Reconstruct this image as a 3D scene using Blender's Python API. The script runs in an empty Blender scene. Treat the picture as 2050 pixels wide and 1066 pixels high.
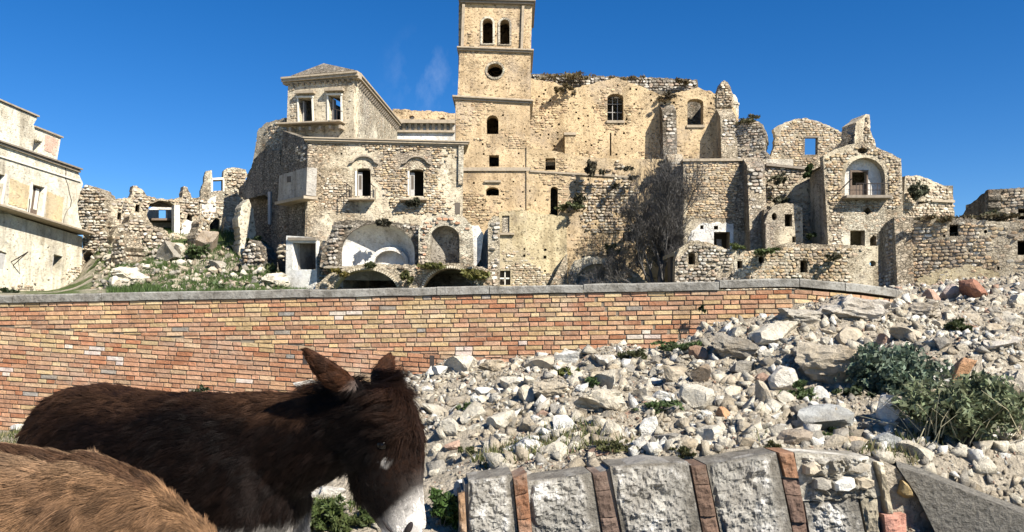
import bpy, bmesh, math, random
import numpy as np
from mathutils import Vector, Matrix, noise, kdtree
from mathutils.geometry import tessellate_polygon
R = math.radians
random.seed(7); RNG = np.random.default_rng(7)
SC = bpy.context.scene
COL = SC.collection

# ------------------------------------------------------------------ camera, sky, sun, exposure
PW, PH, FOC, HOR = 2050.0, 1066.0, 1700.0, 650.0
CAMZ = 1.45
PITCH = math.atan((HOR - PH / 2) / FOC)
cam_d = bpy.data.cameras.new('camera'); cam = bpy.data.objects.new('camera', cam_d); COL.objects.link(cam)
cam_d.sensor_width = 36.0; cam_d.lens = FOC / PW * 36.0; cam_d.clip_start = 0.05; cam_d.clip_end = 3000
cam.location = (0, 0, CAMZ); cam.rotation_euler = (R(90) + PITCH, 0, 0)
SC.camera = cam
SUNV = Vector((0.80, -0.80, 1.0)).normalized()
SUN_EL = math.asin(SUNV.z); SUN_AZ = math.atan2(SUNV.x, SUNV.y)
wd = bpy.data.worlds.new('World'); SC.world = wd; wd.use_nodes = True
wn = wd.node_tree; bg = wn.nodes['Background']; bg.inputs['Strength'].default_value = 0.068
sky = wn.nodes.new('ShaderNodeTexSky'); sky.sky_type = 'NISHITA'; sky.sun_disc = False
sky.sun_elevation = SUN_EL; sky.sun_rotation = SUN_AZ; sky.altitude = 1600; sky.air_density = 1.0; sky.dust_density = 0.02; sky.ozone_density = 5.0
hs = wn.nodes.new('ShaderNodeHueSaturation'); hs.inputs['Saturation'].default_value = 1.30; hs.inputs['Hue'].default_value = 0.506
wn.links.new(sky.outputs[0], hs.inputs['Color']); 
# a few thin wisps of cloud
tcw = wn.nodes.new('ShaderNodeTexCoord'); mpw = wn.nodes.new('ShaderNodeMapping'); mpw.inputs['Scale'].default_value = (22, 22, 12); mpw.inputs['Rotation'].default_value = (0.2, 0.5, 0.3)
nzw = wn.nodes.new('ShaderNodeTexNoise'); nzw.inputs['Scale'].default_value = 1.2; nzw.inputs['Detail'].default_value = 7; nzw.inputs['Roughness'].default_value = 0.62
rpw = wn.nodes.new('ShaderNodeMapRange'); rpw.inputs[1].default_value = 0.50; rpw.inputs[2].default_value = 0.95; rpw.inputs[3].default_value = 0.0; rpw.inputs[4].default_value = 0.35
mxw = wn.nodes.new('ShaderNodeMix'); mxw.data_type = 'RGBA'; mxw.inputs[7].default_value = (6, 7, 8.5, 1)
wn.links.new(tcw.outputs['Generated'], mpw.inputs[0]); wn.links.new(mpw.outputs[0], nzw.inputs['Vector']); wn.links.new(nzw.outputs[0], rpw.inputs[0])

dtw = wn.nodes.new('ShaderNodeVectorMath'); dtw.operation = 'DISTANCE'; dtw.inputs[1].default_value = (-0.092, 0.955, 0.282)
rdw = wn.nodes.new('ShaderNodeMapRange'); rdw.inputs[1].default_value = 0.0; rdw.inputs[2].default_value = 0.065; rdw.inputs[3].default_value = 1.0; rdw.inputs[4].default_value = 0.0
muw = wn.nodes.new('ShaderNodeMath'); muw.operation = 'MULTIPLY'
wn.links.new(tcw.outputs['Generated'], dtw.inputs[0]); wn.links.new(dtw.outputs['Value'], rdw.inputs[0]); wn.links.new(rpw.outputs[0], muw.inputs[0]); wn.links.new(rdw.outputs[0], muw.inputs[1]); wn.links.new(muw.outputs[0], mxw.inputs[0]); wn.links.new(hs.outputs[0], mxw.inputs[6]); wn.links.new(mxw.outputs[2], bg.inputs[0])
sl = bpy.data.lights.new('sun', 'SUN'); sl.energy = 5.0; sl.angle = R(0.53); sl.color = (1.0, 0.945, 0.86)
so = bpy.data.objects.new('sun', sl); COL.objects.link(so); so.rotation_euler = SUNV.to_track_quat('Z', 'Y').to_euler(); so.location = (30, -30, 40)
SC.view_settings.view_transform = 'Standard'; SC.view_settings.look = 'None'; SC.view_settings.gamma = 1; SC.view_settings.use_curve_mapping = False
SC.view_settings.exposure = 1.02
SC.render.engine = 'CYCLES'; SC.cycles.use_denoising = True; SC.cycles.max_bounces = 5; SC.cycles.diffuse_bounces = 1; SC.cycles.glossy_bounces = 2; SC.cycles.transparent_max_bounces = 4
SC.cycles.use_adaptive_sampling = True

# ------------------------------------------------------------------ geometry helpers
def ray(px, py):
    a = (px - PW / 2) / FOC; b = (PH / 2 - py) / FOC
    cp, sp = math.cos(PITCH), math.sin(PITCH)
    return Vector((a, cp - b * sp, sp + b * cp))
def at(px, py, d):
    r = ray(px, py); return Vector((0, 0, CAMZ)) + r * (d / r.y)
def tag(o, label=None, cat=None, group=None, kind=None):
    if label: o['label'] = label
    if cat: o['category'] = cat
    if group: o['group'] = group
    if kind: o['kind'] = kind
    return o
def thing(name, label, cat, loc, group=None, rz=0):
    o = bpy.data.objects.new(name, None); COL.objects.link(o); o.location = loc; o.rotation_euler = (0, 0, rz); o.empty_display_size = 0.2
    return tag(o, label, cat, group)
def mesh_from(name, V, F, mats, cols=None, smooth=False, midx=None):
    me = bpy.data.meshes.new(name)
    V = np.asarray(V, dtype=np.float32)
    if isinstance(F, np.ndarray):
        nf, k = F.shape
        me.vertices.add(len(V)); me.vertices.foreach_set('co', V.ravel())
        me.loops.add(nf * k); me.loops.foreach_set('vertex_index', F.astype(np.int32).ravel())
        me.polygons.add(nf); me.polygons.foreach_set('loop_start', np.arange(0, nf * k, k, dtype=np.int32)); me.polygons.foreach_set('loop_total', np.full(nf, k, dtype=np.int32))
        me.update(calc_edges=True)
    else:
        me.from_pydata([tuple(v) for v in V], [], F); me.update()
    for m in (mats if isinstance(mats, (list, tuple)) else [mats]): me.materials.append(m)
    if cols is not None:
        a = me.color_attributes.new('col', 'FLOAT_COLOR', 'POINT')
        c = np.ones((len(V), 4), dtype=np.float32); c[:, :3] = cols; a.data.foreach_set('color', c.ravel())
    if midx is not None: me.polygons.foreach_set('material_index', np.asarray(midx, dtype=np.int32))
    if smooth: me.polygons.foreach_set('use_smooth', np.ones(len(me.polygons), dtype=bool))
    me.validate()
    return me
def link(name, me, parent=None, loc=(0, 0, 0)):
    o = bpy.data.objects.new(name, me); COL.objects.link(o); o.location = loc
    if parent is not None: o.parent = parent
    return o
def wloc(o):
    v = Vector((0, 0, 0))
    while o is not None: v += o.location; o = o.parent
    return v
class MB:
    def __init__(s): s.v = []; s.f = []; s.c = []
    def add(s, vs, fs, col=(1, 1, 1)):
        b = len(s.v); s.v += [tuple(v) for v in vs]; s.f += [tuple(i + b for i in f) for f in fs]; s.c += [col] * len(vs)
    def hexa(s, p, col=(1, 1, 1)):      # 8 points: bottom 4 ccw then top 4
        s.add(p, [(3, 2, 1, 0), (4, 5, 6, 7), (0, 1, 5, 4), (1, 2, 6, 5), (2, 3, 7, 6), (3, 0, 4, 7)], col)
    def box(s, x0, x1, y0, y1, z0, z1, col=(1, 1, 1)):
        s.hexa([(x0, y0, z0), (x1, y0, z0), (x1, y1, z0), (x0, y1, z0), (x0, y0, z1), (x1, y0, z1), (x1, y1, z1), (x0, y1, z1)], col)
    def tube(s, pts, rad, n=5, col=(1, 1, 1)):
        vs = []; fs = []; m = len(pts)
        for i, p in enumerate(pts):
            p = Vector(p); t = (Vector(pts[min(i + 1, m - 1)]) - Vector(pts[max(i - 1, 0)]))
            if t.length < 1e-9: t = Vector((0, 0, 1))
            t.normalize(); a = t.orthogonal().normalized() if abs(t.z) > .9 else t.cross(Vector((0, 0, 1))).normalized(); b = t.cross(a)
            r = rad[i] if isinstance(rad, (list, tuple)) else rad
            for k in range(n):
                w = 2 * math.pi * k / n; vs.append(p + (a * math.cos(w) + b * math.sin(w)) * r)
        for i in range(m - 1):
            for k in range(n):
                k2 = (k + 1) % n; fs.append((i * n + k, i * n + k2, (i + 1) * n + k2, (i + 1) * n + k))
        fs.append(tuple(range(n - 1, -1, -1))); fs.append(tuple((m - 1) * n + k for k in range(n)))
        s.add(vs, fs, col)
    def build(s, name, mat, parent=None, smooth=False, fix=True, bevel=0):
        V = np.array(s.v, dtype=np.float64)
        if parent is not None: off = np.array(wloc(parent))
        else: off = np.array([V[:, 0].mean(), V[:, 1].mean(), V[:, 2].min()])
        me = mesh_from(name, V - off, s.f, mat, np.array(s.c), smooth)
        if fix or bevel:
            bm = bmesh.new(); bm.from_mesh(me)
            bmesh.ops.recalc_face_normals(bm, faces=bm.faces[:])
            if bevel: bmesh.ops.bevel(bm, geom=bm.edges[:], offset=bevel, segments=1, affect='EDGES', clamp_overlap=True)
            bm.to_mesh(me); bm.free()
        return link(name, me, parent, (0, 0, 0) if parent is not None else tuple(off))

class Fac:
    """a vertical facade plane given by two pixel columns and their distances"""
    def __init__(s, px0, d0, px1, d1, row=500):
        a = at(px0, row, d0); b = at(px1, row, d1)
        s.A = Vector((a.x, a.y, 0)); s.U = (Vector((b.x, b.y, 0)) - s.A); s.L = s.U.length; s.U.normalize()
        s.N = Vector((-s.U.y, s.U.x, 0))
        if s.N.dot(s.A) < 0: s.N = -s.N
    def off(s, n):
        g = object.__new__(Fac); g.A = s.A + s.N * n; g.U = s.U; g.N = s.N; g.L = s.L; return g
    def uv(s, px, py):
        r = ray(px, py); c = Vector((0, 0, CAMZ)); t = (s.A - c).dot(s.N) / r.dot(s.N); p = c + r * t
        return ((p - s.A).dot(s.U), p.z)
    def pt(s, u, z, n=0.0):
        p = s.A + s.U * u + s.N * n; return Vector((p.x, p.y, z))
    def ppt(s, px, py, n=0.0):
        u, z = s.uv(px, py); return s.pt(u, z, n)
    def box(s, mb, u0, u1, z0, z1, n0, n1, col=(1, 1, 1)):
        mb.hexa([s.pt(u0, z0, n0), s.pt(u1, z0, n0), s.pt(u1, z0, n1), s.pt(u0, z0, n1), s.pt(u0, z1, n0), s.pt(u1, z1, n0), s.pt(u1, z1, n1), s.pt(u0, z1, n1)], col)
    def pbox(s, mb, x0, y0, x1, y1, n0, n1, col=(1, 1, 1)):     # corner pixels of the front face, sheared if they slope
        a, b, c, d = s.uv(x0, y1), s.uv(x1, y1), s.uv(x1, y0), s.uv(x0, y0)
        s.quad(mb, [a, b, c, d], n0, n1, col)
    def quad(s, mb, uv4, n0, n1, col=(1, 1, 1)):
        a, b, c, d = uv4
        mb.hexa([s.pt(*a, n0), s.pt(*b, n0), s.pt(*b, n1), s.pt(*a, n1), s.pt(*d, n0), s.pt(*c, n0), s.pt(*c, n1), s.pt(*d, n1)], col)
    def pquad(s, mb, pts, n0, n1, col=(1, 1, 1)):               # bl, br, tr, tl pixels
        s.quad(mb, [s.uv(*p) for p in pts], n0, n1, col)

def rect(x0, y0, x1, y1, dx=0.0): return [(x0, y1), (x1, y1), (x1 + dx, y0), (x0 + dx, y0)]
def arch(x0, y0, x1, y1, spring, n=12):
    c = (x0 + x1) / 2; rx = (x1 - x0) / 2; ry = spring - y0
    return [(x0, y1), (x1, y1)] + [(c + rx * math.cos(math.pi * i / n), spring - ry * math.sin(math.pi * i / n)) for i in range(n + 1)]
def ell(cx, cy, rx, ry, n=16): return [(cx + rx * math.cos(2 * math.pi * i / n), cy - ry * math.sin(2 * math.pi * i / n)) for i in range(n)]
def rag(pts, amp=2.0, step=5.0, seed=0):
    rr = random.Random(seed); out = []
    for (a, b) in zip(pts[:-1], pts[1:]):
        L = math.dist(a, b); n = max(1, int(L / step))
        for i in range(n):
            t = i / n; out.append((a[0] + (b[0] - a[0]) * t + (rr.uniform(-amp, amp) if i else 0), a[1] + (b[1] - a[1]) * t + (rr.uniform(-amp, amp) if i else 0)))
    out.append(pts[-1]); return out
def inpoly(x, y, poly):
    c = False; n = len(poly); j = n - 1
    for i in range(n):
        xi, yi = poly[i]; xj, yj = poly[j]
        if (yi > y) != (yj > y) and x < (xj - xi) * (y - yi) / (yj - yi) + xi: c = not c
        j = i
    return c
def segd(p, a, b):
    ax, ay = a; bx, by = b; dx, dy = bx - ax, by - ay; L = dx * dx + dy * dy
    t = 0 if L == 0 else max(0, min(1, ((p[0] - ax) * dx + (p[1] - ay) * dy) / L))
    return math.hypot(p[0] - ax - t * dx, p[1] - ay - t * dy)
def nearpoly(p, poly): return min(segd(p, poly[i], poly[i - 1]) for i in range(len(poly)))
def putlogs(poly, holes, step=(22, 16), s=1.7, prob=0.6, seed=0, margin=6):
    rr = random.Random(seed); xs = [p[0] for p in poly]; ys = [p[1] for p in poly]; out = []
    y = min(ys) + 6
    while y < max(ys):
        x = min(xs) + rr.uniform(0, step[0])
        while x < max(xs):
            q = (x + rr.uniform(-6, 6), y + rr.uniform(-5, 5))
            if rr.random() < prob and inpoly(*q, poly) and nearpoly(q, poly) > margin and all(not inpoly(*q, h) and nearpoly(q, h) > margin for h in holes):
                k = s * rr.uniform(.7, 1.2); out.append(rect(q[0] - k, q[1] - k, q[0] + k, q[1] + k))
            x += step[0]
        y += step[1]
    # keep apart
    fin = []
    for h in out:
        c = h[0]
        if all(math.dist(c, g[0]) > 7 for g in fin): fin.append(h)
    return fin
def wall(parent, name, F, outline, holes, thick, mat, n0=0.0, mb=None):
    """polygon with openings on plane F, extruded away from the camera: a real wall with reveals"""
    loops = [[F.uv(*p) for p in outline]] + [[F.uv(*p) for p in h] for h in holes]
    flat = [q for l in loops for q in l]
    tris = tessellate_polygon([[Vector((u, z, 0)) for (u, z) in l] for l in loops])
    own = mb is None; mb = mb or MB(); n = len(flat)
    vs = [F.pt(u, z, n0) for (u, z) in flat] + [F.pt(u, z, n0 + thick) for (u, z) in flat]
    fs = [tuple(t) for t in tris] + [tuple(i + n for i in reversed(t)) for t in tris]
    b = 0
    for l in loops:
        m = len(l)
        for i in range(m):
            j = (i + 1) % m; fs.append((b + i, b + j, b + j + n, b + i + n))
        b += m
    mb.add(vs, fs)
    return mb.build(name, mat, parent) if own else mb
def shell(parent, F, u0, u1, z0, z1, depth, mat, thick=0.5, gap=0.55, roof=True, name='rear_wall'):
    """side walls, rear wall and roof slab behind a facade so its openings look into a dark room"""
    for (a, b) in ((u0, u0 + thick), (u1 - thick, u1)):
        mb = MB(); F.box(mb, a, b, z0, z1 - .02, gap, depth); mb.build('side_wall', mat, parent)
    mb = MB(); F.box(mb, u0 + thick, u1 - thick, z0, z1 - .02, depth - thick, depth - .01); mb.build(name, mat, parent)
    if roof:
        mb = MB(); F.box(mb, u0 + .02, u1 - .02, z1 - .01, z1 + .25, gap, depth - .02); mb.build('roof', mat, parent)

def stone_verts(rr, w, h, dp):
    n = 6; pts = []
    for k in range(n):
        a = 2 * math.pi * (k + rr.uniform(-.25, .25)) / n + .5
        ca, sa = math.cos(a), math.sin(a); q = 1 / max(abs(ca), abs(sa)) ** .7
        pts.append((ca * q * w / 2, sa * q * h / 2))
    return pts
STONE_PROTO = []
def stones(parent, F, poly, size=(0.42, 0.24), cover=0.6, mat=None, holes=(), indiv=0, seed=1, proud=0.05, cols=None, n0=0.0, mask=None, maskscale=.35):
    """proud stones of a rubble wall laid in rough courses over part of a facade"""
    rr = random.Random(seed); P = [F.uv(*p) for p in poly]; H = [[F.uv(*p) for p in h] for h in holes]
    us = [p[0] for p in P]; zs = [p[1] for p in P]; z = min(zs) + size[1] * .5; lst = []
    while z < max(zs):
        hrow = size[1] * rr.uniform(.75, 1.25); u = min(us) + rr.uniform(0, size[0])
        while u < max(us):
            w = size[0] * rr.uniform(.55, 1.35); uc = u + w / 2; zc = z + hrow / 2 + rr.uniform(-.2, .2) * hrow
            nz = noise.noise(F.pt(uc, zc) * maskscale + Vector((seed * 3.1, 0, 0))) * .9 + .5
            if nz < cover + rr.uniform(-.12, .12) and inpoly(uc, zc, P) and nearpoly((uc, zc), P) > size[1] * .45 and all((not inpoly(uc, zc, h)) and nearpoly((uc, zc), h) > w * .45 for h in H):
                lst.append((uc, zc, w * .92, hrow * rr.uniform(.75, .98), proud * rr.uniform(.3, 1.5)))
            u += w
        z += hrow
    cols = cols or STONE_COLS
    lst.sort(key=lambda q: -q[2] * q[3])
    mb = MB()
    for i, (uc, zc, w, h, p) in enumerate(lst):
        c = cols[rr.randrange(len(cols))]; g = rr.uniform(.62, 1.12); c = (c[0] * g, c[1] * g, c[2] * g)
        if i < indiv:
            o = link('stone', STONE_PROTO[rr.randrange(len(STONE_PROTO))], parent, F.pt(uc, zc, n0) - wloc(parent))
            o.rotation_euler = (rr.uniform(-.06, .06), rr.uniform(-.09, .09), math.atan2(F.U.y, F.U.x) + rr.uniform(-.05, .05)); o.scale = (w, p * 2.0, h); o.color = (*c, 1)
        else:
            pts = stone_verts(rr, w, h, p); k = rr.uniform(.6, .85); du, dz = rr.uniform(-.1, .1) * w, rr.uniform(-.1, .1) * h
            tu, tz = rr.uniform(-.5, .5) * p / w, rr.uniform(-.5, .5) * p / h
            vs = [F.pt(uc + a, zc + b, n0 + .05) for a, b in pts] + [F.pt(uc + a * .97, zc + b * .97, n0 - p * .55) for a, b in pts] + [F.pt(uc + a * k + du * .4, zc + b * k + dz * .4, n0 - p + a * tu + b * tz) for a, b in pts]
            fs = [tuple(range(12, 18))] + [(j, (j + 1) % 6, 6 + (j + 1) % 6, 6 + j) for j in range(6)] + [(6 + j, 6 + (j + 1) % 6, 12 + (j + 1) % 6, 12 + j) for j in range(6)]
            mb.add(vs, fs, c)
    if mb.v: tag(mb.build('rubble_stones', mat or M['stone'], parent, fix=False), kind='stuff')

# ------------------------------------------------------------------ materials
M = {}
class NT:
    def __init__(s, name):
        m = bpy.data.materials.new(name); m.use_nodes = True; s.m = m; s.t = m.node_tree; s.b = s.t.nodes['Principled BSDF']
        s.b.inputs['Roughness'].default_value = .9
        if 'Specular IOR Level' in s.b.inputs: s.b.inputs['Specular IOR Level'].default_value = .15
    def n(s, typ, **kw):
        nd = s.t.nodes.new('ShaderNode' + typ)
        for k, v in kw.items(): setattr(nd, k, v)
        return nd
    def l(s, a, b): s.t.links.new(a, b)
    def pos(s, scale=(1, 1, 1)):
        g = s.n('NewGeometry'); mp = s.n('Mapping'); mp.inputs['Scale'].default_value = scale; s.l(g.outputs['Position'], mp.inputs[0]); return mp.outputs[0]
    def obj(s, scale=(1, 1, 1)):
        g = s.n('TexCoord'); mp = s.n('Mapping'); mp.inputs['Scale'].default_value = scale; s.l(g.outputs['Object'], mp.inputs[0]); return mp.outputs[0]
    def noise(s, vec, sc, det=5, rough=.6):
        x = s.n('TexNoise'); x.inputs['Scale'].default_value = sc; x.inputs['Detail'].default_value = det; x.inputs['Roughness'].default_value = rough; s.l(vec, x.inputs['Vector']); return x.outputs[0]
    def mr(s, v, a, b, c=0.0, d=1.0):
        x = s.n('MapRange'); x.inputs[1].default_value = a; x.inputs[2].default_value = b; x.inputs[3].default_value = c; x.inputs[4].default_value = d; s.l(v, x.inputs[0]); return x.outputs[0]
    def mix(s, fac, a, b, blend='MIX'):
        x = s.n('Mix', data_type='RGBA', blend_type=blend)
        for sock, v in ((x.inputs[0], fac), (x.inputs[6], a), (x.inputs[7], b)):
            if isinstance(v, (int, float)): sock.default_value = v
            elif isinstance(v, tuple): sock.default_value = (*v[:3], 1)
            else: s.l(v, sock)
        return x.outputs[2]
    def math(s, op, a, b=0.0):
        x = s.n('Math', operation=op)
        for sock, v in ((x.inputs[0], a), (x.inputs[1], b)):
            if isinstance(v, (int, float)): sock.default_value = v
            else: s.l(v, sock)
        return x.outputs[0]
    def ramp(s, v, stops):
        x = s.n('ValToRGB'); e = x.color_ramp.elements
        while len(e) > 1: e.remove(e[-1])
        e[0].position = stops[0][0]; e[0].color = (*stops[0][1], 1)
        for p, c in stops[1:]: q = e.new(p); q.color = (*c, 1)
        s.l(v, x.inputs[0]); return x.outputs[0]
    def bump(s, h, dist=.05, strength=1.0):
        x = s.n('Bump'); x.inputs['Distance'].default_value = dist; x.inputs['Strength'].default_value = strength; s.l(h, x.inputs['Height']); s.l(x.outputs[0], s.b.inputs['Normal'])
    def col(s, c): s.l(c, s.b.inputs['Base Color']); return s.m
def sc3(c, k): return tuple(x * k for x in c)
def masonry(name, stone, plaster, amount, scale=2.6, stain=.35, mortar=None, contrast=1.0, psc=.22, soft=.10, bump=.07, pits=.85):
    t = NT(name); p = t.pos((1, 1, 1.7)); mortar = mortar or sc3(stone, .62)
    w = t.n('TexNoise'); w.inputs['Scale'].default_value = 6.0; w.inputs['Detail'].default_value = 4; scale *= 1.75; t.l(p, w.inputs['Vector'])
    wp = t.mix(.09, p, w.outputs[1], 'ADD')
    v = t.n('TexVoronoi'); v.inputs['Scale'].default_value = scale; t.l(wp, v.inputs['Vector'])
    e = t.n('TexVoronoi', feature='DISTANCE_TO_EDGE'); e.inputs['Scale'].default_value = scale; t.l(wp, e.inputs['Vector'])
    edge = t.mr(e.outputs[0], .0, .10, .25, 1.0)
    sx = t.n('SeparateColor'); t.l(v.outputs['Color'], sx.inputs[0])
    sc = t.ramp(sx.outputs[0], [(0, sc3(stone, .62)), (.3, sc3(stone, .88)), (.6, stone), (.85, tuple(min(.85, a * 1.28 + .03) for a in stone)), (1, sc3((stone[0] * 1.05, stone[1] * .86, stone[2] * .75), .95))])
    fine = t.noise(t.pos(), 9, 6, .7)
    sc = t.mix(1, sc, t.ramp(fine, [(.25, (.62, .6, .58)), (.5, (1, 1, 1)), (.8, (1.18, 1.16, 1.12))]), 'MULTIPLY')
    sc = t.mix(edge, mortar, sc)
    pn = t.noise(t.pos(), psc, 9, .66); pm = t.mr(pn, .5 + (.5 - amount) * .42 - soft * .5, .5 + (.5 - amount) * .42 + soft * .5)
    pv = t.noise(t.pos(), .9, 7, .65)
    pc = t.mix(1, t.ramp(pv, [(.25, sc3(plaster, .72)), (.5, plaster), (.75, tuple(min(.85, a * 1.14) for a in plaster))]), t.ramp(fine, [(.2, (.75, .74, .72)), (.55, (1, 1, 1))]), 'MULTIPLY')
    c = t.mix(pm, sc, pc)
    pit = t.noise(t.pos((1, 1, 1.3)), 5.2, 5, .8); pk = t.mr(pit, .33, .435, 1.0, 0.0); c = t.mix(t.math('MULTIPLY', pk, pits), c, t.mix(1, c, (.32, .26, .2), 'MULTIPLY'))
    blo = t.noise(t.pos(), .55, 7, .7); c = t.mix(1, c, t.ramp(blo, [(.28, (.55, .51, .46)), (.5, (1, 1, 1)), (.74, (1.14, 1.12, 1.08))]), 'MULTIPLY')
    gr = t.noise(t.pos((1, 1, .8)), .33, 8, .68); c = t.mix(t.mr(gr, .50, .64, 0, .55), c, t.mix(1, t.mix(.55, c, tuple([sum(stone) / 3] * 3)), (.86, .82, .78), 'MULTIPLY'))
    wh = t.noise(t.pos(), .8, 9, .7); c = t.mix(t.mr(wh, .58, .66, 0, .55), c, tuple(min(.8, a * 1.25 + .05) for a in plaster))
    st = t.noise(t.pos((1.3, 1.3, .16)), 1.0, 6, .6); sm = t.mr(st, .5, .72, 0, min(.85, stain * 1.9))
    c = t.mix(sm, c, t.mix(1, c, (.42, .38, .33), 'MULTIPLY'))
    h = t.math('ADD', t.math('MULTIPLY', edge, t.math('SUBTRACT', 1.0, t.math('MULTIPLY', pm, .85))), t.math('MULTIPLY', fine, .55))
    h = t.math('ADD', h, t.math('MULTIPLY', pm, .5))
    h = t.math('SUBTRACT', h, t.math('MULTIPLY', pk, 1.4 * pits)); t.bump(h, bump * contrast); M[name] = t.col(c); return M[name]
def plain(name, c, var=.25, sc=6, bump=.01, rough=.9, spec=.15, metal=0):
    t = NT(name); n = t.noise(t.pos(), sc, 6, .65); t.b.inputs['Roughness'].default_value = rough; t.b.inputs['Metallic'].default_value = metal; t.b.inputs['Specular IOR Level'].default_value = spec
    cc = t.ramp(n, [(.25, sc3(c, 1 - var)), (.5, c), (.78, sc3(c, 1 + var * .7))])
    if bump: t.bump(n, bump)
    M[name] = t.col(cc); return M[name]
def attrmat(name, var=.3, sc=8, bump=.03, dust=None):
    """colour from the 'col' attribute times the object colour, broken up by grain"""
    t = NT(name); a = t.n('Attribute', attribute_name='col'); oi = t.n('ObjectInfo')
    c = t.mix(1, a.outputs['Color'], oi.outputs['Color'], 'MULTIPLY')
    n = t.noise(t.pos(), sc, 8, .7); c = t.mix(1, c, t.ramp(n, [(.25, (1 - var,) * 3), (.5, (1, 1, 1)), (.8, (1 + var * .6,) * 3)]), 'MULTIPLY')
    n2 = t.noise(t.pos(), sc * .23, 5, .6); c = t.mix(t.mr(n2, .48, .68, 0, .7), c, t.mix(1, c, dust or (.62, .54, .43), 'MULTIPLY'))
    if name == 'brick': n4 = t.noise(t.pos((.7, .7, 1)), 1.1, 9, .72); c = t.mix(t.mr(n4, .52, .70, 0, .5), c, (.55, .46, .36)); n5 = t.noise(t.pos((1, 1, .5)), .7, 8, .7); c = t.mix(t.mr(n5, .54, .72, 0, .55), c, t.mix(1, c, (.55, .48, .42), 'MULTIPLY'))
    n3 = t.noise(t.pos(), sc * 3.1, 5, .7); t.bump(t.math('ADD', n, t.math('MULTIPLY', n3, .35)), bump); M[name] = t.col(c); return M[name]
masonry('tower_masonry', (.50, .375, .225), (.60, .45, .27), .80, 2.8, .3)
masonry('church_masonry', (.50, .38, .225), (.585, .445, .265), .78, 2.9, .3)
masonry('house_masonry', (.47, .38, .26), (.62, .535, .385), .62, 3.0, .3)
masonry('rubble_masonry', (.45, .38, .275), (.60, .52, .375), .42, 2.9, .4, contrast=1.3)
masonry('pale_masonry', (.50, .44, .33), (.66, .60, .46), .45, 3.0, .35)
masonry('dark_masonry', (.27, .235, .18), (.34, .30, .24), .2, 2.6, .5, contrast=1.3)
masonry('palazzo_plaster', (.50, .42, .30), (.80, .735, .575), .88, 3.0, .4, pits=.3)
masonry('yellow_plaster', (.55, .44, .28), (.72, .56, .31), .9, 3.0, .3, pits=.2)
masonry('pink_plaster', (.50, .36, .27), (.66, .46, .35), .85, 3.0, .3, pits=.2)
masonry('white_plaster', (.56, .50, .40), (.80, .77, .69), .95, 3.2, .3, pits=.25)
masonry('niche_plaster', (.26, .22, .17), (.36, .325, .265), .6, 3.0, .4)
masonry('grey_plaster', (.36, .32, .27), (.44, .405, .345), .9, 3.0, .3, pits=.2)
masonry('ochre_plaster', (.48, .39, .26), (.60, .50, .31), .85, 3.0, .45)
attrmat('stone', .3, 9, .03)
attrmat('rock', .42, 9, .07)
attrmat('brick', .40, 15, .02, (.75, .7, .66))
plain('trim', (.37, .305, .22), .35, 4, .02)
plain('dark_trim', (.26, .22, .17), .35, 4, .02)
plain('white_trim', (.70, .66, .56), .2, 4, .01)
plain('wood', (.16, .12, .09), .4, 10, .01)
plain('grey_wood', (.42, .40, .37), .3, 10, .01)
plain('iron', (.045, .035, .03), .4, 30, .002, .7, .3)
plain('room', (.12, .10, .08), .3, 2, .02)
plain('brick_mortar', (.20, .165, .12), .35, 14, .01)
t = NT('coping'); n1 = t.noise(t.pos(), 6, 9, .75); n2 = t.noise(t.pos(), 1.6, 7, .7); n3 = t.noise(t.pos(), 17, 5, .7)
c = t.ramp(n1, [(.32, (.10, .092, .075)), (.5, (.215, .20, .17)), (.68, (.33, .315, .275))]); c = t.mix(t.mr(n2, .5, .62, 0, .6), c, (.36, .35, .31)); c = t.mix(t.mr(n3, .58, .66, 0, .7), c, (.07, .065, .05)); t.bump(t.math('ADD', n1, n3), .02); M['coping'] = t.col(c)
plain('block_mortar', (.21, .195, .17), .35, 12, .02)
plain('concrete', (.245, .225, .185), .6, 22, .09)
plain('soil', (.40, .345, .26), .6, 16, .10)
plain('bark', (.105, .098, .09), .35, 12, .01)
plain('dry_brush', (.30, .27, .17), .35, 4, 0)
def leafmat(name, trans=.25):
    t = NT(name); a = t.n('Attribute', attribute_name='col'); t.b.inputs['Roughness'].default_value = .6; t.b.inputs['Specular IOR Level'].default_value = .3
    tr = t.n('BsdfTranslucent'); mx = t.n('MixShader'); mx.inputs[0].default_value = trans
    t.l(a.outputs['Color'], t.b.inputs['Base Color']); t.l(a.outputs['Color'], tr.inputs[0]); t.l(t.b.outputs[0], mx.inputs[1]); t.l(tr.outputs[0], mx.inputs[2])
    t.l(mx.outputs[0], t.t.nodes['Material Output'].inputs[0]); M[name] = t.m
leafmat('leaf'); leafmat('grass_blade')
STONE_COLS = [(.56, .47, .34), (.48, .39, .28), (.62, .54, .41), (.40, .33, .25), (.52, .40, .28), (.66, .60, .48)]
WARM_COLS = [(.56, .43, .26), (.48, .36, .22), (.62, .49, .31), (.42, .32, .21), (.56, .40, .25)]
GREY_COLS = [(.50, .45, .37), (.42, .37, .30), (.58, .53, .44), (.34, .30, .25), (.62, .58, .50), (.48, .38, .29)]
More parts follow.
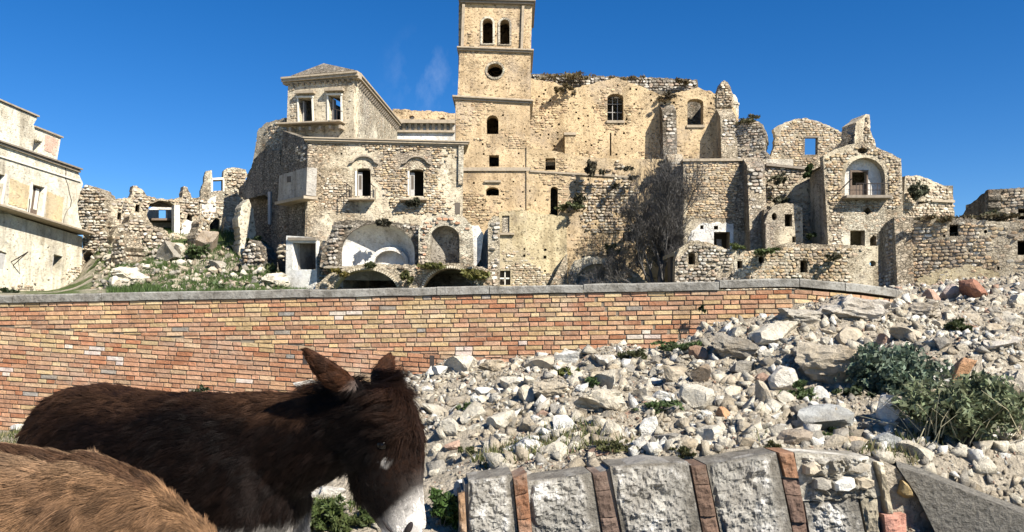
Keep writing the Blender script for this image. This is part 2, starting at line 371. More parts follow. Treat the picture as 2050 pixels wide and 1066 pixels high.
def dark_room(parent, F, px0, py0, px1, py1, n0, depth, mat=None):
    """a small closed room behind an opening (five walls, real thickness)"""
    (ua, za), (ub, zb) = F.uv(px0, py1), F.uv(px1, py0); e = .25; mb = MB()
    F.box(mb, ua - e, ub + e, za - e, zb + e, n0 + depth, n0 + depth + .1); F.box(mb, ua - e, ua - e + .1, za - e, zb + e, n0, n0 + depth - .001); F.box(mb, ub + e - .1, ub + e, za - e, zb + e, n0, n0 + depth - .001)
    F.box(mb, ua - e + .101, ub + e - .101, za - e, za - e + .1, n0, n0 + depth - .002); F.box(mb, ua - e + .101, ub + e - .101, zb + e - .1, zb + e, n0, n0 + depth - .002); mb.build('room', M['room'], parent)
def make_stone_proto():
    rr = random.Random(3)
    for i in range(8):
        pts = stone_verts(rr, 1, 1, 1); k = rr.uniform(.62, .82)
        vs = [(a, .5, b) for a, b in pts] + [(a * .97, -.28, b * .97) for a, b in pts] + [(a * k, -.5 + rr.uniform(-.1, .1), b * k) for a, b in pts]
        fs = [tuple(range(12, 18)), tuple(range(5, -1, -1))] + [(j, (j + 1) % 6, 6 + (j + 1) % 6, 6 + j) for j in range(6)] + [(6 + j, 6 + (j + 1) % 6, 12 + (j + 1) % 6, 12 + j) for j in range(6)]
        STONE_PROTO.append(mesh_from('stone', vs, fs, M['stone'], np.ones((18, 3))))
make_stone_proto()
# ------------------------------------------------------------------ the setting: hill and ground
def hill_z(x, y):
    z = 1.72 + max(0, y - 13.5) * .012
    lim = CAMZ + .0405 * y
    z = min(z + max(0, y - 20) * .045, lim)
    q = 1025 + 1700 * x / max(y, 1); k = max(0, min(1, (600 - q) / 70)) * max(0, min(1, (q - 130) / 70))      # the grassy slope below the left ruins
    zl = np.interp(y, [13, 20, 36, 41, 47, 52, 57, 64], [1.75, 2.0, 2.55, 3.3, 4.6, 6.3, 7.9, 8.5])
    z = z * (1 - k) + zl * k
    z += noise.fractal(Vector((x * .25, y * .25, 1.3)), .9, 2, 5) * .5 * (k * .9 + .1) * min(1, max(0, (y - 16) / 10))
    if y > 90: z = z + (4 - z) * min(1, (y - 90) / 120)
    return z
def grid(name, xs, ys, fz, mats, midx=None, smooth=True):
    nx, ny = len(xs), len(ys)
    V = np.array([(x, y, fz(x, y)) for y in ys for x in xs])
    i = np.arange(nx - 1); j = np.arange(ny - 1); I, J = np.meshgrid(i, j); a = (J * nx + I).ravel()
    F = np.stack([a, a + 1, a + nx + 1, a + nx], 1)
    o = link(name, mesh_from(name, V, F, mats, smooth=smooth)); return tag(o, kind='structure')
t = NT('grassy_soil'); n1 = t.noise(t.pos(), .45, 8, .65); n2 = t.noise(t.pos(), 5, 6, .7)
c = t.mix(t.mr(n1, .42, .55), t.ramp(n2, [(.3, (.25, .21, .15)), (.7, (.46, .40, .31))]), t.ramp(n2, [(.3, (.035, .055, .015)), (.7, (.11, .14, .045))])); t.bump(n2, .12); M['grassy_soil'] = t.col(c)
t = NT('dust_ground'); n1 = t.noise(t.pos(), .7, 8, .65); n2 = t.noise(t.pos(), 14, 6, .7)
c = t.mix(t.mr(n1, .5, .6), t.ramp(n2, [(.3, (.30, .26, .2)), (.7, (.5, .45, .36))]), t.ramp(n2, [(.3, (.05, .065, .02)), (.7, (.14, .15, .06))])); t.bump(n2, .03); M['dust_ground'] = t.col(c)
plain('path_paving', (.52, .47, .38), .3, 9, .01)
xs = np.concatenate([np.linspace(-160, -42, 14), np.linspace(-40, 46, 100), np.linspace(50, 170, 14)]); ys = np.concatenate([np.arange(14.05, 70, .8), np.linspace(72, 260, 24)])
grid('hillside', xs, ys, hill_z, M['grassy_soil'])
tag(link('ground', mesh_from('ground', [(-1500, -900, -.62), (1500, -900, -.62), (1500, 2200, -.62), (-1500, 2200, -.62)], [(0, 1, 2, 3)], M['dust_ground'])), kind='structure')

# ------------------------------------------------------------------ bell tower
F = Fac(912, 60.2, 1063, 60.2); T = thing('bell_tower', 'tall square stone bell tower with twin arched openings, highest building of the village', 'bell tower', F.ppt(988, 590))
belfry = [arch(966, 36, 986.5, 87, 46), arch(1001, 38.5, 1020, 88.5, 48)]
tier1 = [(921, 95), (1063, 101), (1065.5, 6), (925, 2)]
ph = [rect(955, 68, 958, 71), rect(991, 69, 994, 72), rect(1032, 72, 1035, 75)]
wall(T, 'upper_stage', F, tier1, belfry + ph, .9, M['tower_masonry'], .12)
tier2 = [(916, 192), (1063, 200), (1062, 106), (920, 99)]
ocu = ell(991, 141, 16, 14.5, 18); ph = [rect(963, 165, 966, 168), rect(1012, 168, 1015, 171), rect(1043, 150, 1045, 152)]
wall(T, 'middle_stage', F, tier2, [ocu] + ph, .9, M['tower_masonry'], .06)
tier3 = [(911, 590), (1066, 590), (1062, 300), (1061, 206), (912, 201)]
aw = arch(974, 231, 998, 269, 243); hs3 = [aw, rect(979, 311, 999, 334), arch(973, 375, 999, 392, 382, 8)]
P3 = putlogs(tier3, hs3 + [rect(905, 270, 935, 600)], (36, 26), 1.7, .7, 3)
wall(T, 'lower_stage', F, tier3, hs3 + P3, .9, M['tower_masonry'])
u0, _ = F.uv(911, 300); u1, _ = F.uv(1061, 300); zt = F.uv(990, 0)[1]; z3 = F.uv(990, 590)[1]
shell(T, F, u0 + .15, u1 - .15, z3, zt, u1 - u0, M['tower_masonry'], .7, 1.0)
def cornice(parent, F, px0, py0, px1, py1, h, out, mat='trim', dep=6.0, steps=2):
    (ua, za), (ub, zb) = F.uv(px0, py0), F.uv(px1, py1)
    for k in range(steps):
        mb = MB(); o = out * (k + 1) / steps; z0, z1 = k * h / steps, (k + 1) * h / steps - (.003 if k < steps - 1 else 0)
        F.quad(mb, [(ua - o, za - h + z0), (ub + o, zb - h + z0), (ub + o, zb - h + z1), (ua - o, za - h + z1)], -o, dep)
        mb.build('cornice', M[mat], parent, bevel=.03)
D = u1 - u0
cornice(T, F, 925, -3, 1065, 1, .34, .26, 'dark_trim', D); cornice(T, F, 920, 94, 1063, 100, .26, .2, 'trim', D); cornice(T, F, 912, 192, 1061, 201, .3, .24, 'trim', D)
mb = MB(); z = F.uv(990, -3)[1]; F.box(mb, u0 + .6, u1 - .6, z, z + 1.2, .6, D - .6); mb.build('roof_block', M['tower_masonry'], T)
for cx, y0, sp, y1, w in ((976.2, 36, 46, 87, 10.3), (1010.5, 38.5, 48, 88.5, 9.6)):   # pale arched surrounds
    mb = MB(); o = arch(cx - w - 4, y0 - 4, cx + w + 4, y1 + 2, sp); wall(T, 'window_surround', F, o, [arch(cx - w, y0, cx + w, y1 - .2, sp)], .2, M['pale_masonry'], .06)
wall(T, 'oculus_ring', F, ell(991, 141, 19.5, 18.5, 20), [ell(991, 141, 15.5, 14, 20)], .2, M['pale_masonry'], .0)
mb = MB(); F.pbox(mb, 921, 336, 1062, 343, -.12, .1); mb.build('string_course', M['trim'], T)
for (x0, y0, x1, y1) in ((925.5, 8, 931, 93), (1045, 12, 1050, 99)): mb = MB(); F.pquad(mb, [(x0 - 3, y1), (x1 - 3, y1), (x1, y0), (x0, y0)], -.03, .3); mb.build('corner_strip', M['trim'], T)
stones(T, F, tier1, (0.296, 0.178), .36, holes=belfry + [rect(950, 25, 1035, 92)], seed=2, cols=WARM_COLS, n0=.12, proud=.05)
stones(T, F, tier3[:4] + [(911, 300)], (0.311, 0.178), .30, holes=hs3 + P3, seed=3, cols=WARM_COLS, proud=.05)
stones(T, F, [(911, 300), (1059, 300), (1060, 206), (912, 201)], (0.266, 0.148), .3, holes=hs3 + P3, seed=4, cols=WARM_COLS, proud=.035)
mb = MB(); F.pbox(mb, 970, 362, 1003, 366, -.15, .1); mb.build('window_lintel', M['trim'], T)

# ------------------------------------------------------------------ church nave wall right of the tower
F = Fac(1060, 66, 1480, 66); CH = thing('church', 'long ruined church wall with low gable and barred window, right of the bell tower', 'church', F.ppt(1270, 330))
top = rag([(1480, 330), (1478, 232), (1462, 205), (1455, 196), (1434, 189), (1398, 175), (1390, 178), (1330, 190), (1318, 189), (1280, 172), (1234, 155), (1205, 163), (1172, 171), (1140, 178), (1110, 165), (1062, 157)], 1.6, 5, 5)
w1 = arch(1216, 188, 1248, 242, 196); w2 = arch(1376, 198, 1408, 251, 206); slit = rect(1221, 266, 1224, 312)
out = [(1054, 330)] + top
PH_ = putlogs(out, [w1, w2, slit, rect(1275, 215, 1365, 330), rect(1400, 225, 1480, 330)], (19, 15), 1.8, .62, 8)
wall(CH, 'wall', F, out, [w1, w2, slit] + PH_, .9, M['church_masonry'])
stones(CH, F, out, (0.311, 0.178), .30, holes=[w1, w2, slit] + PH_, seed=6, cols=WARM_COLS)
Fb = F.off(2.2)      # nave wall behind the gable, its ragged top with weeds
wall(CH, 'rear_parapet', Fb, [(1054, 260), (1440, 260), (1400, 200)] + rag([(1397, 166), (1396, 160), (1312, 156), (1216, 153), (1130, 152), (1062, 149)], 1.5, 4, 9), [], .9, M['dark_masonry'])
stones(CH, Fb, [(1060, 185), (1396, 185), (1396, 160), (1312, 156), (1216, 153), (1062, 150)], (0.370, 0.222), .9, seed=7, cols=GREY_COLS, proud=.12)
u0, z0 = F.uv(1056, 330); u1, _ = F.uv(1478, 330); zt = F.uv(1300, 196)[1]
shell(CH, F, u0, u1, z0, zt - .3, 12, M['church_masonry'], .6, 3.2, roof=False)
mb = MB(); F.box(mb, u0, F.uv(1340, 300)[0], zt - .1, zt + .2, .92, 2.1); mb.build('roof', M['dark_masonry'], CH)
mb = MB(); F.box(mb, u0 + .7, F.uv(1335, 300)[0], zt - .3, zt - .05, 3.3, 11.9); mb.build('roof', M['dark_masonry'], CH)
# window bars and surround
fr = MB()
for px in (1228, 1238): a = F.ppt(px, 240, .62); b = F.ppt(px, 190, .62); fr.tube([a, b], .035, 4)
for py in (205, 222): fr.tube([F.ppt(1217, py, .62), F.ppt(1247, py, .62)], .035, 4)
fr.build('window_grille', M['grey_wood'], CH)
mb = MB(); F.pbox(mb, 1214, 242, 1250, 247, -.12, .3); mb.build('window_sill', M['trim'], CH)
mb = MB(); F.pbox(mb, 1374, 251, 1410, 256, -.12, .3); mb.build('window_sill', M['trim'], CH)
def buttress(parent, F, x0, x1, ytop, ybot, p_top, p_bot, mat, yfront=None, seed=1, cover=.8, cols=None):
    """battered pier standing out from plane F; pixels are those of its front"""
    G = F.off(-p_top); (ua, zt), (ub, _) = G.uv(x0, ytop), G.uv(x1, ytop); zb = F.uv(x0, ybot)[1]
    zback = zt + p_top * .75
    V = []
    for u in (ua, ub):
        V += [F.pt(u, zb, .05), F.pt(u, zb, -p_bot), F.pt(u, zt, -p_top), F.pt(u, zback, .05)]
    mb = MB(); mb.add(V, [(0, 1, 2, 3), (7, 6, 5, 4), (1, 5, 6, 2), (2, 6, 7, 3), (0, 4, 5, 1), (0, 3, 7, 4)])
    o = mb.build('buttress', mat, parent)
    stones(parent, G, [(x0, ybot), (x1, ybot), (x1, ytop), (x0, ytop)], (.4, .24), cover, seed=seed, cols=cols or GREY_COLS, n0=-(p_bot - p_top) * .35, proud=.06)
    return o
buttress(CH, F, 1326, 1354, 223, 330, 1.15, 1.3, M['dark_masonry'], seed=11)
buttress(CH, F, 1442, 1474, 234, 330, 1.3, 1.5, M['rubble_masonry'], seed=12)
# broken pinnacle and little dome stub at the right end
wall(CH, 'pinnacle', F, rag([(1434, 215), (1468, 215), (1466, 192), (1462, 178), (1456, 166), (1449, 162), (1443, 166), (1438, 180), (1434, 192)], 1.2, 4, 3), [], 1.2, M['rubble_masonry'], -.15)
stones(CH, F, [(1434, 215), (1468, 215), (1464, 186), (1452, 164), (1444, 168), (1434, 192)], (0.296, 0.185), .9, seed=13, n0=-.15, proud=.1)
a = F.ppt(1468, 232, .6); mb = MB(); prof = [(.55, 0), (.55, .9), (.62, .95), (.62, 1.1), (.52, 1.15), (.46, 1.5), (.3, 1.8), (.02, 1.95)]
for i in range(len(prof) - 1):
    mb.add([a + Vector((prof[i + q][0] * 1.05 * math.cos(2 * math.pi * k / 14), prof[i + q][0] * 1.05 * math.sin(2 * math.pi * k / 14), prof[i + q][1])) for q in (0, 1) for k in range(14)], [(k, (k + 1) % 14, 14 + (k + 1) % 14, 14 + k) for k in range(14)])
mb.build('dome_stub', M['pale_masonry'], CH, smooth=False)
# small turret on the terrace and a thin post
HT = thing('stone_hut', 'tiny square stone hut with shaded left side standing against the church wall', 'hut', F.ppt(1140, 306))
G = F.off(-1.5); mb = MB(); G.pbox(mb, 1131, 270, 1151, 312, 0, 1.4); mb.build('wall', M['church_masonry'], HT); mb = MB(); G.pbox(mb, 1129, 266, 1153, 271, -.1, 1.45); mb.build('roof', M['trim'], HT)

# ------------------------------------------------------------------ terrace wall under the church
F = Fac(925, 60.1, 1380, 60.1); TW = thing('terrace_wall', 'broad weathered retaining wall with scattered small windows under the church', 'retaining wall', F.ppt(1200, 590))
out = [(1054, 596), (1390, 596), (1390, 319)] + rag([(1390, 319), (1282, 319), (1200, 317), (1152, 311), (1100, 302), (1054, 294)], 1.2, 5, 4)
hw = [rect(1092, 317, 1112, 341), arch(1247, 463, 1273, 484, 468), arch(1102, 374, 1117, 434, 380), rect(1000, 0, 1001, 1)][:3]
P_ = putlogs(out, hw + [rect(1030, 420, 1130, 505)], (30, 21), 1.6, .55, 12)
wall(TW, 'wall', F, out, hw + P_, .8, M['church_masonry'])
mb = MB(); F.pbox(mb, 1062, 343, 1262, 354, 0, 0); mb = MB(); F.pquad(mb, [(1061, 345), (1262, 357), (1262, 353), (1061, 341.5)], -.1, .1); mb.build('string_course', M['trim'], TW)
stones(TW, F, [(1140, 470), (1330, 470), (1330, 322), (1140, 318)], (0.340, 0.200), .62, holes=hw + P_, indiv=120, seed=21, proud=.1, cols=STONE_COLS + GREY_COLS[3:4])
stones(TW, F, [(1120, 590), (1330, 590), (1330, 470), (1120, 470)], (0.311, 0.178), .4, holes=hw + P_, seed=22, cols=WARM_COLS)
stones(TW, F, [(1062, 420), (1140, 420), (1140, 320), (1062, 300)], (0.296, 0.163), .42, holes=hw + P_, seed=23, cols=WARM_COLS, proud=.04)
u0, z0 = F.uv(1054, 596); u1, zt = F.uv(1390, 319); mb = MB(); F.box(mb, u0 + .1, u1 - .1, z0, zt - .35, 3.2, 8.0); mb.build('terrace_fill', M['dark_masonry'], TW)
mb = MB(); F.box(mb, u0 + .1, u1, zt - .30, zt - .05, .82, 8.2); mb.build('terrace_floor', M['soil'], TW)
buttress(TW, F, 1339, 1371, 324, 565, 1.0, 1.9, M['rubble_masonry'], seed=29, cover=.7)
# lower plastered house front against it, left of centre
G = F.off(-.9); LH = thing('plastered_house', 'ruined house front with ochre plaster panel and blind framed window below the bell tower', 'house', G.ppt(1060, 590))
out = [(999, 592), (1136, 592), (1134, 440)] + rag([(1134, 434), (1080, 428), (1040, 420), (999, 425)], 1.3, 5, 4)
hw = [rect(999.5, 542, 1022, 571), rect(1005, 432, 1020, 466), rect(1048, 497, 1052, 501), rect(1089, 498, 1094, 503), rect(1047, 510, 1052, 515), rect(1088, 512, 1094, 518), rect(1047, 541, 1050, 544), rect(1089, 541, 1093, 545)]
wall(LH, 'wall', G, out, hw, .88, M['ochre_plaster'])
stones(LH, G, [(1000, 590), (1134, 590), (1134, 508), (1000, 500)], (0.266, 0.148), .55, holes=hw, seed=25, proud=.05, cols=STONE_COLS)
mb = MB(); G.pbox(mb, 1003, 430, 1022, 468, .12, .3); mb.build('blind_window_panel', M['pale_masonry'], LH)
mb = MB(); G.pbox(mb, 998, 467, 1030, 471, -.2, .1); mb.build('window_sill', M['trim'], LH)
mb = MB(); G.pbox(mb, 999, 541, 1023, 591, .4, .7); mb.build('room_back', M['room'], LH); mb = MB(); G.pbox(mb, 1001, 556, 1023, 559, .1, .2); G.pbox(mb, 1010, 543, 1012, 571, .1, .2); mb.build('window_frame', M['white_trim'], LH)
# sloping buttress and white vault at its foot
G2 = F.off(-1.6)
wall(LH, 'sloping_wall', G2, [(1092, 590), (1136, 590), (1136, 508), (1131, 512)], [], 1.5, M['rubble_masonry'])
VB = thing('broken_vault', 'pale broken plaster vault lying at the foot of the terrace wall behind the brick wall', 'ruined vault', G2.ppt(1200, 590))
def niche(parent, name, F, cx, rx, ytop, yspring, ybot, mat, n0=0.0, deep=1.0, seg=20):
    """half-cylinder wall closed by a quarter dome"""
    (ul, zs), (ur, _) = F.uv(cx - rx, yspring), F.uv(cx + rx, yspring); zt = F.uv(cx, ytop)[1]; zb = F.uv(cx, ybot)[1]
    uc, r, hz = (ul + ur) / 2, (ur - ul) / 2, zt - zs; V = []; Fc = []; rows = [(1.0, zb), (1.0, zs)] + [(math.cos(R(a)), zs + hz * math.sin(R(a))) for a in range(9, 91, 9)]
    for q, z in rows:
        for k in range(seg + 1):
            a = math.pi * k / seg; V.append(F.pt(uc - r * q * math.cos(a), z, n0 + r * deep * q * math.sin(a)))
    # the dome leans back to the rear of its own ring so that the arch stays open at the front
    V = []
    for i in range(2):
        for k in range(seg + 1):
            a = math.pi * k / seg; V.append(F.pt(uc - r * math.cos(a), rows[i][1], n0 + r * deep * math.sin(a)))
    for i, b in enumerate(range(9, 91, 9)):
        for k in range(seg + 1):
            a = math.pi * k / seg; ph = R(b)
            V.append(F.pt(uc - r * math.cos(a), zs + hz * math.sin(a) * math.sin(ph), n0 + r * deep * math.sin(a) * math.cos(ph)))
    m = seg + 1; nr = len(V) // m
    for i in range(nr - 1):
        for k in range(seg): Fc.append((i * m + k, i * m + k + 1, (i + 1) * m + k + 1, (i + 1) * m + k))
    mb = MB(); mb.add(V, Fc); return mb.build(name, mat, parent, smooth=True, fix=False)
o1 = arch(1150, 520, 1252, 600, 566)
wall(VB, 'arch_wall', G2.off(-.3), rag([(1140, 600), (1138, 545), (1150, 522), (1180, 513), (1215, 517), (1250, 528), (1272, 545), (1300, 570), (1330, 580), (1335, 600)], 1.5, 5, 8) , [arch(1152, 528, 1240, 599, 570)], .5, M['pale_masonry'])
niche(VB, 'vault', G2, 1196, 46, 527, 568, 599, M['white_plaster'], .15, .8)
stones(VB, G2.off(-.3), [(1140, 600), (1138, 545), (1180, 513), (1250, 528), (1300, 570), (1335, 600)], (0.296, 0.185), .5, holes=[arch(1152, 528, 1240, 599, 570)], seed=28, proud=.08)

# ------------------------------------------------------------------ retaining wall with buttress, right part
F = Fac(1370, 58, 1645, 58); RW = thing('retaining_wall', 'tall stone retaining wall with a steep buttress and a whitewashed doorway, left of the gabled chapel', 'retaining wall', F.ppt(1500, 500))
out = [(1368, 505), (1650, 505), (1650, 345)] + rag([(1650, 342), (1609, 337), (1560, 329), (1508, 320)], .8, 6, 3) + rag([(1508, 319), (1440, 321), (1368, 321)], .6, 7, 5)
hw = [rect(1429, 465, 1461, 500), rect(1429, 453, 1437, 460), rect(1402, 452, 1408, 459)]
P_ = putlogs(out, hw + [rect(1460, 330, 1535, 505)], (40, 30), 1.5, .5, 14)
wall(RW, 'wall', F, out, hw + P_, .9, M['rubble_masonry'])
stones(RW, F, [(1372, 440), (1470, 440), (1482, 325), (1372, 325)], (0.311, 0.163), .8, holes=hw + P_, indiv=90, seed=31, cols=WARM_COLS + STONE_COLS[:2], proud=.05)
stones(RW, F, [(1530, 450), (1640, 500), (1640, 345), (1530, 330)], (0.311, 0.178), .6, holes=hw + P_, indiv=40, seed=32, proud=.07)
wall(RW, 'whitewash', F, rag([(1368, 500), (1385, 462), (1400, 449), (1430, 446), (1468, 448)], 2, 5, 2) + [(1468, 496), (1461.2, 500), (1461.2, 464.8), (1428.8, 464.8), (1428.8, 500)], [rect(1428.6, 452.6, 1437.4, 460.4), rect(1401.6, 451.6, 1408.4, 459.4)], .03, M['white_plaster'], -.03)
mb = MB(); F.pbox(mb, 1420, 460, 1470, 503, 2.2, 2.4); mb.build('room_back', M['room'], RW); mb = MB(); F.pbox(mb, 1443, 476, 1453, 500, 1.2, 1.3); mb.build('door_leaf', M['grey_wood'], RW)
buttress(RW, F, 1496, 1531, 333, 512, 1.1, 1.5, M['rubble_masonry'], seed=33, cover=.75)
mb = MB(); F.pquad(mb, [(1532, 333), (1612, 341), (1612, 336), (1532, 329)], -.25, .3); mb.build('coping', M['dark_trim'], RW)
mb = MB(); F.pquad(mb, [(1366, 324), (1509, 323), (1509, 318), (1366, 319)], -.15, .8); mb.build('coping', M['trim'], RW)
mb = MB(); u0, z0 = F.uv(1370, 505); u1, zt = F.uv(1645, 345); F.box(mb, u0, u1, z0, zt - .1, 2.6, 8); mb.build('terrace_fill', M['dark_masonry'], RW)
mb = MB(); F.box(mb, u0, u1, zt - .3, zt + .15, .95, 8.1); mb.build('terrace_floor', M['soil'], RW)
mb = MB(); F.off(2).pbox(mb, 1526, 319, 1588, 334, 0, .5); mb.build('parapet', M['pale_masonry'], RW)

# ------------------------------------------------------------------ rubble wall right of the church and gable ruin
F = Fac(1470, 64.5, 1700, 64.5); GR = thing('gable_ruin', 'roofless stone gable with one square window open to the sky', 'ruined house', F.ppt(1600, 330))
out = [(1540, 345), (1705, 345), (1705, 300)] + rag([(1700, 285), (1691, 268), (1668, 256), (1645, 246), (1612, 236), (1588, 240), (1562, 250), (1549, 258), (1553, 275), (1548, 300), (1541, 316)], 1.3, 4, 6)
sw = rect(1611, 275, 1637, 310, .5)
P_ = putlogs(out, [sw], (40, 30), 1.5, .6, 15)
wall(GR, 'wall', F, out, [sw] + P_, .55, M['rubble_masonry']); stones(GR, F, out, (0.296, 0.178), .75, holes=[sw] + P_, indiv=60, seed=35, cols=WARM_COLS + STONE_COLS)
mb = MB(); F.pbox(mb, 1609, 273, 1639, 276, -.06, .2); mb.build('window_lintel', M['dark_trim'], GR)
F = Fac(1440, 65.2, 1600, 63.2); RB = thing('rubble_buttress_wall', 'rough rubble wall block with weeds on top, joining church and gable ruin', 'ruined wall', F.ppt(1500, 330))
out = [(1455, 345), (1548, 345)] + rag([(1545, 318), (1532, 300), (1536, 275), (1528, 250), (1520, 244), (1494, 240), (1470, 246), (1455, 240)], 1.6, 4, 7)
wall(RB, 'wall', F, out, [], 2.0, M['rubble_masonry']); stones(RB, F, out, (0.311, 0.192), .85, indiv=60, seed=36, cols=GREY_COLS, proud=.09)

# leaning pillar stump between gable and chapel
F = Fac(1700, 60, 1760, 60.6); PL = thing('broken_pillar', 'tall leaning stump of a broken stone pillar behind the chapel gable', 'ruined pillar', F.ppt(1730, 300))
wall(PL, 'shaft', F, rag([(1712, 300), (1754, 300), (1753, 288), (1748, 276), (1742, 262), (1741, 230), (1733, 229), (1727, 236), (1713, 246), (1711, 280)], 1.2, 4, 4), [], 1.6, M['rubble_masonry'])
stones(PL, F, [(1728, 300), (1754, 300), (1742, 262), (1741, 230), (1729, 234)], (0.252, 0.192), .95, seed=37, proud=.12)
SW_ = Fac(1668, 61.2, 1720, 60.2); wall(PL, 'broken_wall', SW_, rag([(1660, 305), (1716, 305), (1714, 274), (1700, 270), (1690, 264), (1688, 280), (1676, 292)], 1.5, 4, 5), [], .8, M['dark_masonry'])

# ------------------------------------------------------------------ the gabled chapel
F = Fac(1646, 54, 1808, 54); CP = thing('gabled_chapel', 'stone house with pointed gable, round hole and white arched balcony niche', 'house', F.ppt(1730, 500))
out = [(1659, 505), (1810, 505), (1808, 430), (1806, 360), (1804, 318)] + rag([(1804, 318), (1780, 306), (1752, 294), (1727, 284), (1700, 290), (1672, 299), (1648, 312)], .8, 5, 8) + [(1650, 360), (1655, 430)]
ar = arch(1691, 316, 1772, 393, 356, 18); oc = ell(1727, 302, 10.5, 6.2)
hw = [ar, oc, rect(1702, 462, 1731, 494), [(1728, 423), (1737, 431), (1745, 424), (1737, 415)], rag([(1742, 494), (1756, 494), (1755, 476), (1748, 470), (1741, 480), (1742, 494)], 1, 4, 3)[:-1]]
P_ = putlogs(out, hw + [rect(1680, 310, 1782, 400)], (38, 26), 1.5, .6, 16)
wall(CP, 'wall', F, out, hw + P_, .6, M['rubble_masonry'])
stones(CP, F, [(1659, 420), (1806, 420), (1804, 322), (1727, 288), (1650, 316)], (0.266, 0.163), .85, holes=hw + P_ + [arch(1687, 311, 1776, 404, 352, 18)], indiv=160, seed=41, cols=STONE_COLS + WARM_COLS, proud=.07)
stones(CP, F, [(1660, 500), (1690, 500), (1690, 420), (1659, 420)], (0.266, 0.163), .7, holes=hw + P_, seed=42, proud=.06)
wall(CP, 'whitewash', F, rag([(1686, 494), (1682, 450), (1684, 405), (1720, 404), (1770, 408), (1775, 430), (1768, 460), (1760, 494)], 2.2, 4, 5), [[(1701.6, 461.6), (1731.4, 461.6), (1731.4, 493), (1701.6, 493)], [(1727, 423), (1737, 432), (1746, 424), (1737, 414)]] + [h for h in [rect(1741, 468, 1757, 493)]], .035, M['pale_masonry'], -.035)
# niche: soffit comes from the thick wall, its back wall carries the balcony door
wall(CP, 'niche_wall', F, [(1686, 402), (1778, 402), (1778, 310), (1686, 310)], [rect(1711, 340, 1743, 394, -.5)], .3, M['white_plaster'], .605)
fr = MB(); F.pquad(fr, [(1709, 393), (1712.5, 393), (1712.5, 338), (1709, 338)], .54, .72); F.pquad(fr, [(1742, 393), (1745, 393), (1745, 338), (1742, 338)], .54, .72); F.pquad(fr, [(1712.6, 342), (1741.9, 342), (1741.9, 338), (1712.6, 338)], .54, .72); fr.build('door_frame', M['wood'], CP)
dl = MB(); F.pquad(dl, [(1713, 393), (1741, 393), (1741, 366), (1713, 368)], .74, .8); dl.build('door_leaf', M['wood'], CP)
mb = MB(); F.pbox(mb, 1686, 394, 1777, 400, -.7, .6); mb.build('balcony_slab', M['dark_trim'], CP, bevel=.02)
rl = MB()
for i in range(12):
    if i in (0, 1, 7): continue
    u = 1692 + i * 7; rl.tube([F.ppt(u, 394, -.65), F.ppt(u, 371, -.65)], .022, 4)
rl.tube([F.ppt(1706, 371, -.65), F.ppt(1770, 371.5, -.65)], .028, 4); rl.tube([F.ppt(1690, 384, -.65), F.ppt(1770, 384, -.65)], .02, 4); rl.tube([F.ppt(1674, 386, -.5), F.ppt(1696, 362, -.75)], .035, 4); rl.tube([F.ppt(1772, 378, -.5), F.ppt(1780, 366, -.7)], .03, 4)
rl.build('balcony_railing', M['iron'], CP)
u0, z0 = F.uv(1659, 505); u1, zt = F.uv(1806, 340); shell(CP, F, u0 + .1, u1 - .1, z0, zt + .1, 3.4, M['rubble_masonry'], .5, .62)
mb = MB(); uc, zc = F.uv(1727, 287)
mb.add([F.pt(u0 - .1, zt + .36, .61), F.pt(u1 + .05, zt + .36, .61), F.pt(uc, zc - .1, .61), F.pt(u0 - .1, zt + .36, 3.4), F.pt(u1 + .05, zt + .36, 3.4), F.pt(uc, zc - .1, 3.4)], [(0, 1, 2), (5, 4, 3), (0, 2, 5, 3), (1, 4, 5, 2), (0, 3, 4, 1)]); mb.build('gable_roof', M['dark_masonry'], CP)
# side face stones
S = Fac(1646, 54, 1620, 57.4)
# ------------------------------------------------------------------ small house left of chapel, front wall, right buildings
F = Fac(1531, 55.5, 1610, 55.5); SH = thing('small_house', 'low pale house with rounded gable and one dark window in the shade of the chapel', 'house', F.ppt(1570, 500))
out = [(1533, 505), (1608, 505), (1606, 418)] + rag([(1606, 416), (1598, 412), (1574, 406), (1552, 411), (1538, 424), (1531, 446)], 1.2, 5, 4)
hw = [rect(1571, 429, 1586, 454), ell(1550, 434, 5.5, 8, 9), rect(1586, 474, 1594, 486)]
wall(SH, 'wall', F, out, hw, .5, M['rubble_masonry']); stones(SH, F, out, (0.266, 0.163), .45, holes=hw, seed=45, proud=.05)
u0, z0 = F.uv(1535, 505); u1, zt = F.uv(1604, 425); shell(SH, F, u0, u1, z0, zt, 2.3, M['rubble_masonry'], .3, .52)
mb = MB(); F.off(-.5).pbox(mb, 1533, 449, 1541, 505, 0, .45); mb.build('brick_pier', M['rubble_masonry'], SH)
F = Fac(1360, 49.5, 1765, 49.5); FW = thing('front_stone_wall', 'long low stone wall with small arched window just behind the end of the brick wall', 'stone wall', F.ppt(1600, 585))
out = [(1350, 600), (1762, 600), (1760, 494)] + rag([(1760, 493), (1700, 491), (1640, 489), (1600, 489), (1575, 487), (1545, 496), (1500, 503), (1456, 500), (1420, 486), (1385, 481), (1360, 498), (1352, 520)], 1.3, 5, 6)
hw = [rect(1476, 523, 1486, 538), arch(1602, 521, 1617, 546, 526, 8), ell(1747, 528, 6.5, 6), arch(1378, 507, 1392, 530, 511, 6), ell(1524, 521, 6, 8, 8)]
wall(FW, 'wall', F, out, hw, .7, M['rubble_masonry'])
stones(FW, F, [(1352, 596), (1470, 596), (1470, 500), (1385, 484), (1354, 520)], (0.296, 0.178), .9, holes=hw, indiv=60, seed=47, cols=GREY_COLS, proud=.1)
stones(FW, F, [(1470, 596), (1756, 596), (1756, 496), (1600, 492), (1470, 505)], (0.296, 0.178), .6, holes=hw, indiv=100, seed=48, cols=STONE_COLS + WARM_COLS, proud=.06)
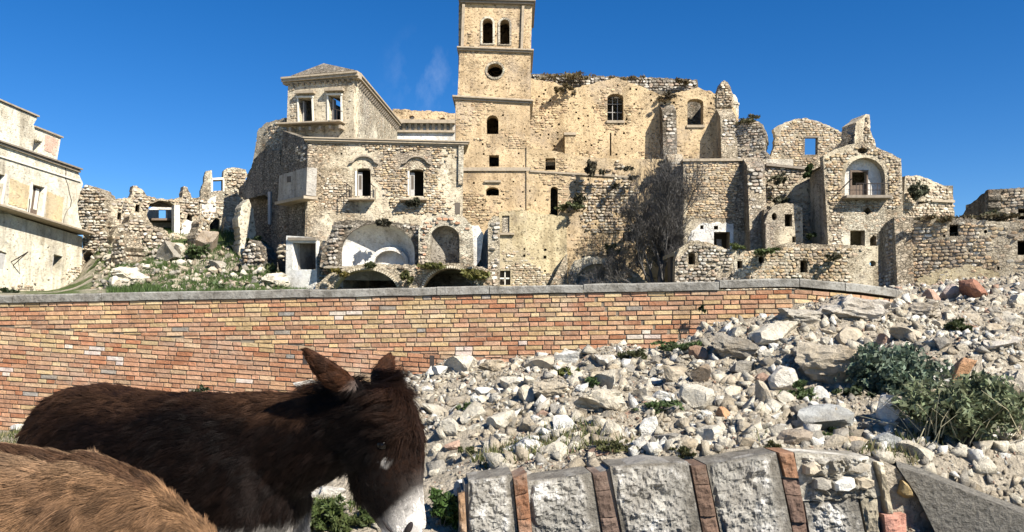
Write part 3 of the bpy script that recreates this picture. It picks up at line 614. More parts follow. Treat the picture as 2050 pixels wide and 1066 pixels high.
u0, z0 = F.uv(1356, 600); u1, zt = F.uv(1758, 500); mb = MB(); F.box(mb, u0, u1, z0, zt - .3, 2.0, 3.0); mb.build('rear_fill', M['room'], FW); mb = MB(); F.box(mb, u0, u1, zt - .28, zt - .05, .71, 4.6); mb.build('terrace_floor', M['soil'], FW)
wall(FW, 'plaster_patch', F, rag([(1468, 566), (1470, 512), (1500, 507), (1540, 515), (1590, 512), (1585, 545), (1540, 560)], 2.5, 5, 4), [rect(1475.5, 522.5, 1486.5, 538.5), ell(1524, 521, 6.4, 8.4, 8)], .03, M['pale_masonry'], -.03)
F = Fac(1808, 56, 1915, 57); BH = thing('back_house_ruin', 'ruined stone house with sloping broken top, just right of the chapel', 'ruined house', F.ppt(1860, 450))
out = [(1806, 460), (1914, 460)] + rag([(1911, 430), (1908, 396), (1906, 380), (1880, 368), (1856, 357), (1838, 352), (1812, 353)], 1.3, 4, 6)
hw = [[(1834, 410), (1858, 407), (1848, 403), (1836, 404)]]
wall(BH, 'wall', F, out, hw, .7, M['rubble_masonry']); stones(BH, F, out, (0.281, 0.178), .8, holes=hw, indiv=60, seed=49, proud=.07)
mb = MB(); F.off(1.4).pbox(mb, 1808, 372, 1908, 460, 0, .4); mb.build('rear_wall', M['dark_masonry'], BH); mb = MB(); F.off(-.2).pquad(mb, [(1866, 404), (1912, 406), (1912, 401), (1866, 400)], 0, .4); mb.build('ledge', M['trim'], BH)
# right stone building
F = Fac(1790, 38, 2110, 35.5); RS = thing('long_stone_house', 'long flat-topped stone house above the rubble heap at the right edge', 'house', F.ppt(1920, 600))
out = [(1797, 612), (2120, 612), (2120, 452)] + rag([(2120, 452), (2050, 446), (1990, 443), (1940, 438), (1900, 436), (1850, 438), (1820, 436), (1788, 434)], 1.5, 5, 8)
hw = [rect(1901, 450, 1918, 473), rect(2037, 482, 2056, 511), ell(1973, 464, 4, 4, 7), rect(1888, 470, 1893, 475), rect(1939, 501, 1942, 505), rect(1996, 534, 2001, 541)]
wall(RS, 'wall', F, out, hw, .8, M['rubble_masonry'])
stones(RS, F, [(1797, 600), (2120, 600), (2120, 455), (1790, 437)], (0.252, 0.148), .66, holes=hw, indiv=290, seed=51, cols=STONE_COLS + WARM_COLS, proud=.05)
u0, z0 = F.uv(1795, 612); u1, zt = F.uv(2115, 452); mb = MB(); F.box(mb, u0 + .8, u1, z0, zt - .2, 4.9, 5.3); mb.build('rear_wall', M['room'], RS); mb = MB(); F.box(mb, u0 + .8, u1, zt - .18, zt - .02, .82, 6); mb.build('roof', M['dark_masonry'], RS)
wall(RS, 'plaster_patch', F, rag([(1830, 605), (1835, 560), (1870, 545), (1930, 530), (1990, 545), (2020, 570), (2030, 605)], 4, 6, 5), [], .03, M['ochre_plaster'], -.06)
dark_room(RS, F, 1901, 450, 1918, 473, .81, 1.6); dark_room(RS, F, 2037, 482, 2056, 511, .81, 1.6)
S = Fac(1790.5, 37.99, 1756, 41.5)
o = wall(RS, 'side_wall', S, [(1799, 612), (1790, 436)] + rag([(1789, 436), (1774, 446), (1758, 466)], 1.5, 5, 3) + [(1758, 550), (1764, 612)], [], .7, M['rubble_masonry'])
stones(RS, S, [(1790, 600), (1788, 440), (1758, 468), (1762, 600)], (0.333, 0.178), .85, seed=52, cols=GREY_COLS, proud=.06)
# far right ruin
F = Fac(2000, 45, 2110, 44); FR = thing('far_right_house', 'stone house corner with a dark window rising beyond the flat-topped house at the right edge', 'house', F.ppt(2030, 460))
out = [(2002, 460), (2110, 460)] + rag([(2110, 374), (2060, 376), (2025, 377), (2003, 378)], 1.2, 5, 3)
hw = [rect(2038, 418, 2060, 440)]
wall(FR, 'wall', F, out, hw, .7, M['rubble_masonry']); stones(FR, F, out, (0.266, 0.163), .7, holes=hw, indiv=40, seed=54, proud=.05)
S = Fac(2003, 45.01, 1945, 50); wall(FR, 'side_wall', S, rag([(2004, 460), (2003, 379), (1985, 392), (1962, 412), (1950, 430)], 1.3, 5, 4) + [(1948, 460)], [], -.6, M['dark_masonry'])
dark_room(FR, F, 2038, 418, 2060, 440, .71, 1.6)
F = Fac(1945, 49, 1970, 49); mb = MB(); F.pbox(mb, 1948, 407, 1967, 440, 0, .8); tag(mb.build('stone_stump', M['rubble_masonry']), 'small square stone stump on the roofline near the right edge', 'ruined wall')
# ------------------------------------------------------------------ upper palazzo left of the tower
F = Fac(576, 48.3, 708, 47.2); UP = thing('upper_palazzo', 'pale upper palazzo storey with two dark windows and a heavy bracketed cornice', 'palazzo', F.ppt(640, 480))
w1 = rect(600, 197, 626, 247, -2); w2 = rect(659, 192, 683, 243, -1)
wall(UP, 'front_wall', F, [(566, 480), (708, 480), (708, 152), (577, 160)], [w1, w2], .6, M['house_masonry'])
S = Fac(708, 47.22, 797, 59.5)
u0, zb = F.uv(568, 480); u1, zt = F.uv(708, 152); zt2 = zt
# side wing as a solid with its long flank running back
sd = (S.pt(S.uv(797, 300)[0], 0) - S.pt(0, 0)); sd.z = 0; L = sd.length; sd.normalize(); fu = F.U
A0 = F.pt(F.uv(708, 300)[0], 0, 0)
def slabq(mb, p, q, z0, z1, t, sgn=1):
    d = (q - p); d.z = 0; d.normalize(); nn = Vector((-d.y, d.x, 0)) * t * sgn
    mb.hexa([Vector((*v.xy, z)) for z in (z0, z1) for v in (p, q, q + nn, p + nn)])
B0 = A0 + sd * L
mb = MB(); slabq(mb, A0 + sd * .62, B0, zb, zt - .02, .6, 1); mb.build('side_wall', M['pale_masonry'], UP)
C0 = F.pt(F.uv(577, 300)[0], 0, 0)
mb = MB(); slabq(mb, C0 + F.N * .62, C0 + F.N * 9, zb, zt - .25, .6, -1); mb.build('side_wall', M['house_masonry'], UP)
mb = MB(); F.box(mb, F.uv(577, 300)[0] + .6, F.uv(708, 300)[0] - 3.4, zb, zt - .3, 8.4, 9.0); mb.build('rear_wall', M['room'], UP)
mb = MB(); V = [F.ppt(577, 158, .3), F.ppt(706, 150, .3), B0 + Vector((0, 0, zt)), C0 + F.N * 9 + Vector((0, 0, zt - .3))]; V = [Vector((v.x, v.y, zt + .42)) for v in V]; ap = F.off(3.0).ppt(648, 127); ap2 = (V[2] + V[3]) / 2 + Vector((0, 0, .6))
mb.add(V + [ap, ap2], [(0, 1, 4), (1, 2, 5, 4), (2, 3, 5), (3, 0, 4, 5), (3, 2, 1, 0)]); mb.build('hipped_roof', M['dark_masonry'], UP)
# cornice on the front and down the flank, with brackets
def band(parent, name, p, q, z0, z1, out, mat, ins=.3, za=None):
    d = q - p; d.z = 0; d.normalize(); nn = Vector((d.y, -d.x, 0)); mb = MB()
    mb.hexa([Vector((*v.xy, z)) for z in (z0, z1) for v in (p + nn * out, q + nn * out, q - nn * ins, p - nn * ins)]); return mb.build(name, mat, parent)
PF0, PF1 = F.pt(F.uv(576, 300)[0] - .35, 0), F.pt(F.uv(708, 300)[0], 0)
for (p, q) in ((PF0, PF1 + F.U * .3), (A0 + sd * .3, B0)):
    for k, (a, b, o) in enumerate(((.0, .10, .10), (.103, .25, .26), (.253, .36, .34))): band(UP, 'cornice', p, q, zt - .18 + a, zt - .18 + b, o + (.002 if p is not PF0 else 0), M['trim'])
def brackets(parent, p, q, z0, z1, out, step, w, mat, name='bracket'):
    d = q - p; d.z = 0; L = d.length; d.normalize(); nn = Vector((d.y, -d.x, 0)); n = int(L / step); me = None
    for i in range(n):
        c = p + d * (step * (i + .5)); c.z = z0
        if me is None:
            mb = MB(); mb.add([d * a + nn * b + Vector((0, 0, z)) for (a, b, z) in ((-w / 2, 0, 0), (w / 2, 0, 0), (w / 2, 0, z1 - z0), (-w / 2, 0, z1 - z0), (-w / 2, out * .4, 0), (w / 2, out * .4, 0), (w / 2, out, z1 - z0), (-w / 2, out, z1 - z0))], [(0, 1, 2, 3), (4, 7, 6, 5), (0, 4, 5, 1), (3, 2, 6, 7), (0, 3, 7, 4), (1, 5, 6, 2)])
            o = mb.build(name, mat, parent); me = o.data; base = wloc(parent); me.transform(Matrix.Translation(base))
            o.location = c - base
        else: link(name, me, parent, c - wloc(parent))
brackets(UP, A0 + sd * .5, B0, zt - .40, zt - .19, .22, .42, .16, M['dark_trim']); brackets(UP, PF0 + F.U * .4, PF1, zt - .32, zt - .19, .18, .36, .14, M['dark_trim'])
mb = MB(); F.pquad(mb, [(578, 166), (706, 160), (706, 158), (578, 163)], -.1, .1); mb.build('string_course', M['brick_mortar'], UP)
for (a, b, y, dx) in ((596, 632, 186, 0), (653, 690, 181, 0)): mb = MB(); F.pquad(mb, [(a, y + 4), (b, y + 2.5), (b, y - 3), (a, y - 1)], -.3, .1); mb.build('window_hood', M['trim'], UP)
for (x0, y0, x1, y1, dx) in ((600, 197, 626, 247, -2), (659, 192, 683, 243, -1)):
    mb = MB(); F.pquad(mb, [(x0 - 3, y1), (x0 - .2, y1), (x0 + dx - .2, y0), (x0 + dx - 3, y0)], -.06, .3); F.pquad(mb, [(x1 + .2, y1), (x1 + 3, y1), (x1 + dx + 3, y0), (x1 + dx + .2, y0)], -.06, .3); F.pquad(mb, [(x0 + dx - 4, y0 - .2), (x1 + dx + 4, y0 - .6), (x1 + dx + 4, y0 - 4), (x0 + dx - 4, y0 - 3.5)], -.1, .3); mb.build('window_frame', M['white_trim'], UP)
mb = MB(); F.pquad(mb, [(601, 246), (603, 246), (603, 200), (601, 200)], .3, .6); F.pquad(mb, [(661, 242), (664, 242), (663, 196), (660, 196)], .3, .6); mb.build('shutter', M['grey_wood'], UP)
mb = MB(); F.pquad(mb, [(563, 255), (692, 249), (692, 245.5), (563, 251.5)], -.7, .1); mb.build('balcony_slab', M['trim'], UP, bevel=.02)
for k in range(6):
    x = 578 + k * 20; mb = MB(); G = F.off(-.5); G.pquad(mb, [(x, 262 - k), (x + 4, 262 - k), (x + 4, 254.8 - k * .95), (x, 255.2 - k * .95)], 0, .49); mb.build('bracket', M['trim'], UP)
rl = MB()
for k in range(3): rl.tube([F.ppt(682 + k * 3, 246, -.9 + .25 * k), F.ppt(682 + k * 3, 226, -.9 + .25 * k)], .02, 4)
rl.tube([F.ppt(681, 226, -.92), F.ppt(690, 226, -.3)], .025, 4); rl.build('railing', M['iron'], UP)
stones(UP, F, [(580, 240), (597, 240), (597, 172), (580, 172)], (0.222, 0.133), .6, seed=61, proud=.03); stones(UP, F, [(690, 240), (705, 240), (705, 165), (690, 165)], (0.222, 0.133), .6, seed=62, proud=.03)
# wing behind, with bracket cornice, between palazzo and tower
F = Fac(786, 59.9, 911, 60.0); WG = thing('rear_wing', 'white rear wing with bracketed cornice and two round holes, left of the bell tower', 'building', F.ppt(850, 300))
wall(WG, 'wall', F, [(780, 330), (911, 330), (911, 250), (780, 246)], [], .6, M['white_plaster'])
wall(WG, 'attic_wall', F, [(780, 243), (911, 247)] + rag([(911, 226), (870, 222), (830, 220), (786, 217)], 1.3, 4, 5), [ell(824, 234.5, 5.5, 4), ell(886, 238.5, 5.5, 4)], .5, M['tower_masonry'], .15)
a, b = F.ppt(780, 245), F.ppt(911, 249); z = (a.z + b.z) / 2; a.z = b.z = 0
band(WG, 'cornice', a, b, z - .1, z + .15, .5, M['trim']); band(WG, 'cornice', a, b, z - .7, z - .55, .2, M['trim']); brackets(WG, a, b, z - .55, z - .1, .4, .42, .2, M['trim'])
mb = MB(); F.pbox(mb, 780, 225, 905, 330, 1.5, 2); mb.build('rear_wall', M['room'], WG)

# ------------------------------------------------------------------ house with two balcony windows below
F = Fac(612, 44.5, 928, 45.5); MH = thing('two_window_house', 'large stone house front with two arched balcony windows and a flat cornice', 'house', F.ppt(770, 590))
w1 = arch(715, 337, 742, 393, 341, 8); w2 = arch(820, 339, 848, 393, 343, 8)
out = [(606, 590), (926, 590), (927, 289), (617, 280)]
P_ = putlogs(out, [w1, w2, rect(690, 300, 860, 410), rect(640, 430, 930, 590)], (36, 26), 1.6, .5, 18)
wall(MH, 'front_wall', F, out, [w1, w2] + P_, .6, M['house_masonry'])
stones(MH, F, [(700, 430), (900, 430), (920, 292), (690, 286)], (0.21, 0.12), .50, holes=[w1, w2, rect(692, 306, 762, 334), rect(794, 306, 864, 334)] + P_, indiv=110, seed=64, cols=STONE_COLS + WARM_COLS, proud=.06)
stones(MH, F, [(612, 430), (700, 430), (690, 286), (618, 284)], (0.21, 0.12), .40, holes=P_, seed=65, proud=.04)
S = Fac(551, 48, 611, 44.55); R_ = S
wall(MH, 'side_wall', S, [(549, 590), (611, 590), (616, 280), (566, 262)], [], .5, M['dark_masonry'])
G = S.off(-.55); mb = MB(); G.pquad(mb, [(556, 404), (613, 391), (615, 335), (559, 352)], 0, .54); o = mb.build('oriel_box', M['grey_plaster'], MH)
mb = MB(); G.pquad(mb, [(555, 411), (613.5, 398), (613.5, 392.5), (555, 405)], -.15, .6); mb.build('oriel_ledge', M['trim'], MH); mb = MB(); G.pquad(mb, [(575, 366), (582, 365), (582, 353), (575, 354)], -.02, .1); mb.build('oriel_window', M['room'], MH)
stones(MH, S, [(562, 335), (612, 325), (614, 284), (566, 275)], (0.296, 0.163), .7, seed=66, cols=GREY_COLS, proud=.07)
(ua, za), (ub, zb2) = F.uv(618, 277), F.uv(930, 285)
for (h0, h1, o) in ((0, .09, .08), (.093, .2, .2), (.203, .27, .26)):
    mb = MB(); F.quad(mb, [(ua - o, za + h0 - .25), (ub + o, zb2 + h0 - .25), (ub + o, zb2 + h1 - .25), (ua - o, za + h1 - .25)], -o, 2.6); mb.build('cornice', M['trim'], MH)
u1, z0 = F.uv(925, 590); mb = MB(); F.box(mb, u1 - .55, u1 - .02, z0, zb2 - .3, .62, 2.4); mb.build('side_wall', M['house_masonry'], MH)
u0, _ = F.uv(612, 590); mb = MB(); F.box(mb, u0 + .5, u1 - .6, z0, za - .3, 2.3, 2.7); mb.build('rear_wall', M['room'], MH)
mb = MB(); F.pquad(mb, [(917, 370), (927, 370), (928, 290), (918, 290)], -.14, .3); mb.build('corner_pilaster', M['pale_masonry'], MH)
for (x0, x1, dy) in ((715, 742, 0), (820, 848, 1)):
    mb = MB(); cxx = (x0 + x1) / 2
    # curved hood above the window
    pts = [(cxx - 29, 327 + dy)] + [(cxx + 21 * math.cos(R(a)), 328 + dy - 15 * math.sin(R(a))) for a in range(165, 14, -15)] + [(cxx + 29, 329 + dy)]
    for a, b in zip(pts[:-1], pts[1:]): F.pquad(mb, [(a[0], a[1] + 1.6), (b[0], b[1] + 1.6), (b[0], b[1] - .9), (a[0], a[1] - .9)], -.16, .1)
    mb.build('window_hood', M['dark_trim'], MH)
    mb = MB(); G = F.off(-.6); G.pbox(mb, x0 - 19, 396 + dy, x1 + 7, 400 + dy, 0, .59); mb.build('balcony_slab', M['trim'], MH, bevel=.02)
    mb = MB(); F.pquad(mb, [(x0 - 4, 393), (x0 - .3, 393), (x0 - .3, 343), (x0 - 4, 343)], -.04, .2); mb.build('window_frame', M['white_trim'], MH)
    # half-open white door leaf with dark pane
    hx = x0 + 1; mb = MB(); leaf = [(hx, 393), (hx + 9, 392), (hx + 9, 344 + dy), (hx, 343 + dy)]; F.pquad(mb, leaf, .25, .3); lf = mb.build('door_leaf', M['grey_wood'], MH)
    mb = MB(); F.pquad(mb, [(hx + 2.5, 378), (hx + 7.5, 378), (hx + 7.5, 350), (hx + 2.5, 350)], .235, .26); mb.build('pane', M['room'], lf)
rl = MB(); G = F.off(-.7)
for (a, b) in ((694, 702), (742, 750)):
    for k in range(3): x = a + (b - a) * k / 2; rl.tube([G.ppt(x, 397, .3 * k), G.ppt(x, 367 + 3 * k, .3 * k)], .025, 4)
    rl.tube([G.ppt(a, 368, 0), G.ppt(b, 372, .6)], .03, 4)
rl.build('balcony_railing', M['iron'], MH)
mb = MB(); F.pbox(mb, 911, 406, 921, 429, -.02, .1); mb.build('dark_slot', M['room'], MH)

# ------------------------------------------------------------------ vault ruin with white apse, niche and two cellar arches
F = Fac(640, 41.5, 1000, 41.5); VR = thing('vaulted_ruin', 'ruin with a large white apse, round-headed niche and two cellar arches', 'ruined church', F.ppt(820, 590))
ap = arch(683, 447, 830, 534, 505, 20)
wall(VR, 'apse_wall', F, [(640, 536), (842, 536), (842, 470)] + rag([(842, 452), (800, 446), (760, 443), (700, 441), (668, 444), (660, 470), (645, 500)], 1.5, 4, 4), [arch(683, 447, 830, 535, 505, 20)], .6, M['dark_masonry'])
niche(VR, 'apse', F, 756.5, 74, 446.5, 505, 560, M['white_plaster'], .1, .5)
stones(VR, F, [(645, 534), (842, 534), (842, 452), (760, 444), (668, 446)], (0.266, 0.163), .95, holes=[arch(680, 444, 833, 540, 500, 20)], seed=70, cols=GREY_COLS, proud=.09)
Gm = F.off(.55); inner = arch(747, 501, 813, 540, 530, 14)
wall(VR, 'inner_arch', Gm, arch(741, 495, 818, 540, 528, 14), [arch(748, 502, 812, 539.6, 531, 14)], .5, M['white_plaster'])
G = F.off(-.8); nb = arch(861, 452, 920, 527, 478, 18)
wall(VR, 'niche_wall', G, [(838, 536), (948, 536), (948, 520)] + rag([(946, 470), (944, 450), (930, 436), (900, 431), (868, 432), (846, 440), (838, 460)], 1.3, 4, 6), [nb], .7, M['pale_masonry'])
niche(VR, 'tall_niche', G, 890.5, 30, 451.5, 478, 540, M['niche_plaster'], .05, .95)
stones(VR, G, [(838, 534), (860, 534), (860, 470), (870, 450), (920, 450), (940, 470), (944, 450), (900, 432), (846, 440)], (0.252, 0.148), .85, holes=[arch(857, 448, 924, 540, 474, 18)], seed=71, cols=[(.5, .28, .17), (.56, .36, .24), (.5, .42, .32), (.6, .5, .38)], proud=.07)
wall(VR, 'white_flank', G.off(.05), [(921, 537), (950, 537), (962, 520), (968, 470), (958, 452), (944, 452), (930, 462), (922, 480)], [], .9, M['white_plaster'])
wall(VR, 'fan_vault', F.off(.6), [(940, 540), (985, 540), (985, 450), (972, 462), (955, 500)], [], .3, M['grey_plaster'])
G3 = F.off(-1.3); wall(VR, 'stone_pier', G3, [(977, 592), (1000, 592), (1000, 440)] + rag([(1000, 436), (993, 432), (984, 436), (977, 446)], 1, 4, 2), [], 1.6, M['rubble_masonry']); stones(VR, G3, [(977, 590), (1000, 590), (1000, 436), (978, 444)], (0.252, 0.163), .7, seed=72, cols=GREY_COLS, proud=.08)
cell = F.off(-1.6); c1 = arch(667, 541, 798, 599, 590, 20); c2 = arch(846, 538, 958, 599, 590, 20)
wall(VR, 'cellar_front', cell, [(630, 600), (985, 600), (985, 548)] + rag([(985, 540), (960, 534), (930, 529), (880, 528), (840, 531), (800, 530), (740, 528), (700, 534), (660, 548), (632, 572)], 1.3, 5, 9), [c1, c2], .8, M['rubble_masonry'])
stones(VR, cell, [(632, 596), (985, 596), (985, 545), (930, 531), (800, 532), (700, 537), (640, 570)], (0.252, 0.148), .8, holes=[arch(660, 535, 805, 600, 586, 20), arch(840, 532, 964, 600, 586, 20)], seed=73, cols=STONE_COLS + [(.5, .3, .2)], proud=.1)
mb = MB(); cell.pbox(mb, 640, 530, 980, 600, 5, 5.3); mb.build('cellar_back', M['dark_masonry'], VR)
mb = MB(); cell.pbox(mb, 640, 531, 980, 535, .85, 5.0); mb.build('cellar_roof', M['soil'], VR)
vs = MB()
for (x0, y0, x1, sp) in ((667, 541, 798, 590), (846, 538, 958, 590)):
    cxx, rx, ry = (x0 + x1) / 2, (x1 - x0) / 2, sp - y0; nv = 40
    for k in range(4, nv - 3):
        a0, a1 = math.pi * k / nv, math.pi * (k + .62) / nv
        q = [(cxx + (rx + e) * math.cos(a), sp - (ry + e) * math.sin(a)) for (a, e) in ((a0, .5), (a0, 5), (a1, 5), (a1, .5))]
        g = random.uniform(.8, 1.1); cell.pquad(vs, [q[3], q[0], q[1], q[2]], -.12, .2, (.62 * g, .55 * g, .42 * g))
tag(vs.build('arch_bricks', M['stone'], VR), kind='stuff')
# little doorway hut
F = Fac(572, 42.6, 640, 42); HU = thing('doorway_hut', 'small roofless white hut with one square dark opening at the left of the vaulted ruin', 'hut', F.ppt(603, 590))
wall(HU, 'wall', F, [(571, 592), (634, 592), (634, 476), (573, 472)], [rect(586, 486, 632, 540)], .5, M['white_plaster'])
mb = MB(); F.pbox(mb, 578, 476, 634, 482, -.1, 3); mb.build('lintel_slab', M['dark_trim'], HU); mb = MB(); F.pbox(mb, 572, 470, 640, 592, 3, 3.3); mb.build('rear_wall', M['room'], HU)
mb = MB(); u0, z0 = F.uv(573, 592); zt = F.uv(600, 478)[1]; F.box(mb, u0, u0 + .4, z0, zt - .1, .51, 2.95); mb.build('side_wall', M['grey_plaster'], HU); u1, _ = F.uv(633, 592); mb = MB(); F.box(mb, u1 - .3, u1 + 1.2, z0, zt - .6, .51, 2.95); mb.build('side_wall', M['rubble_masonry'], HU)
F2 = F.off(.3); wall(HU, 'rubble_flank', F2, rag([(634, 592), (668, 592), (664, 540), (660, 500), (650, 482), (634, 480)], 1.8, 4, 5), [], .9, M['rubble_masonry']); stones(HU, F2, [(635, 590), (666, 590), (660, 500), (650, 484), (635, 484)], (0.252, 0.185), .9, seed=75, cols=[(.5, .3, .2), (.55, .45, .33), (.6, .52, .4)], proud=.14)

# ------------------------------------------------------------------ dark overhanging ruin between left ruins and palazzo
F = Fac(470, 52, 572, 50); OR_ = thing('overhanging_ruin', 'shaded overhanging ruin with torn edge between the sky-window ruin and the palazzo', 'ruined house', F.ppt(540, 520))
wall(OR_, 'lit_wall', F.off(1.4), rag([(505, 330), (572, 330), (572, 236), (552, 240), (530, 248), (516, 262), (512, 290)], 1.5, 4, 6), [], .8, M['pale_masonry'])
stones(OR_, F.off(1.4), [(512, 320), (570, 320), (570, 238), (530, 250), (515, 264)], (0.266, 0.163), .5, seed=77, proud=.08)
Sd = Fac(568, 49, 478, 54.5)
wall(OR_, 'shaded_wall', Sd, rag([(568, 420), (560, 300), (540, 303), (520, 306), (508, 320), (498, 345), (490, 365), (478, 378)], 1.6, 5, 7) + rag([(478, 394), (500, 398), (530, 390), (540, 400), (545, 520), (566, 520)], 1.2, 6, 3), [], .8, M['dark_masonry'])  # darker masonry, here and on the inner wall, paints in the overhang's shade
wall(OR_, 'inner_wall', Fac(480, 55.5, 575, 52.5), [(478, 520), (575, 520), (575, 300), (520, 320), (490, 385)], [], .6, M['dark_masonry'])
mb = MB(); F.pbox(mb, 541, 385, 546, 450, -.2, .3); mb.build('post', M['grey_wood'], OR_)
# ruin with a window to the sky
F = Fac(398, 55.5, 500, 57); SWR = thing('sky_window_ruin', 'ruined wall stump with an empty white window frame open to the sky', 'ruined house', F.ppt(450, 480))
wall(SWR, 'wall', F, rag([(400, 490), (496, 490), (498, 430), (500, 396), (488, 370), (496, 350), (492, 340), (472, 336), (455, 337), (448, 341)], 1.3, 5, 8) + [(446.5, 355), (425, 357)] + rag([(424, 341), (412, 343), (409, 360), (402, 380), (400, 420)], 1.3, 4, 3), [[(426, 383), (446, 382), (446, 360), (426, 361)], [(418, 480), (420, 450), (432, 436), (440, 440), (440, 482)]], .7, M['pale_masonry'])
mb = MB(); F.pquad(mb, [(424, 361), (448, 360), (448, 356), (424, 357)], -.05, .5); F.pquad(mb, [(423, 385), (426, 385), (426, 361.2), (423, 361.2)], -.04, .3); F.pquad(mb, [(446, 384), (449, 384), (449, 360.2), (446, 360.2)], -.04, .3); mb.build('window_frame', M['white_trim'], SWR)
stones(SWR, F, [(400, 488), (494, 488), (498, 400), (492, 345), (450, 340), (450, 385), (423, 385), (423, 345), (412, 345), (402, 380)], (0.266, 0.163), .62, holes=[[(418, 480), (420, 450), (432, 436), (440, 440), (440, 482)]], indiv=60, seed=79, proud=.09)
mb = MB(); F.off(2.0).pbox(mb, 405, 432, 492, 490, 0, .4); mb.build('rear_wall', M['dark_masonry'], SWR)
wall(SWR, 'white_plaster_face', F.off(-.03), rag([(404, 430), (404, 410), (420, 398), (434, 392), (432, 415), (430, 436), (418, 442)], 2, 5, 5), [], .03, M['white_plaster'])
G = F.off(-1.0); wall(SWR, 'fallen_pier', G, rag([(447, 560), (474, 560), (476, 500), (478, 450), (470, 435), (452, 434), (448, 450), (447, 500)], 1.8, 5, 5), [], 1.0, M['pale_masonry']); stones(SWR, G, [(448, 556), (473, 556), (476, 450), (452, 438)], (0.266, 0.163), .6, seed=80, proud=.08)
# long broken wall with a vaulted room
F = Fac(205, 52, 420, 56); BW = thing('vaulted_room_ruin', 'broken wall with jagged crest and a torn-open vaulted room holding a tiny sky-lit window', 'ruined house', F.ppt(310, 490))
vault = [(292, 428), (372, 428)] + [(372 - 6 - 5 * k, 418 - 12 * math.sin(math.pi * (k + 1) / 15)) for k in range(14)] + [(296, 410)]
hole = rag([(294, 470), (294, 430), (300, 408), (318, 402), (336, 404), (352, 412), (358, 440), (356, 470)], .8, 6, 2)[:]
BH_ = [arch(227, 484, 245, 504, 490, 8), [(398, 478), (400, 448), (410, 436), (417, 446), (416, 478)], rag([(372, 444), (384, 446), (386, 432), (376, 428)], 1, 4, 3), [(234, 440), (242, 441), (243, 426), (236, 425)], [(270, 424), (279, 426), (280, 410), (272, 409)]]
wall(BW, 'wall', F, [(200, 505), (420, 505)] + rag([(420, 400), (402, 396), (384, 397), (375, 375), (368, 373), (364, 396), (335, 400), (318, 398), (296, 393), (282, 378), (274, 372), (266, 372), (262, 396), (235, 398), (212, 402), (200, 404)], 1.5, 4, 9), [hole] + BH_, .7, M['rubble_masonry'])
for h_ in BH_: dark_room(BW, F, min(q[0] for q in h_), min(q[1] for q in h_), max(q[0] for q in h_), max(q[1] for q in h_), .71, 1.4)
stones(BW, F, [(202, 500), (418, 500), (418, 402), (384, 399), (368, 377), (362, 400), (296, 396), (268, 375), (262, 400), (202, 406)], (0.281, 0.163), .62, holes=[hole] + BH_, indiv=80, seed=82, cols=STONE_COLS + GREY_COLS, proud=.11)
G = F.off(2.4); skyw = rect(318, 420, 336, 441)
wall(BW, 'room_back_wall', G, [(288, 475), (364, 475), (364, 428), (356, 414), (340, 407), (318, 408), (300, 418), (290, 440)], [skyw], .5, M['white_plaster'])
mb = MB(); F.off(.72).pquad(mb, [(290, 410), (362, 412), (362, 402), (290, 402)], 0, 1.2); mb.build('vault_roof', M['dark_masonry'], BW)
mb = MB(); G.pquad(mb, [(290, 446), (360, 446), (360, 442), (290, 442)], -1.6, -.02); mb.build('floor_beam', M['wood'], BW)
mb = MB(); F.pbox(mb, 346, 412, 357, 472, -.3, .3); mb.build('white_pier', M['white_plaster'], BW)
wall(BW, 'white_plaster_face', F.off(-.04), rag([(362, 500), (364, 450), (374, 440), (396, 446), (400, 470), (398, 500)], 2.2, 5, 4), [], .04, M['white_plaster'])
wall(BW, 'white_plaster_face', F.off(-.04), rag([(224, 500), (226, 474), (240, 468), (246, 478), (246, 500)], 1.8, 5, 6), [], .04, M['white_plaster'])
wall(BW, 'bulging_wall', F.off(-.9), rag([(250, 505), (258, 460), (270, 438), (292, 432), (306, 452), (318, 480), (322, 505)], 1.8, 4, 6), [], 1.2, M['rubble_masonry']); stones(BW, F.off(-.9), [(252, 500), (260, 460), (290, 436), (318, 500)], (0.266, 0.178), .8, seed=83, proud=.12)
G = F.off(-1.6); CRG = [(222, 520), (226, 470), (236, 452), (252, 447), (262, 430), (280, 436), (300, 452), (322, 458), (334, 470), (350, 466), (372, 476), (390, 470), (404, 484), (412, 520)]
wall(BW, 'collapsed_wall', G, rag(CRG, 2.2, 4, 11), [], 1.4, M['rubble_masonry']); stones(BW, G, CRG, (.3, .2), .8, seed=84, proud=.13, cols=STONE_COLS + GREY_COLS)
G = Fac(440, 48.5, 500, 49.5); CR2 = [(478, 540), (482, 470), (476, 440), (486, 408), (498, 398), (508, 420), (512, 470), (518, 540)]
wall(SWR, 'side_pier', G, rag(CR2, 1.8, 4, 12), [], 1.1, M['pale_masonry']); stones(SWR, G, CR2, (.3, .2), .75, seed=86, proud=.1)
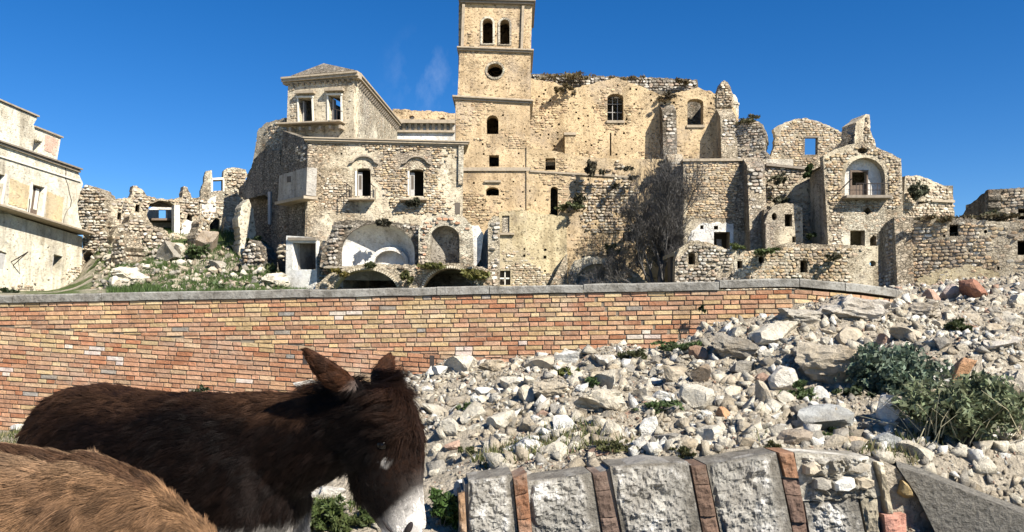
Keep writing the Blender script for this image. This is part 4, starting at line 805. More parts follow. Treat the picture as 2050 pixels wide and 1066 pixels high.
for i, (pts_, d0) in enumerate((([(222, 548), (224, 500), (232, 470), (246, 462), (252, 490), (250, 548)], 47.5), ([(388, 520), (392, 470), (404, 440), (414, 446), (418, 480), (424, 520)], 50.5), ([(480, 560), (486, 505), (500, 480), (520, 492), (532, 520), (538, 560)], 46.0), ([(286, 500), (292, 470), (310, 452), (332, 462), (340, 480), (352, 500)], 50.0))):
    G = Fac(pts_[0][0], d0, pts_[-1][0], d0 + (.8 if i % 2 else -.6)); FG = thing('wall_fragment', ('pale wall fragment between the crumbling stump and the vaulted room', 'torn wall fragment left of the fallen pier under the sky window', 'dark wall fragment in the hollow left of the doorway hut', 'low broken wall fragment below the vaulted room opening')[i], 'ruined wall', G.ppt((pts_[0][0] + pts_[-1][0]) / 2, pts_[0][1]), 'wall fragments on the grassy slope')
    wall(FG, 'wall', G, rag(pts_, 2.4, 4, 60 + i) + [], [], 1.1, M['rubble_masonry' if i != 2 else 'dark_masonry']); stones(FG, G, pts_, (.3, .2), .75, seed=95 + i, proud=.12, cols=STONE_COLS + GREY_COLS)
# stump at the end of the left palazzo
F = Fac(150, 51.8, 222, 51.8); ST = thing('crumbling_wall_stump', 'crumbling rubble wall stump against the cracked right end of the cream palazzo', 'ruined wall', F.ppt(185, 585))
out = [(158, 596), (222, 596)] + rag([(220, 540), (222, 480), (214, 462), (218, 440), (214, 400), (206, 386), (190, 374), (175, 370), (162, 380), (154, 398), (156, 440), (166, 470), (164, 520)], 2, 4, 8)
hw = [arch(164, 505, 190, 575, 520, 8), rect(152.5, 416, 158, 432), arch(198, 448, 216, 462, 452, 6)][:1]
wall(ST, 'wall', F, out, hw, 1.6, M['rubble_masonry']); stones(ST, F, out, (0.266, 0.178), .85, holes=hw, indiv=70, seed=85, proud=.14, cols=STONE_COLS + GREY_COLS)
mb = MB(); F.pbox(mb, 160, 500, 220, 590, 1.62, 1.9); mb.build('rear_wall', M['dark_masonry'], ST)

# ------------------------------------------------------------------ cream palazzo at the left edge
def edge_d(px): return np.interp(px, [-260, 0, 165], [37.5, 43.5, 52.0])
F = Fac(0, 43.5, 165, 51.5); PZ = thing('cream_palazzo', 'cracked cream-plastered palazzo with long balcony and tall shuttered door at the left edge', 'palazzo', F.ppt(100, 590))
mid = [(-160, 412), (0, 412), (162, 466)] + rag([(166, 462), (158, 440), (155, 405), (166, 368), (158, 350)], 1.0, 4, 4) + [(157, 342), (0, 288), (-160, 231)]
d1 = [(57, 434), (81, 442), (90, 376), (65, 369)]; d2 = [(-14, 412), (0, 414), (10, 352), (-6, 346)]; d3 = [(-115, 375), (-92, 382), (-86, 312), (-109, 305)]
wall(PZ, 'upper_wall', F, mid, [d1, d2, d3], .7, M['palazzo_plaster'])
low = [(-160, 640), (162, 598), (165, 482), (165, 474), (0, 424), (-160, 375)]
wn_ = [(102, 549), (120, 555), (126, 514), (108, 509)]; wn2 = [(-10, 536), (8, 541), (14, 507), (-5, 500)]; wn3 = [(-95, 520), (-75, 526), (-70, 480), (-91, 473)]
P_ = putlogs([(0, 590), (160, 580), (162, 490), (0, 440)], [wn_, wn2], (30, 24), 1.7, .6, 21)
wall(PZ, 'lower_wall', F, low, [wn_, wn2, wn3] + P_, .7, M['palazzo_plaster'])
stones(PZ, F, [(20, 592), (160, 590), (164, 520), (110, 560), (20, 572)], (0.237, 0.148), .6, holes=[wn_, wn2], seed=88, proud=.05)
G = F.off(.5); att = [(-160, 222), (0, 285), (114, 322), (122, 276), (70, 256), (67, 250), (75, 236), (0, 204), (-160, 135)]
wall(PZ, 'attic_wall', G, att, [[(65, 303), (82, 308), (85, 284), (68, 279)]], .6, M['palazzo_plaster'])
def strip(F, a, b, h, n0, n1, mat, name, parent):
    mb = MB(); F.pquad(mb, [(a[0], a[1] + h), (b[0], b[1] + h), b, a], n0, n1); return mb.build(name, M[mat], parent)
strip(F, (-160, 228), (159, 338), 3, -.22, .6, 'dark_trim', 'cornice', PZ); strip(F, (-160, 232), (158, 342), 4, -.12, .1, 'trim', 'cornice', PZ); strip(F, (-160, 262), (160, 362), 3, -.07, .1, 'white_trim', 'string_course', PZ)
strip(G, (-160, 131), (76, 232), 3, -.1, .6, 'trim', 'attic_cornice', PZ); strip(G, (68, 252), (124, 274), 3, -.1, .6, 'trim', 'attic_cornice', PZ)
mb = MB(); F.pquad(mb, [(-160, 374), (168, 471), (168, 466.5), (-160, 367)], -.7, .9); mb.build('balcony_slab', M['trim'], PZ, bevel=.03)
for (q, leafs) in ((d1, 2), (d2, 1), (d3, 1)):
    (bl, br, tr, tl) = q; lerp = lambda a, b, t: (a[0] + (b[0] - a[0]) * t, a[1] + (b[1] - a[1]) * t)
    for k in range(2):
        t0, t1 = .06 + k * .47, .47 + k * .47; mb = MB(); F.pquad(mb, [lerp(bl, br, t0), lerp(bl, br, t1), lerp(tl, tr, t1), lerp(tl, tr, t0)], .22, .27); lf = mb.build('door_leaf', M['wood'], PZ)
        mb = MB(); qa = [lerp(bl, br, t0 + .08), lerp(bl, br, t1 - .08), lerp(tl, tr, t1 - .08), lerp(tl, tr, t0 + .08)]; b2 = [lerp(qa[0], qa[3], .3), lerp(qa[1], qa[2], .3), lerp(qa[1], qa[2], .93), lerp(qa[0], qa[3], .93)]; F.pquad(mb, b2, .20, .23); mb.build('pane', M['white_trim'], lf)
    mb = MB(); F.pquad(mb, [(bl[0] - 3, bl[1] - .5), (bl[0] - .4, bl[1]), (tl[0] - .4, tl[1] - 3), (tl[0] - 3, tl[1] - 4)], -.06, .2); F.pquad(mb, [(br[0] + .4, br[1]), (br[0] + 3, br[1] + .5), (tr[0] + 3, tr[1] - 2), (tr[0] + .4, tr[1] - 3.5)], -.06, .2); mb.build('door_frame', M['white_trim'], PZ)
for (nm, G_, pg, mt) in (('plaster_panel', F, [(16, 408), (53, 420), (58, 372), (20, 357)], 'yellow_plaster'), ('plaster_panel', F, [(90, 438), (122, 448), (127, 396), (95, 384)], 'yellow_plaster'), ('plaster_panel', G, [(88, 300), (111, 312), (117, 280), (90, 270)], 'pink_plaster')):
    wall(PZ, nm, G_, rag(pg + pg[:1], 1.2, 5, 3)[:-1], [], .02, M[mt], -.02)
mb = MB(); F.pquad(mb, [(103, 551), (106, 552), (112, 512), (109, 511)], .1, .5); mb.build('shutter', M['grey_wood'], PZ); mb = MB(); F.pquad(mb, [(-2, 539), (7, 541), (12, 510), (3, 507)], .02, .08); mb.build('shutter', M['grey_wood'], PZ)
rl = MB(); rl.tube([F.ppt(22, 525, -.0), F.ppt(22, 505, -.9), F.ppt(36, 518, -.0)], .03, 4); rl.tube([F.ppt(26, 532, 0), F.ppt(22, 505, -.9)], .03, 4); rl.build('iron_bracket', M['iron'], PZ); rl = MB(); rl.tube([F.ppt(42, 428, -.4), F.ppt(45, 398, -.4)], .025, 4); rl.build('iron_rod', M['iron'], PZ)
# the long crack: a chain of dark thin wedges sunk in the plaster
ck = MB(); cp = [(130, 332), (132, 345), (131, 358), (136, 372), (139, 388), (143, 402), (141, 414), (133, 424), (128, 438), (126, 452)]
for i, (a, b) in enumerate(zip(cp[:-1], cp[1:])): w = .9 if i < 6 else .5; F.pquad(ck, [(a[0] - w, a[1]), (a[0] + w, a[1]), (b[0] + w, b[1]), (b[0] - w, b[1])], -.006, .1)
ck.build('wall_crack', M['room'], PZ)
u1 = F.uv(160, 400)[0]; zt = F.uv(150, 345)[1]; z0 = F.uv(160, 598)[1]
mb = MB(); F.box(mb, u1 - .5, u1 - .02, z0, zt - .6, .72, 9); mb.build('end_wall', M['rubble_masonry'], PZ); ua = F.uv(-160, 300)[0]
mb = MB(); F.box(mb, ua, u1 - .6, z0, zt - .2, 4, 4.3); mb.build('rear_wall', M['room'], PZ); zz = F.uv(150, 345)[1]; mb = MB(); F.box(mb, ua, u1 - .1, zz - .35, zz - .15, .72, 9); mb.build('roof', M['dark_masonry'], PZ)
# ------------------------------------------------------------------ brick garden wall
def smooth(a, b, x): t = max(0., min(1., (x - a) / (b - a))); return t * t * (3 - 2 * t)
WP = [at(-420, 600, 13.94), at(1590, 600, 12.7)]
dirw = (WP[1] - WP[0]); dirw.z = 0; dirw.normalize(); path = [Vector((WP[0].x, WP[0].y, 0))]
L0 = Vector((WP[1].x - WP[0].x, WP[1].y - WP[0].y, 0)).length; ns = 60
for i in range(1, ns + 1): path.append(path[0] + dirw * (L0 * i / ns))
ang = math.atan2(dirw.y, dirw.x); p = path[-1].copy(); ds = .2
for i in range(17):
    ang += R(74) / 17; p = p + Vector((math.cos(ang), math.sin(ang), 0)) * ds; path.append(p.copy())
plen = [0.0]
for a, b in zip(path[:-1], path[1:]): plen.append(plen[-1] + (b - a).length)
PX_ = [q.x for q in path]; PY_ = [q.y for q in path]
def wp(s):
    x = float(np.interp(s, plen, PX_)); y = float(np.interp(s, plen, PY_)); e = .05
    x2 = float(np.interp(s + e, plen, PX_)); y2 = float(np.interp(s + e, plen, PY_)); x1 = float(np.interp(s - e, plen, PX_)); y1 = float(np.interp(s - e, plen, PY_))
    T = Vector((x2 - x1, y2 - y1, 0)).normalized(); return Vector((x, y, 0)), T
def wpx(s): q, _ = wp(s); return PW / 2 + FOC * q.x / q.y
s_of_px = lambda px: float(np.interp(px, [wpx(s) for s in plen], plen))
def zat(px, py):
    q, _ = wp(s_of_px(px)); return at(px, py, q.y).z
SA, SB, SCk = s_of_px(0), s_of_px(1590), s_of_px(1170)
ZA, ZB = zat(0, 607), zat(1590, 579)
def zc(s): return ZA + (ZB - ZA) * (s - SA) / (SB - SA) if s < SB else ZB - .075 * (s - SB)
DA, DB = zat(0, 655), zat(1460, 748); SD = s_of_px(1460)
def zd(s): return DA + (DB - DA) * (s - SA) / (SD - SA)
BWL = thing('brick_wall', 'long garden wall of yellow and orange bricks under a grey stone coping, stepped cracks at the right', 'brick wall', (*wp(plen[30])[0].xy, -.6))
nV = []; nF = []
for i, s in enumerate(np.linspace(0, plen[-1], 110)):
    q, T = wp(s); N = Vector((-T.y, T.x, 0)); zt = zc(s) - .002
    for n_, z in ((.019, -1.0), (.019, zt), (.42, zt), (.42, -1.0)): w = q + N * n_; nV.append((w.x, w.y, z))
    if i: b = (i - 1) * 4; nF += [(b + k, b + 4 + k, b + 4 + (k + 1) % 4, b + (k + 1) % 4) for k in range(4)]
nF += [(0, 1, 2, 3), (len(nV) - 1, len(nV) - 2, len(nV) - 3, len(nV) - 4)]
mb = MB(); mb.add(nV, nF); mb.build('mortar_core', M['brick_mortar'], BWL)
# heap heights are needed to know which bricks show
HP = [(-200, 880, 13.2), (0, 868, 13.2), (300, 850, 13), (560, 815, 12.9), (640, 782, 12.8), (760, 778, 12.8), (830, 762, 12.75), (900, 738, 12.75), (1000, 728, 12.7), (1130, 712, 12.7), (1300, 700, 12.65), (1400, 690, 12.6), (1470, 660, 12.3), (1560, 634, 12.3), (1660, 602, 12.6), (1760, 592, 14.5),
      (1900, 588, 19), (2050, 572, 22), (2250, 565, 24), (2000, 560, 34), (1800, 586, 34), (1850, 610, 14.5), (2050, 600, 15), (2300, 600, 15),
      (1000, 790, 10), (1200, 770, 10), (1450, 745, 10), (1650, 700, 10), (1850, 690, 10), (2050, 690, 10), (2250, 690, 10),
      (880, 860, 8.2), (1050, 850, 8.2), (1250, 830, 8.2), (1500, 815, 8.2), (1750, 800, 8.2), (2000, 800, 8.2), (2250, 810, 8.2),
      (860, 950, 6.9), (1000, 915, 7.0), (1250, 890, 7.0), (1500, 885, 7.0), (1750, 890, 7.0), (2000, 905, 6.9), (2250, 920, 6.9),
      (900, 975, 6.35), (1120, 940, 6.4), (1300, 912, 6.4), (1560, 902, 6.5), (1780, 925, 6.5), (1900, 955, 6.3), (2050, 1000, 6.0), (2200, 1050, 5.8),
      (840, 1010, 6.5), (780, 1005, 7.5), (700, 950, 9.5), (600, 990, 7.6), (700, 1010, 7.2), (400, 1000, 7.6), (0, 1000, 7.4), (-300, 1000, 7.4), (500, 900, 10.5), (100, 920, 10.5), (-300, 920, 10.5), (800, 830, 10.2), (700, 870, 10)]
HPW = np.array([tuple(at(*h)) for h in HP]); 
def heap_arr(X, Y):
    d2 = (X[:, None] - HPW[None, :, 0]) ** 2 + (Y[:, None] - HPW[None, :, 1]) ** 2
    w = 1 / (d2 + .12) ** 2.2
    return (w * HPW[None, :, 2]).sum(1) / w.sum(1)
# low block wall plane (needed for the front edge of the heap)
LF = Fac(930, 6.05, 1800, 6.4, 1000)
def heap_z(x, y):
    z = float(heap_arr(np.array([x]), np.array([y]))[0])
    z += noise.fractal(Vector((x * 1.1, y * 1.1, 4.2)), .9, 2, 4) * .20 * smooth(6.4, 8.0, y) + noise.fractal(Vector((x * 4.1, y * 4.1, 1.2)), .9, 2, 3) * .05
    q = Vector((x, y, 0)) - LF.A; nn = q.dot(LF.N); uu = q.dot(LF.U)
    if -.1 < uu < LF.L * .98 and nn < .26: z = -.7
    elif uu >= LF.L * .98 and nn < .3: z -= (.3 - nn) * 1.5
    if x < -.2: z = z * smooth(6.1, 6.8, y) + (-.06) * (1 - smooth(6.1, 6.8, y))
    # stay under the hill behind the wall
    if x < 7.2:
        yw = float(np.interp(x, PX_, PY_))
        if y > yw + .2: z = min(z, hill_z(x, y) - .45)
    return z
HX = np.arange(-14, 30, .16); HY = np.concatenate([np.arange(5.4, 15, .13), np.arange(15.2, 40, .6)])
gx, gy = np.meshgrid(HX, HY); HZ = np.array([heap_z(a, b) for a, b in zip(gx.ravel(), gy.ravel())]).reshape(gx.shape)
def hz(x, y):
    i = min(max(int(np.searchsorted(HX, x)) - 1, 0), len(HX) - 2); j = min(max(int(np.searchsorted(HY, y)) - 1, 0), len(HY) - 2)
    a = min(1, max(0, (x - HX[i]) / (HX[i + 1] - HX[i]))); b = min(1, max(0, (y - HY[j]) / (HY[j + 1] - HY[j])))
    return float((HZ[j, i] * (1 - a) + HZ[j, i + 1] * a) * (1 - b) + (HZ[j + 1, i] * (1 - a) + HZ[j + 1, i + 1] * a) * b)
nx, ny = len(HX), len(HY); I, J = np.meshgrid(np.arange(nx - 1), np.arange(ny - 1)); a = (J * nx + I).ravel()
tag(link('rubble_slope', mesh_from('rubble_slope', np.stack([gx.ravel(), gy.ravel(), HZ.ravel()], 1), np.stack([a, a + 1, a + nx + 1, a + nx], 1), M['soil'], smooth=True)), kind='structure')
def hit_heap(px, py):
    """distance at which the view ray through a pixel meets the heap"""
    r = ray(px, py); prev = None
    for k in range(900):
        d = 5.6 + k * .03; p = Vector((0, 0, CAMZ)) + r * (d / r.y)
        if p.z <= hz(p.x, p.y): return p
    return None

# bricks
def brick_protos():
    out = []; rr = random.Random(5)
    for i in range(5):
        bm = bmesh.new(); bmesh.ops.create_cube(bm, size=1.0)
        for v in bm.verts: v.co += Vector((rr.uniform(-.012, .012), rr.uniform(-.03, .03), rr.uniform(-.05, .05)))
        fe = [e for e in bm.edges if all(v.co.y < 0 for v in e.verts)]
        bmesh.ops.bevel(bm, geom=fe, offset=.035, segments=1, affect='EDGES')
        me = bpy.data.meshes.new('brick'); bm.to_mesh(me); bm.free(); me.materials.append(M['brick'])
        c = me.color_attributes.new('col', 'FLOAT_COLOR', 'POINT'); c.data.foreach_set('color', np.ones(len(me.vertices) * 4, dtype=np.float32)); out.append(me)
    return out
BRP = brick_protos(); CH_ = .0715; JT = .0155
def crack_px(py): return np.interp(py, [570, 583, 600, 615, 628, 640, 655, 668, 685], [1168, 1172, 1190, 1205, 1240, 1255, 1320, 1352, 1372])
BR = []
def course(z_of, slope_of, smin, smax, clip_lo=None, rr=random.Random(9), seed=0, low=False):
    s = smin - rr.uniform(0, .26)
    while s < smax:
        q = rr.random(); ln = .25 if q < .72 else .122
        ln *= rr.uniform(.93, 1.07); sm = s + ln / 2; z1 = z_of(sm); z0 = z1 - CH_ + JT
        lo = clip_lo(sm) if clip_lo else -9
        z0 = max(z0, lo + JT)
        if z1 - z0 > .02 and sm > .1:
            p, T = wp(sm); g = hz(p.x, p.y - .1)
            if z1 > g - .08 and z1 > -.6:
                px = PW / 2 + FOC * p.x / p.y; py = HOR - FOC * ((z0 + z1) / 2 - CAMZ) / p.y
                off = 0
                if px > crack_px(py) and py < 690: off += .034
                if px > 1570 + rr.uniform(-4, 4): off += .03
                BR.append((sm + off, (z0 + z1) / 2 + rr.uniform(-.002, .002), ln, (z1 - z0) * rr.uniform(.9, 1.02), slope_of(sm), px, py, low))
        s += ln + JT
rr = random.Random(17); k = 0
while k < 34:
    zk = lambda s, k=k: zc(s) - .01 - k * CH_
    course(zk, lambda s: (zc(s + .1) - zc(s - .1)) / .2, 0, plen[-1] - .1, zd if True else None, rr); k += 1
k = 0
while k < 30:
    course(lambda s, k=k: zd(s) - k * CH_, lambda s: (DB - DA) / (SD - SA), 0, s_of_px(1600), None, rr, low=True); k += 1
BR = [b for b in BR if b[7] or b[1] > zd(b[0]) - .02]
YEL = [(.58, .415, .215), (.62, .465, .26), (.52, .365, .19), (.58, .385, .20)]; ORG = [(.50, .275, .165), (.47, .24, .135), (.49, .30, .19), (.44, .20, .105)]; SAL = [(.56, .335, .19), (.52, .29, .17), (.46, .27, .165), (.54, .37, .225)]; GRY = [(.36, .31, .25), (.30, .27, .23)]
def brick_col(b):
    px, py = b[5], b[6]; nz = noise.noise(Vector((px * .004, py * .012, 2.0)))
    po = .22 + .36 * smooth(660, 740, py) + nz * .3; q = rr.random()
    if rr.random() < .02: c = rr.choice(GRY)
    elif q < po: c = rr.choice(ORG)
    elif q < po + .40: c = rr.choice(SAL)
    else: c = rr.choice(YEL)
    g = rr.uniform(.70, 1.05); c = tuple(x * g for x in c)
    for (wx, wy, wr) in ((205, 708, 24), (150, 695, 10), (235, 725, 12), (5, 740, 18), (500, 725, 14), (690, 632, 14), (840, 690, 10), (940, 700, 16), (1035, 690, 10), (1290, 672, 22), (500, 760, 10), (980, 700, 8)):
        if abs(px - wx) < wr * 1.5 and abs(py - wy) < wr * .5 and rr.random() < .6: c = tuple(.45 * x + .55 * y for x, y in zip(c, (.72, .69, .63)))
    return c
vis = sorted(range(len(BR)), key=lambda i: -(BR[i][2] * BR[i][3] / (wp(BR[i][0])[0].y ** 2)) + (10 if (BR[i][5] < 0 or (BR[i][6] > 775 and BR[i][5] < 860)) else 0))
vis = sorted(vis[:min(len(vis), 900)], key=lambda i: (BR[i][5] * 7919 % 101)) if False else vis
pick = set(vis[:299]); mb = MB(); base = wloc(BWL)
for i, b in enumerate(BR):
    p, T = wp(b[0]); N = Vector((-T.y, T.x, 0)); jut = rr.uniform(-.006, .006); c = brick_col(b); yaw = math.atan2(T.y, T.x); dep = .11
    ctr = p + N * (dep / 2 - .0 + jut); ctr.z = b[1]; rot = (rr.uniform(-.01, .01), -math.atan(b[4]) + rr.uniform(-.006, .006), yaw + rr.uniform(-.012, .012))
    if i in pick:
        o = link('brick', BRP[rr.randrange(5)], BWL, ctr - base); o.rotation_euler = rot; o.scale = (b[2], dep, b[3]); o.color = (*c, 1)
    else:
        from mathutils import Euler
        Rm = Euler(rot).to_matrix(); me = BRP[rr.randrange(5)]
        mb.add([ctr + Rm @ Vector((v.co.x * b[2], v.co.y * dep, v.co.z * b[3])) for v in me.vertices], [tuple(f.vertices) for f in me.polygons], c)
tag(mb.build('brick_courses', M['brick'], BWL, fix=False), kind='stuff')
# coping stones
s = .02; rr = random.Random(4); cuts = [0.02]
for px in (-300, -180, -60, 28, 205, 430, 620, 875, 980, 1168, 1440, 1600, 1690, 1790): cuts.append(s_of_px(px))
cuts.append(plen[-1] - .05)
for s0, s1 in zip(cuts[:-1], cuts[1:]):
    if s1 - s0 < .2: continue
    n = max(2, int((s1 - s0) / .25)); mb = MB(); V = []; Fc = []; lift = .035 if s0 >= SCk - .01 else 0; hgt = .125 + rr.uniform(-.008, .008)
    for i in range(n + 1):
        s = s0 + .006 + (s1 - s0 - .012) * i / n; p, T = wp(s); N = Vector((-T.y, T.x, 0)); zb = zc(s) + lift + rr.uniform(-.005, .005)
        for n_, z in ((-.03, zb + .003), (-.035 + rr.uniform(-.004, .004), zb + hgt * .86), (-.02, zb + hgt + rr.uniform(-.004, .004)), (.46, zb + hgt + .02), (.46, zb + .003)): w = p + N * n_; V.append((w.x, w.y, z))
        if i: b = (i - 1) * 5; Fc += [(b + k, b + 5 + k, b + 5 + (k + 1) % 5, b + (k + 1) % 5) for k in range(5)]
    Fc += [(0, 1, 2, 3, 4), tuple(len(V) - 1 - k for k in range(5))]
    mb.add(V, Fc); mb.build('coping_stone', M['coping'], BWL)
for (px, y0, y1) in ((866, 712, 742), (613, 708, 730)):
    s = s_of_px(px); p, T = wp(s); N = Vector((-T.y, T.x, 0)); z0, z1 = zat(px, y1), zat(px, y0); mb = MB(); a = p - T * .035 - N * .006; b = p + T * .035 - N * .006
    mb.hexa([Vector((*v.xy, z)) for z in (z0, z1) for v in (a, b, b + N * .08, a + N * .08)]); mb.build('drain_slot', M['iron'], BWL)  # solid near-black box; its colour stands in for the slot's inner shade

# ------------------------------------------------------------------ rocks
def rock_mesh(seed, sub=3, lumpy=.06, cuts=10, low=False):
    rr = random.Random(seed); bm = bmesh.new()
    if low:
        for i in range(9):
            v = Vector((rr.uniform(-1, 1), rr.uniform(-1, 1), rr.uniform(-1, 1))) * rr.uniform(.8, 1.0); bm.verts.new(v)
        r = bmesh.ops.convex_hull(bm, input=bm.verts[:]); bmesh.ops.delete(bm, geom=[v for v in bm.verts if not v.link_faces], context='VERTS')
    else:
        bmesh.ops.create_icosphere(bm, subdivisions=sub, radius=1.0)
        pl = [(Vector((rr.gauss(0, 1), rr.gauss(0, 1), rr.gauss(0, 1))).normalized(), rr.uniform(.38, .72)) for _ in range(cuts + 5)]
        sh = Vector((rr.uniform(0, 50), rr.uniform(0, 50), 0))
        for v in bm.verts:
            c = v.co.copy()
            for d, o in pl:
                e = c.dot(d) - o
                if e > 0: c -= d * e
            c += c.normalized() * (noise.fractal(c * 2.2 + sh, .8, 2, 4) * lumpy + noise.noise(c * 7 + sh) * lumpy * .35)
            v.co = c
    xs_ = [[v.co[k] for v in bm.verts] for k in range(3)]
    for v in bm.verts:
        v.co = Vector([(v.co[k] - (max(xs_[k]) + min(xs_[k])) / 2) / (max(xs_[k]) - min(xs_[k])) for k in range(3)])
    bmesh.ops.recalc_face_normals(bm, faces=bm.faces[:])
    me = bpy.data.meshes.new('rock'); bm.to_mesh(me); bm.free(); me.materials.append(M['rock'])
    c = me.color_attributes.new('col', 'FLOAT_COLOR', 'POINT'); c.data.foreach_set('color', np.ones(len(me.vertices) * 4, dtype=np.float32)); return me
ROCK = [rock_mesh(100 + i, 3, .05, 9 + i % 4) for i in range(10)]; LUMP = [rock_mesh(140 + i, 4, .2, 5) for i in range(3)]; SLAB = [rock_mesh(160 + i, 3, .03, 7) for i in range(4)]
MEDR = [rock_mesh(200 + i, 2, .07, 9) for i in range(12)]; LOWR = [rock_mesh(300 + i, low=True) for i in range(14)]
PALE = (.60, .545, .43); WHITE = (.69, .665, .59); TAN = (.49, .42, .31); GREY = (.34, .31, .255); PINK = (.46, .31, .225); ORNG = (.56, .32, .17); RED = (.34, .17, .11); BRN = (.38, .31, .23)
def put_rock(px, py, w, h, col, label, me, tilt=0.0, depth=.8, name='rock', group='notable stones of the rubble heap', yaw=None, sink=.12, cat='rock'):
    """w,h in photo pixels; py is the stone's bottom"""
    p = hit_heap(px, py)
    if p is None: p = at(px, py, 20); p.z = hz(p.x, p.y)
    k = p.y / FOC; o = link(name, me, None, (0, 0, 0)); W_, H_ = w * k, h * k; rr_ = random.Random(int(px * 7 + py))
    o.scale = (W_, max(W_, H_) * depth, H_); o.rotation_euler = (rr_.uniform(-.15, .15), tilt, rr_.uniform(-.5, .5) if yaw is None else yaw); o.color = (*col, 1)
    o.location = (p.x, p.y + max(W_, H_) * depth * .3, p.z + H_ * (.5 - sink)); tag(o, label, cat, group); return o
NOTE = [
 (1145, 727, 66, 30, WHITE, 'white squared block lying against the foot of the brick wall', SLAB[0], .03),
 (1562, 682, 112, 42, PALE, 'large pale slanting slab just below the right end of the brick wall', SLAB[1], -.3),
 (1672, 770, 128, 92, TAN, 'big buff conglomerate boulder left of the large green shrub', LUMP[0], .1),
 (1722, 640, 150, 56, (.50, .45, .37), 'broad chunk of mortared masonry covering the broken end of the brick wall', LUMP[1], .06),
 (1205, 826, 104, 52, PALE, 'broad flat cream boulder in the middle of the rubble heap', LUMP[2], .12),
 (1233, 888, 56, 48, PALE, 'round cream stone with a grey shaded right side near the front of the heap', ROCK[0], .2),
 (895, 880, 50, 46, PALE, 'round pale stone close to the dark donkey nose', ROCK[1], .1),
 (946, 850, 54, 44, PALE, 'tilted cream block with a flat lit top, right of the dark donkey', SLAB[2], -.5),
 (1005, 860, 66, 36, PALE, 'long pale wedge of stone lying above the front slope', ROCK[3], -.4),
 (1395, 822, 70, 62, PALE, 'angular cream block with split front face in the middle of the heap', ROCK[4], .5),
 (1352, 770, 56, 42, TAN, 'streaked buff stone with a dark gap to its left', ROCK[5], .3),
 (1410, 765, 44, 34, BRN, 'brown slanting stone between two cream blocks', SLAB[3], -.6),
 (1478, 724, 92, 58, GREY, 'dark grey pitted boulder with a shaded left side below the wall corner', LUMP[0], .2),
 (1492, 748, 50, 30, GREY, 'flat grey slab fragment below the dark pitted boulder', SLAB[0], .2),
 (1576, 790, 60, 64, (.6, .56, .48), 'upright pale slab leaning left with a grey shaded face', SLAB[1], .7),
 (1536, 812, 44, 54, TAN, 'upright rounded buff stone left of the small dark shrub', ROCK[6], .1),
 (1652, 870, 132, 66, (.40, .40, .37), 'long blue-grey lichen-covered slab below the big shrub', SLAB[2], .05),
 (1782, 852, 40, 66, WHITE, 'upright white stone post between the two shrubs', SLAB[3], .2),
 (1778, 902, 56, 38, (.46, .46, .42), 'rounded grey boulder on the top edge of the low wall', ROCK[7], .0),
 (1932, 770, 34, 66, ORNG, 'orange brown slab leaning upright in the right part of the heap', SLAB[0], .35),
 (1962, 598, 66, 40, RED, 'dark red brown block tipped on the crest of the heap', SLAB[1], .55),
 (1870, 604, 36, 28, PINK, 'pinkish block on the crest of the heap below the long stone house', ROCK[2], .3),
 (1908, 600, 44, 34, (.5, .4, .34), 'small pinkish grey block beside the tipped red brown block', ROCK[8], -.3),
 (2008, 702, 88, 34, (.55, .50, .42), 'long grey beam-like stone lying at the right edge of the heap', SLAB[2], -.08),
 (1818, 682, 60, 30, TAN, 'flat tan stone with a sharp lower edge above the large shrub', SLAB[3], .2),
 (1596, 892, 76, 34, BRN, 'flat brown stone half buried above the low block wall', ROCK[9], .05),
 (1720, 895, 52, 20, (.55, .42, .28), 'small squared brick-coloured block on top of the low wall', SLAB[1], .0),
 (1300, 875, 46, 44, WHITE, 'white broken block in shade beside the round cream stone', SLAB[0], -.2),
 (1420, 890, 56, 44, PALE, 'cream block with rough top near the low wall', ROCK[4], .1),
 (985, 745, 60, 30, TAN, 'heaped buff lump of mortar and stones against the brick wall', LUMP[2], .0),
 (880, 752, 34, 22, WHITE, 'small white broken stone left of the buff mortar lump', ROCK[3], .0),
 (615, 785, 64, 26, WHITE, 'white stone showing behind the neck of the dark donkey', ROCK[5], .0),
 (28, 868, 44, 20, WHITE, 'small white stone at the foot of the brick wall at the left edge', ROCK[1], .0),
 (1100, 1066, 76, 18, WHITE, 'flat white stone on the ground before the low block wall', SLAB[0], .0),
 (922, 1003, 30, 44, (.6, .6, .56), 'upright grey white stone at the left end of the low block wall', SLAB[3], .3),
 (912, 905, 40, 28, PINK, 'reddish tilted stone at the front of the heap near the donkey nose', ROCK[6], -.6),
 (1452, 842, 34, 30, ORNG, 'small orange brick fragment among cream stones', ROCK[2], .1),
 (1992, 838, 120, 92, TAN, 'big rough tan boulder behind the wide spiky bush at the right edge', LUMP[1], .1), (2045, 800, 70, 70, (.5, .45, .36), 'rough grey buff boulder cut by the right edge of the picture', LUMP[2], .2), (1600, 655, 90, 40, (.42, .38, .31), 'dark rough mortar lump above the slanting pale slab', LUMP[0], .1), (1850, 640, 80, 40, (.45, .4, .32), 'dark buff lump near the upper right crest of the heap', LUMP[1], -.1), (1105, 800, 70, 40, TAN, 'low tan mortar lump left of the broad cream boulder', LUMP[0], .0),
 (650, 1012, 80, 40, (.6, .56, .48), 'pale stony lump seen under the chin of the dark donkey', LUMP[1], .0)]
taken = []
for (px, py, w, h, c, lab, me, tl) in NOTE:
    put_rock(px, py, w, h, c, lab, me, tl, name='rubble_stone'); taken.append((px, py - h / 2, w * .5, h * .5))
CLS = [('cream limestone chunk lying loose in the rubble heap', PALE), ('buff coloured stone lying loose in the rubble heap', TAN), ('grey stone lying loose in the rubble heap', GREY), ('whitish broken stone lying loose in the rubble heap', WHITE), ('reddish brick-coloured fragment lying in the rubble heap', PINK)]
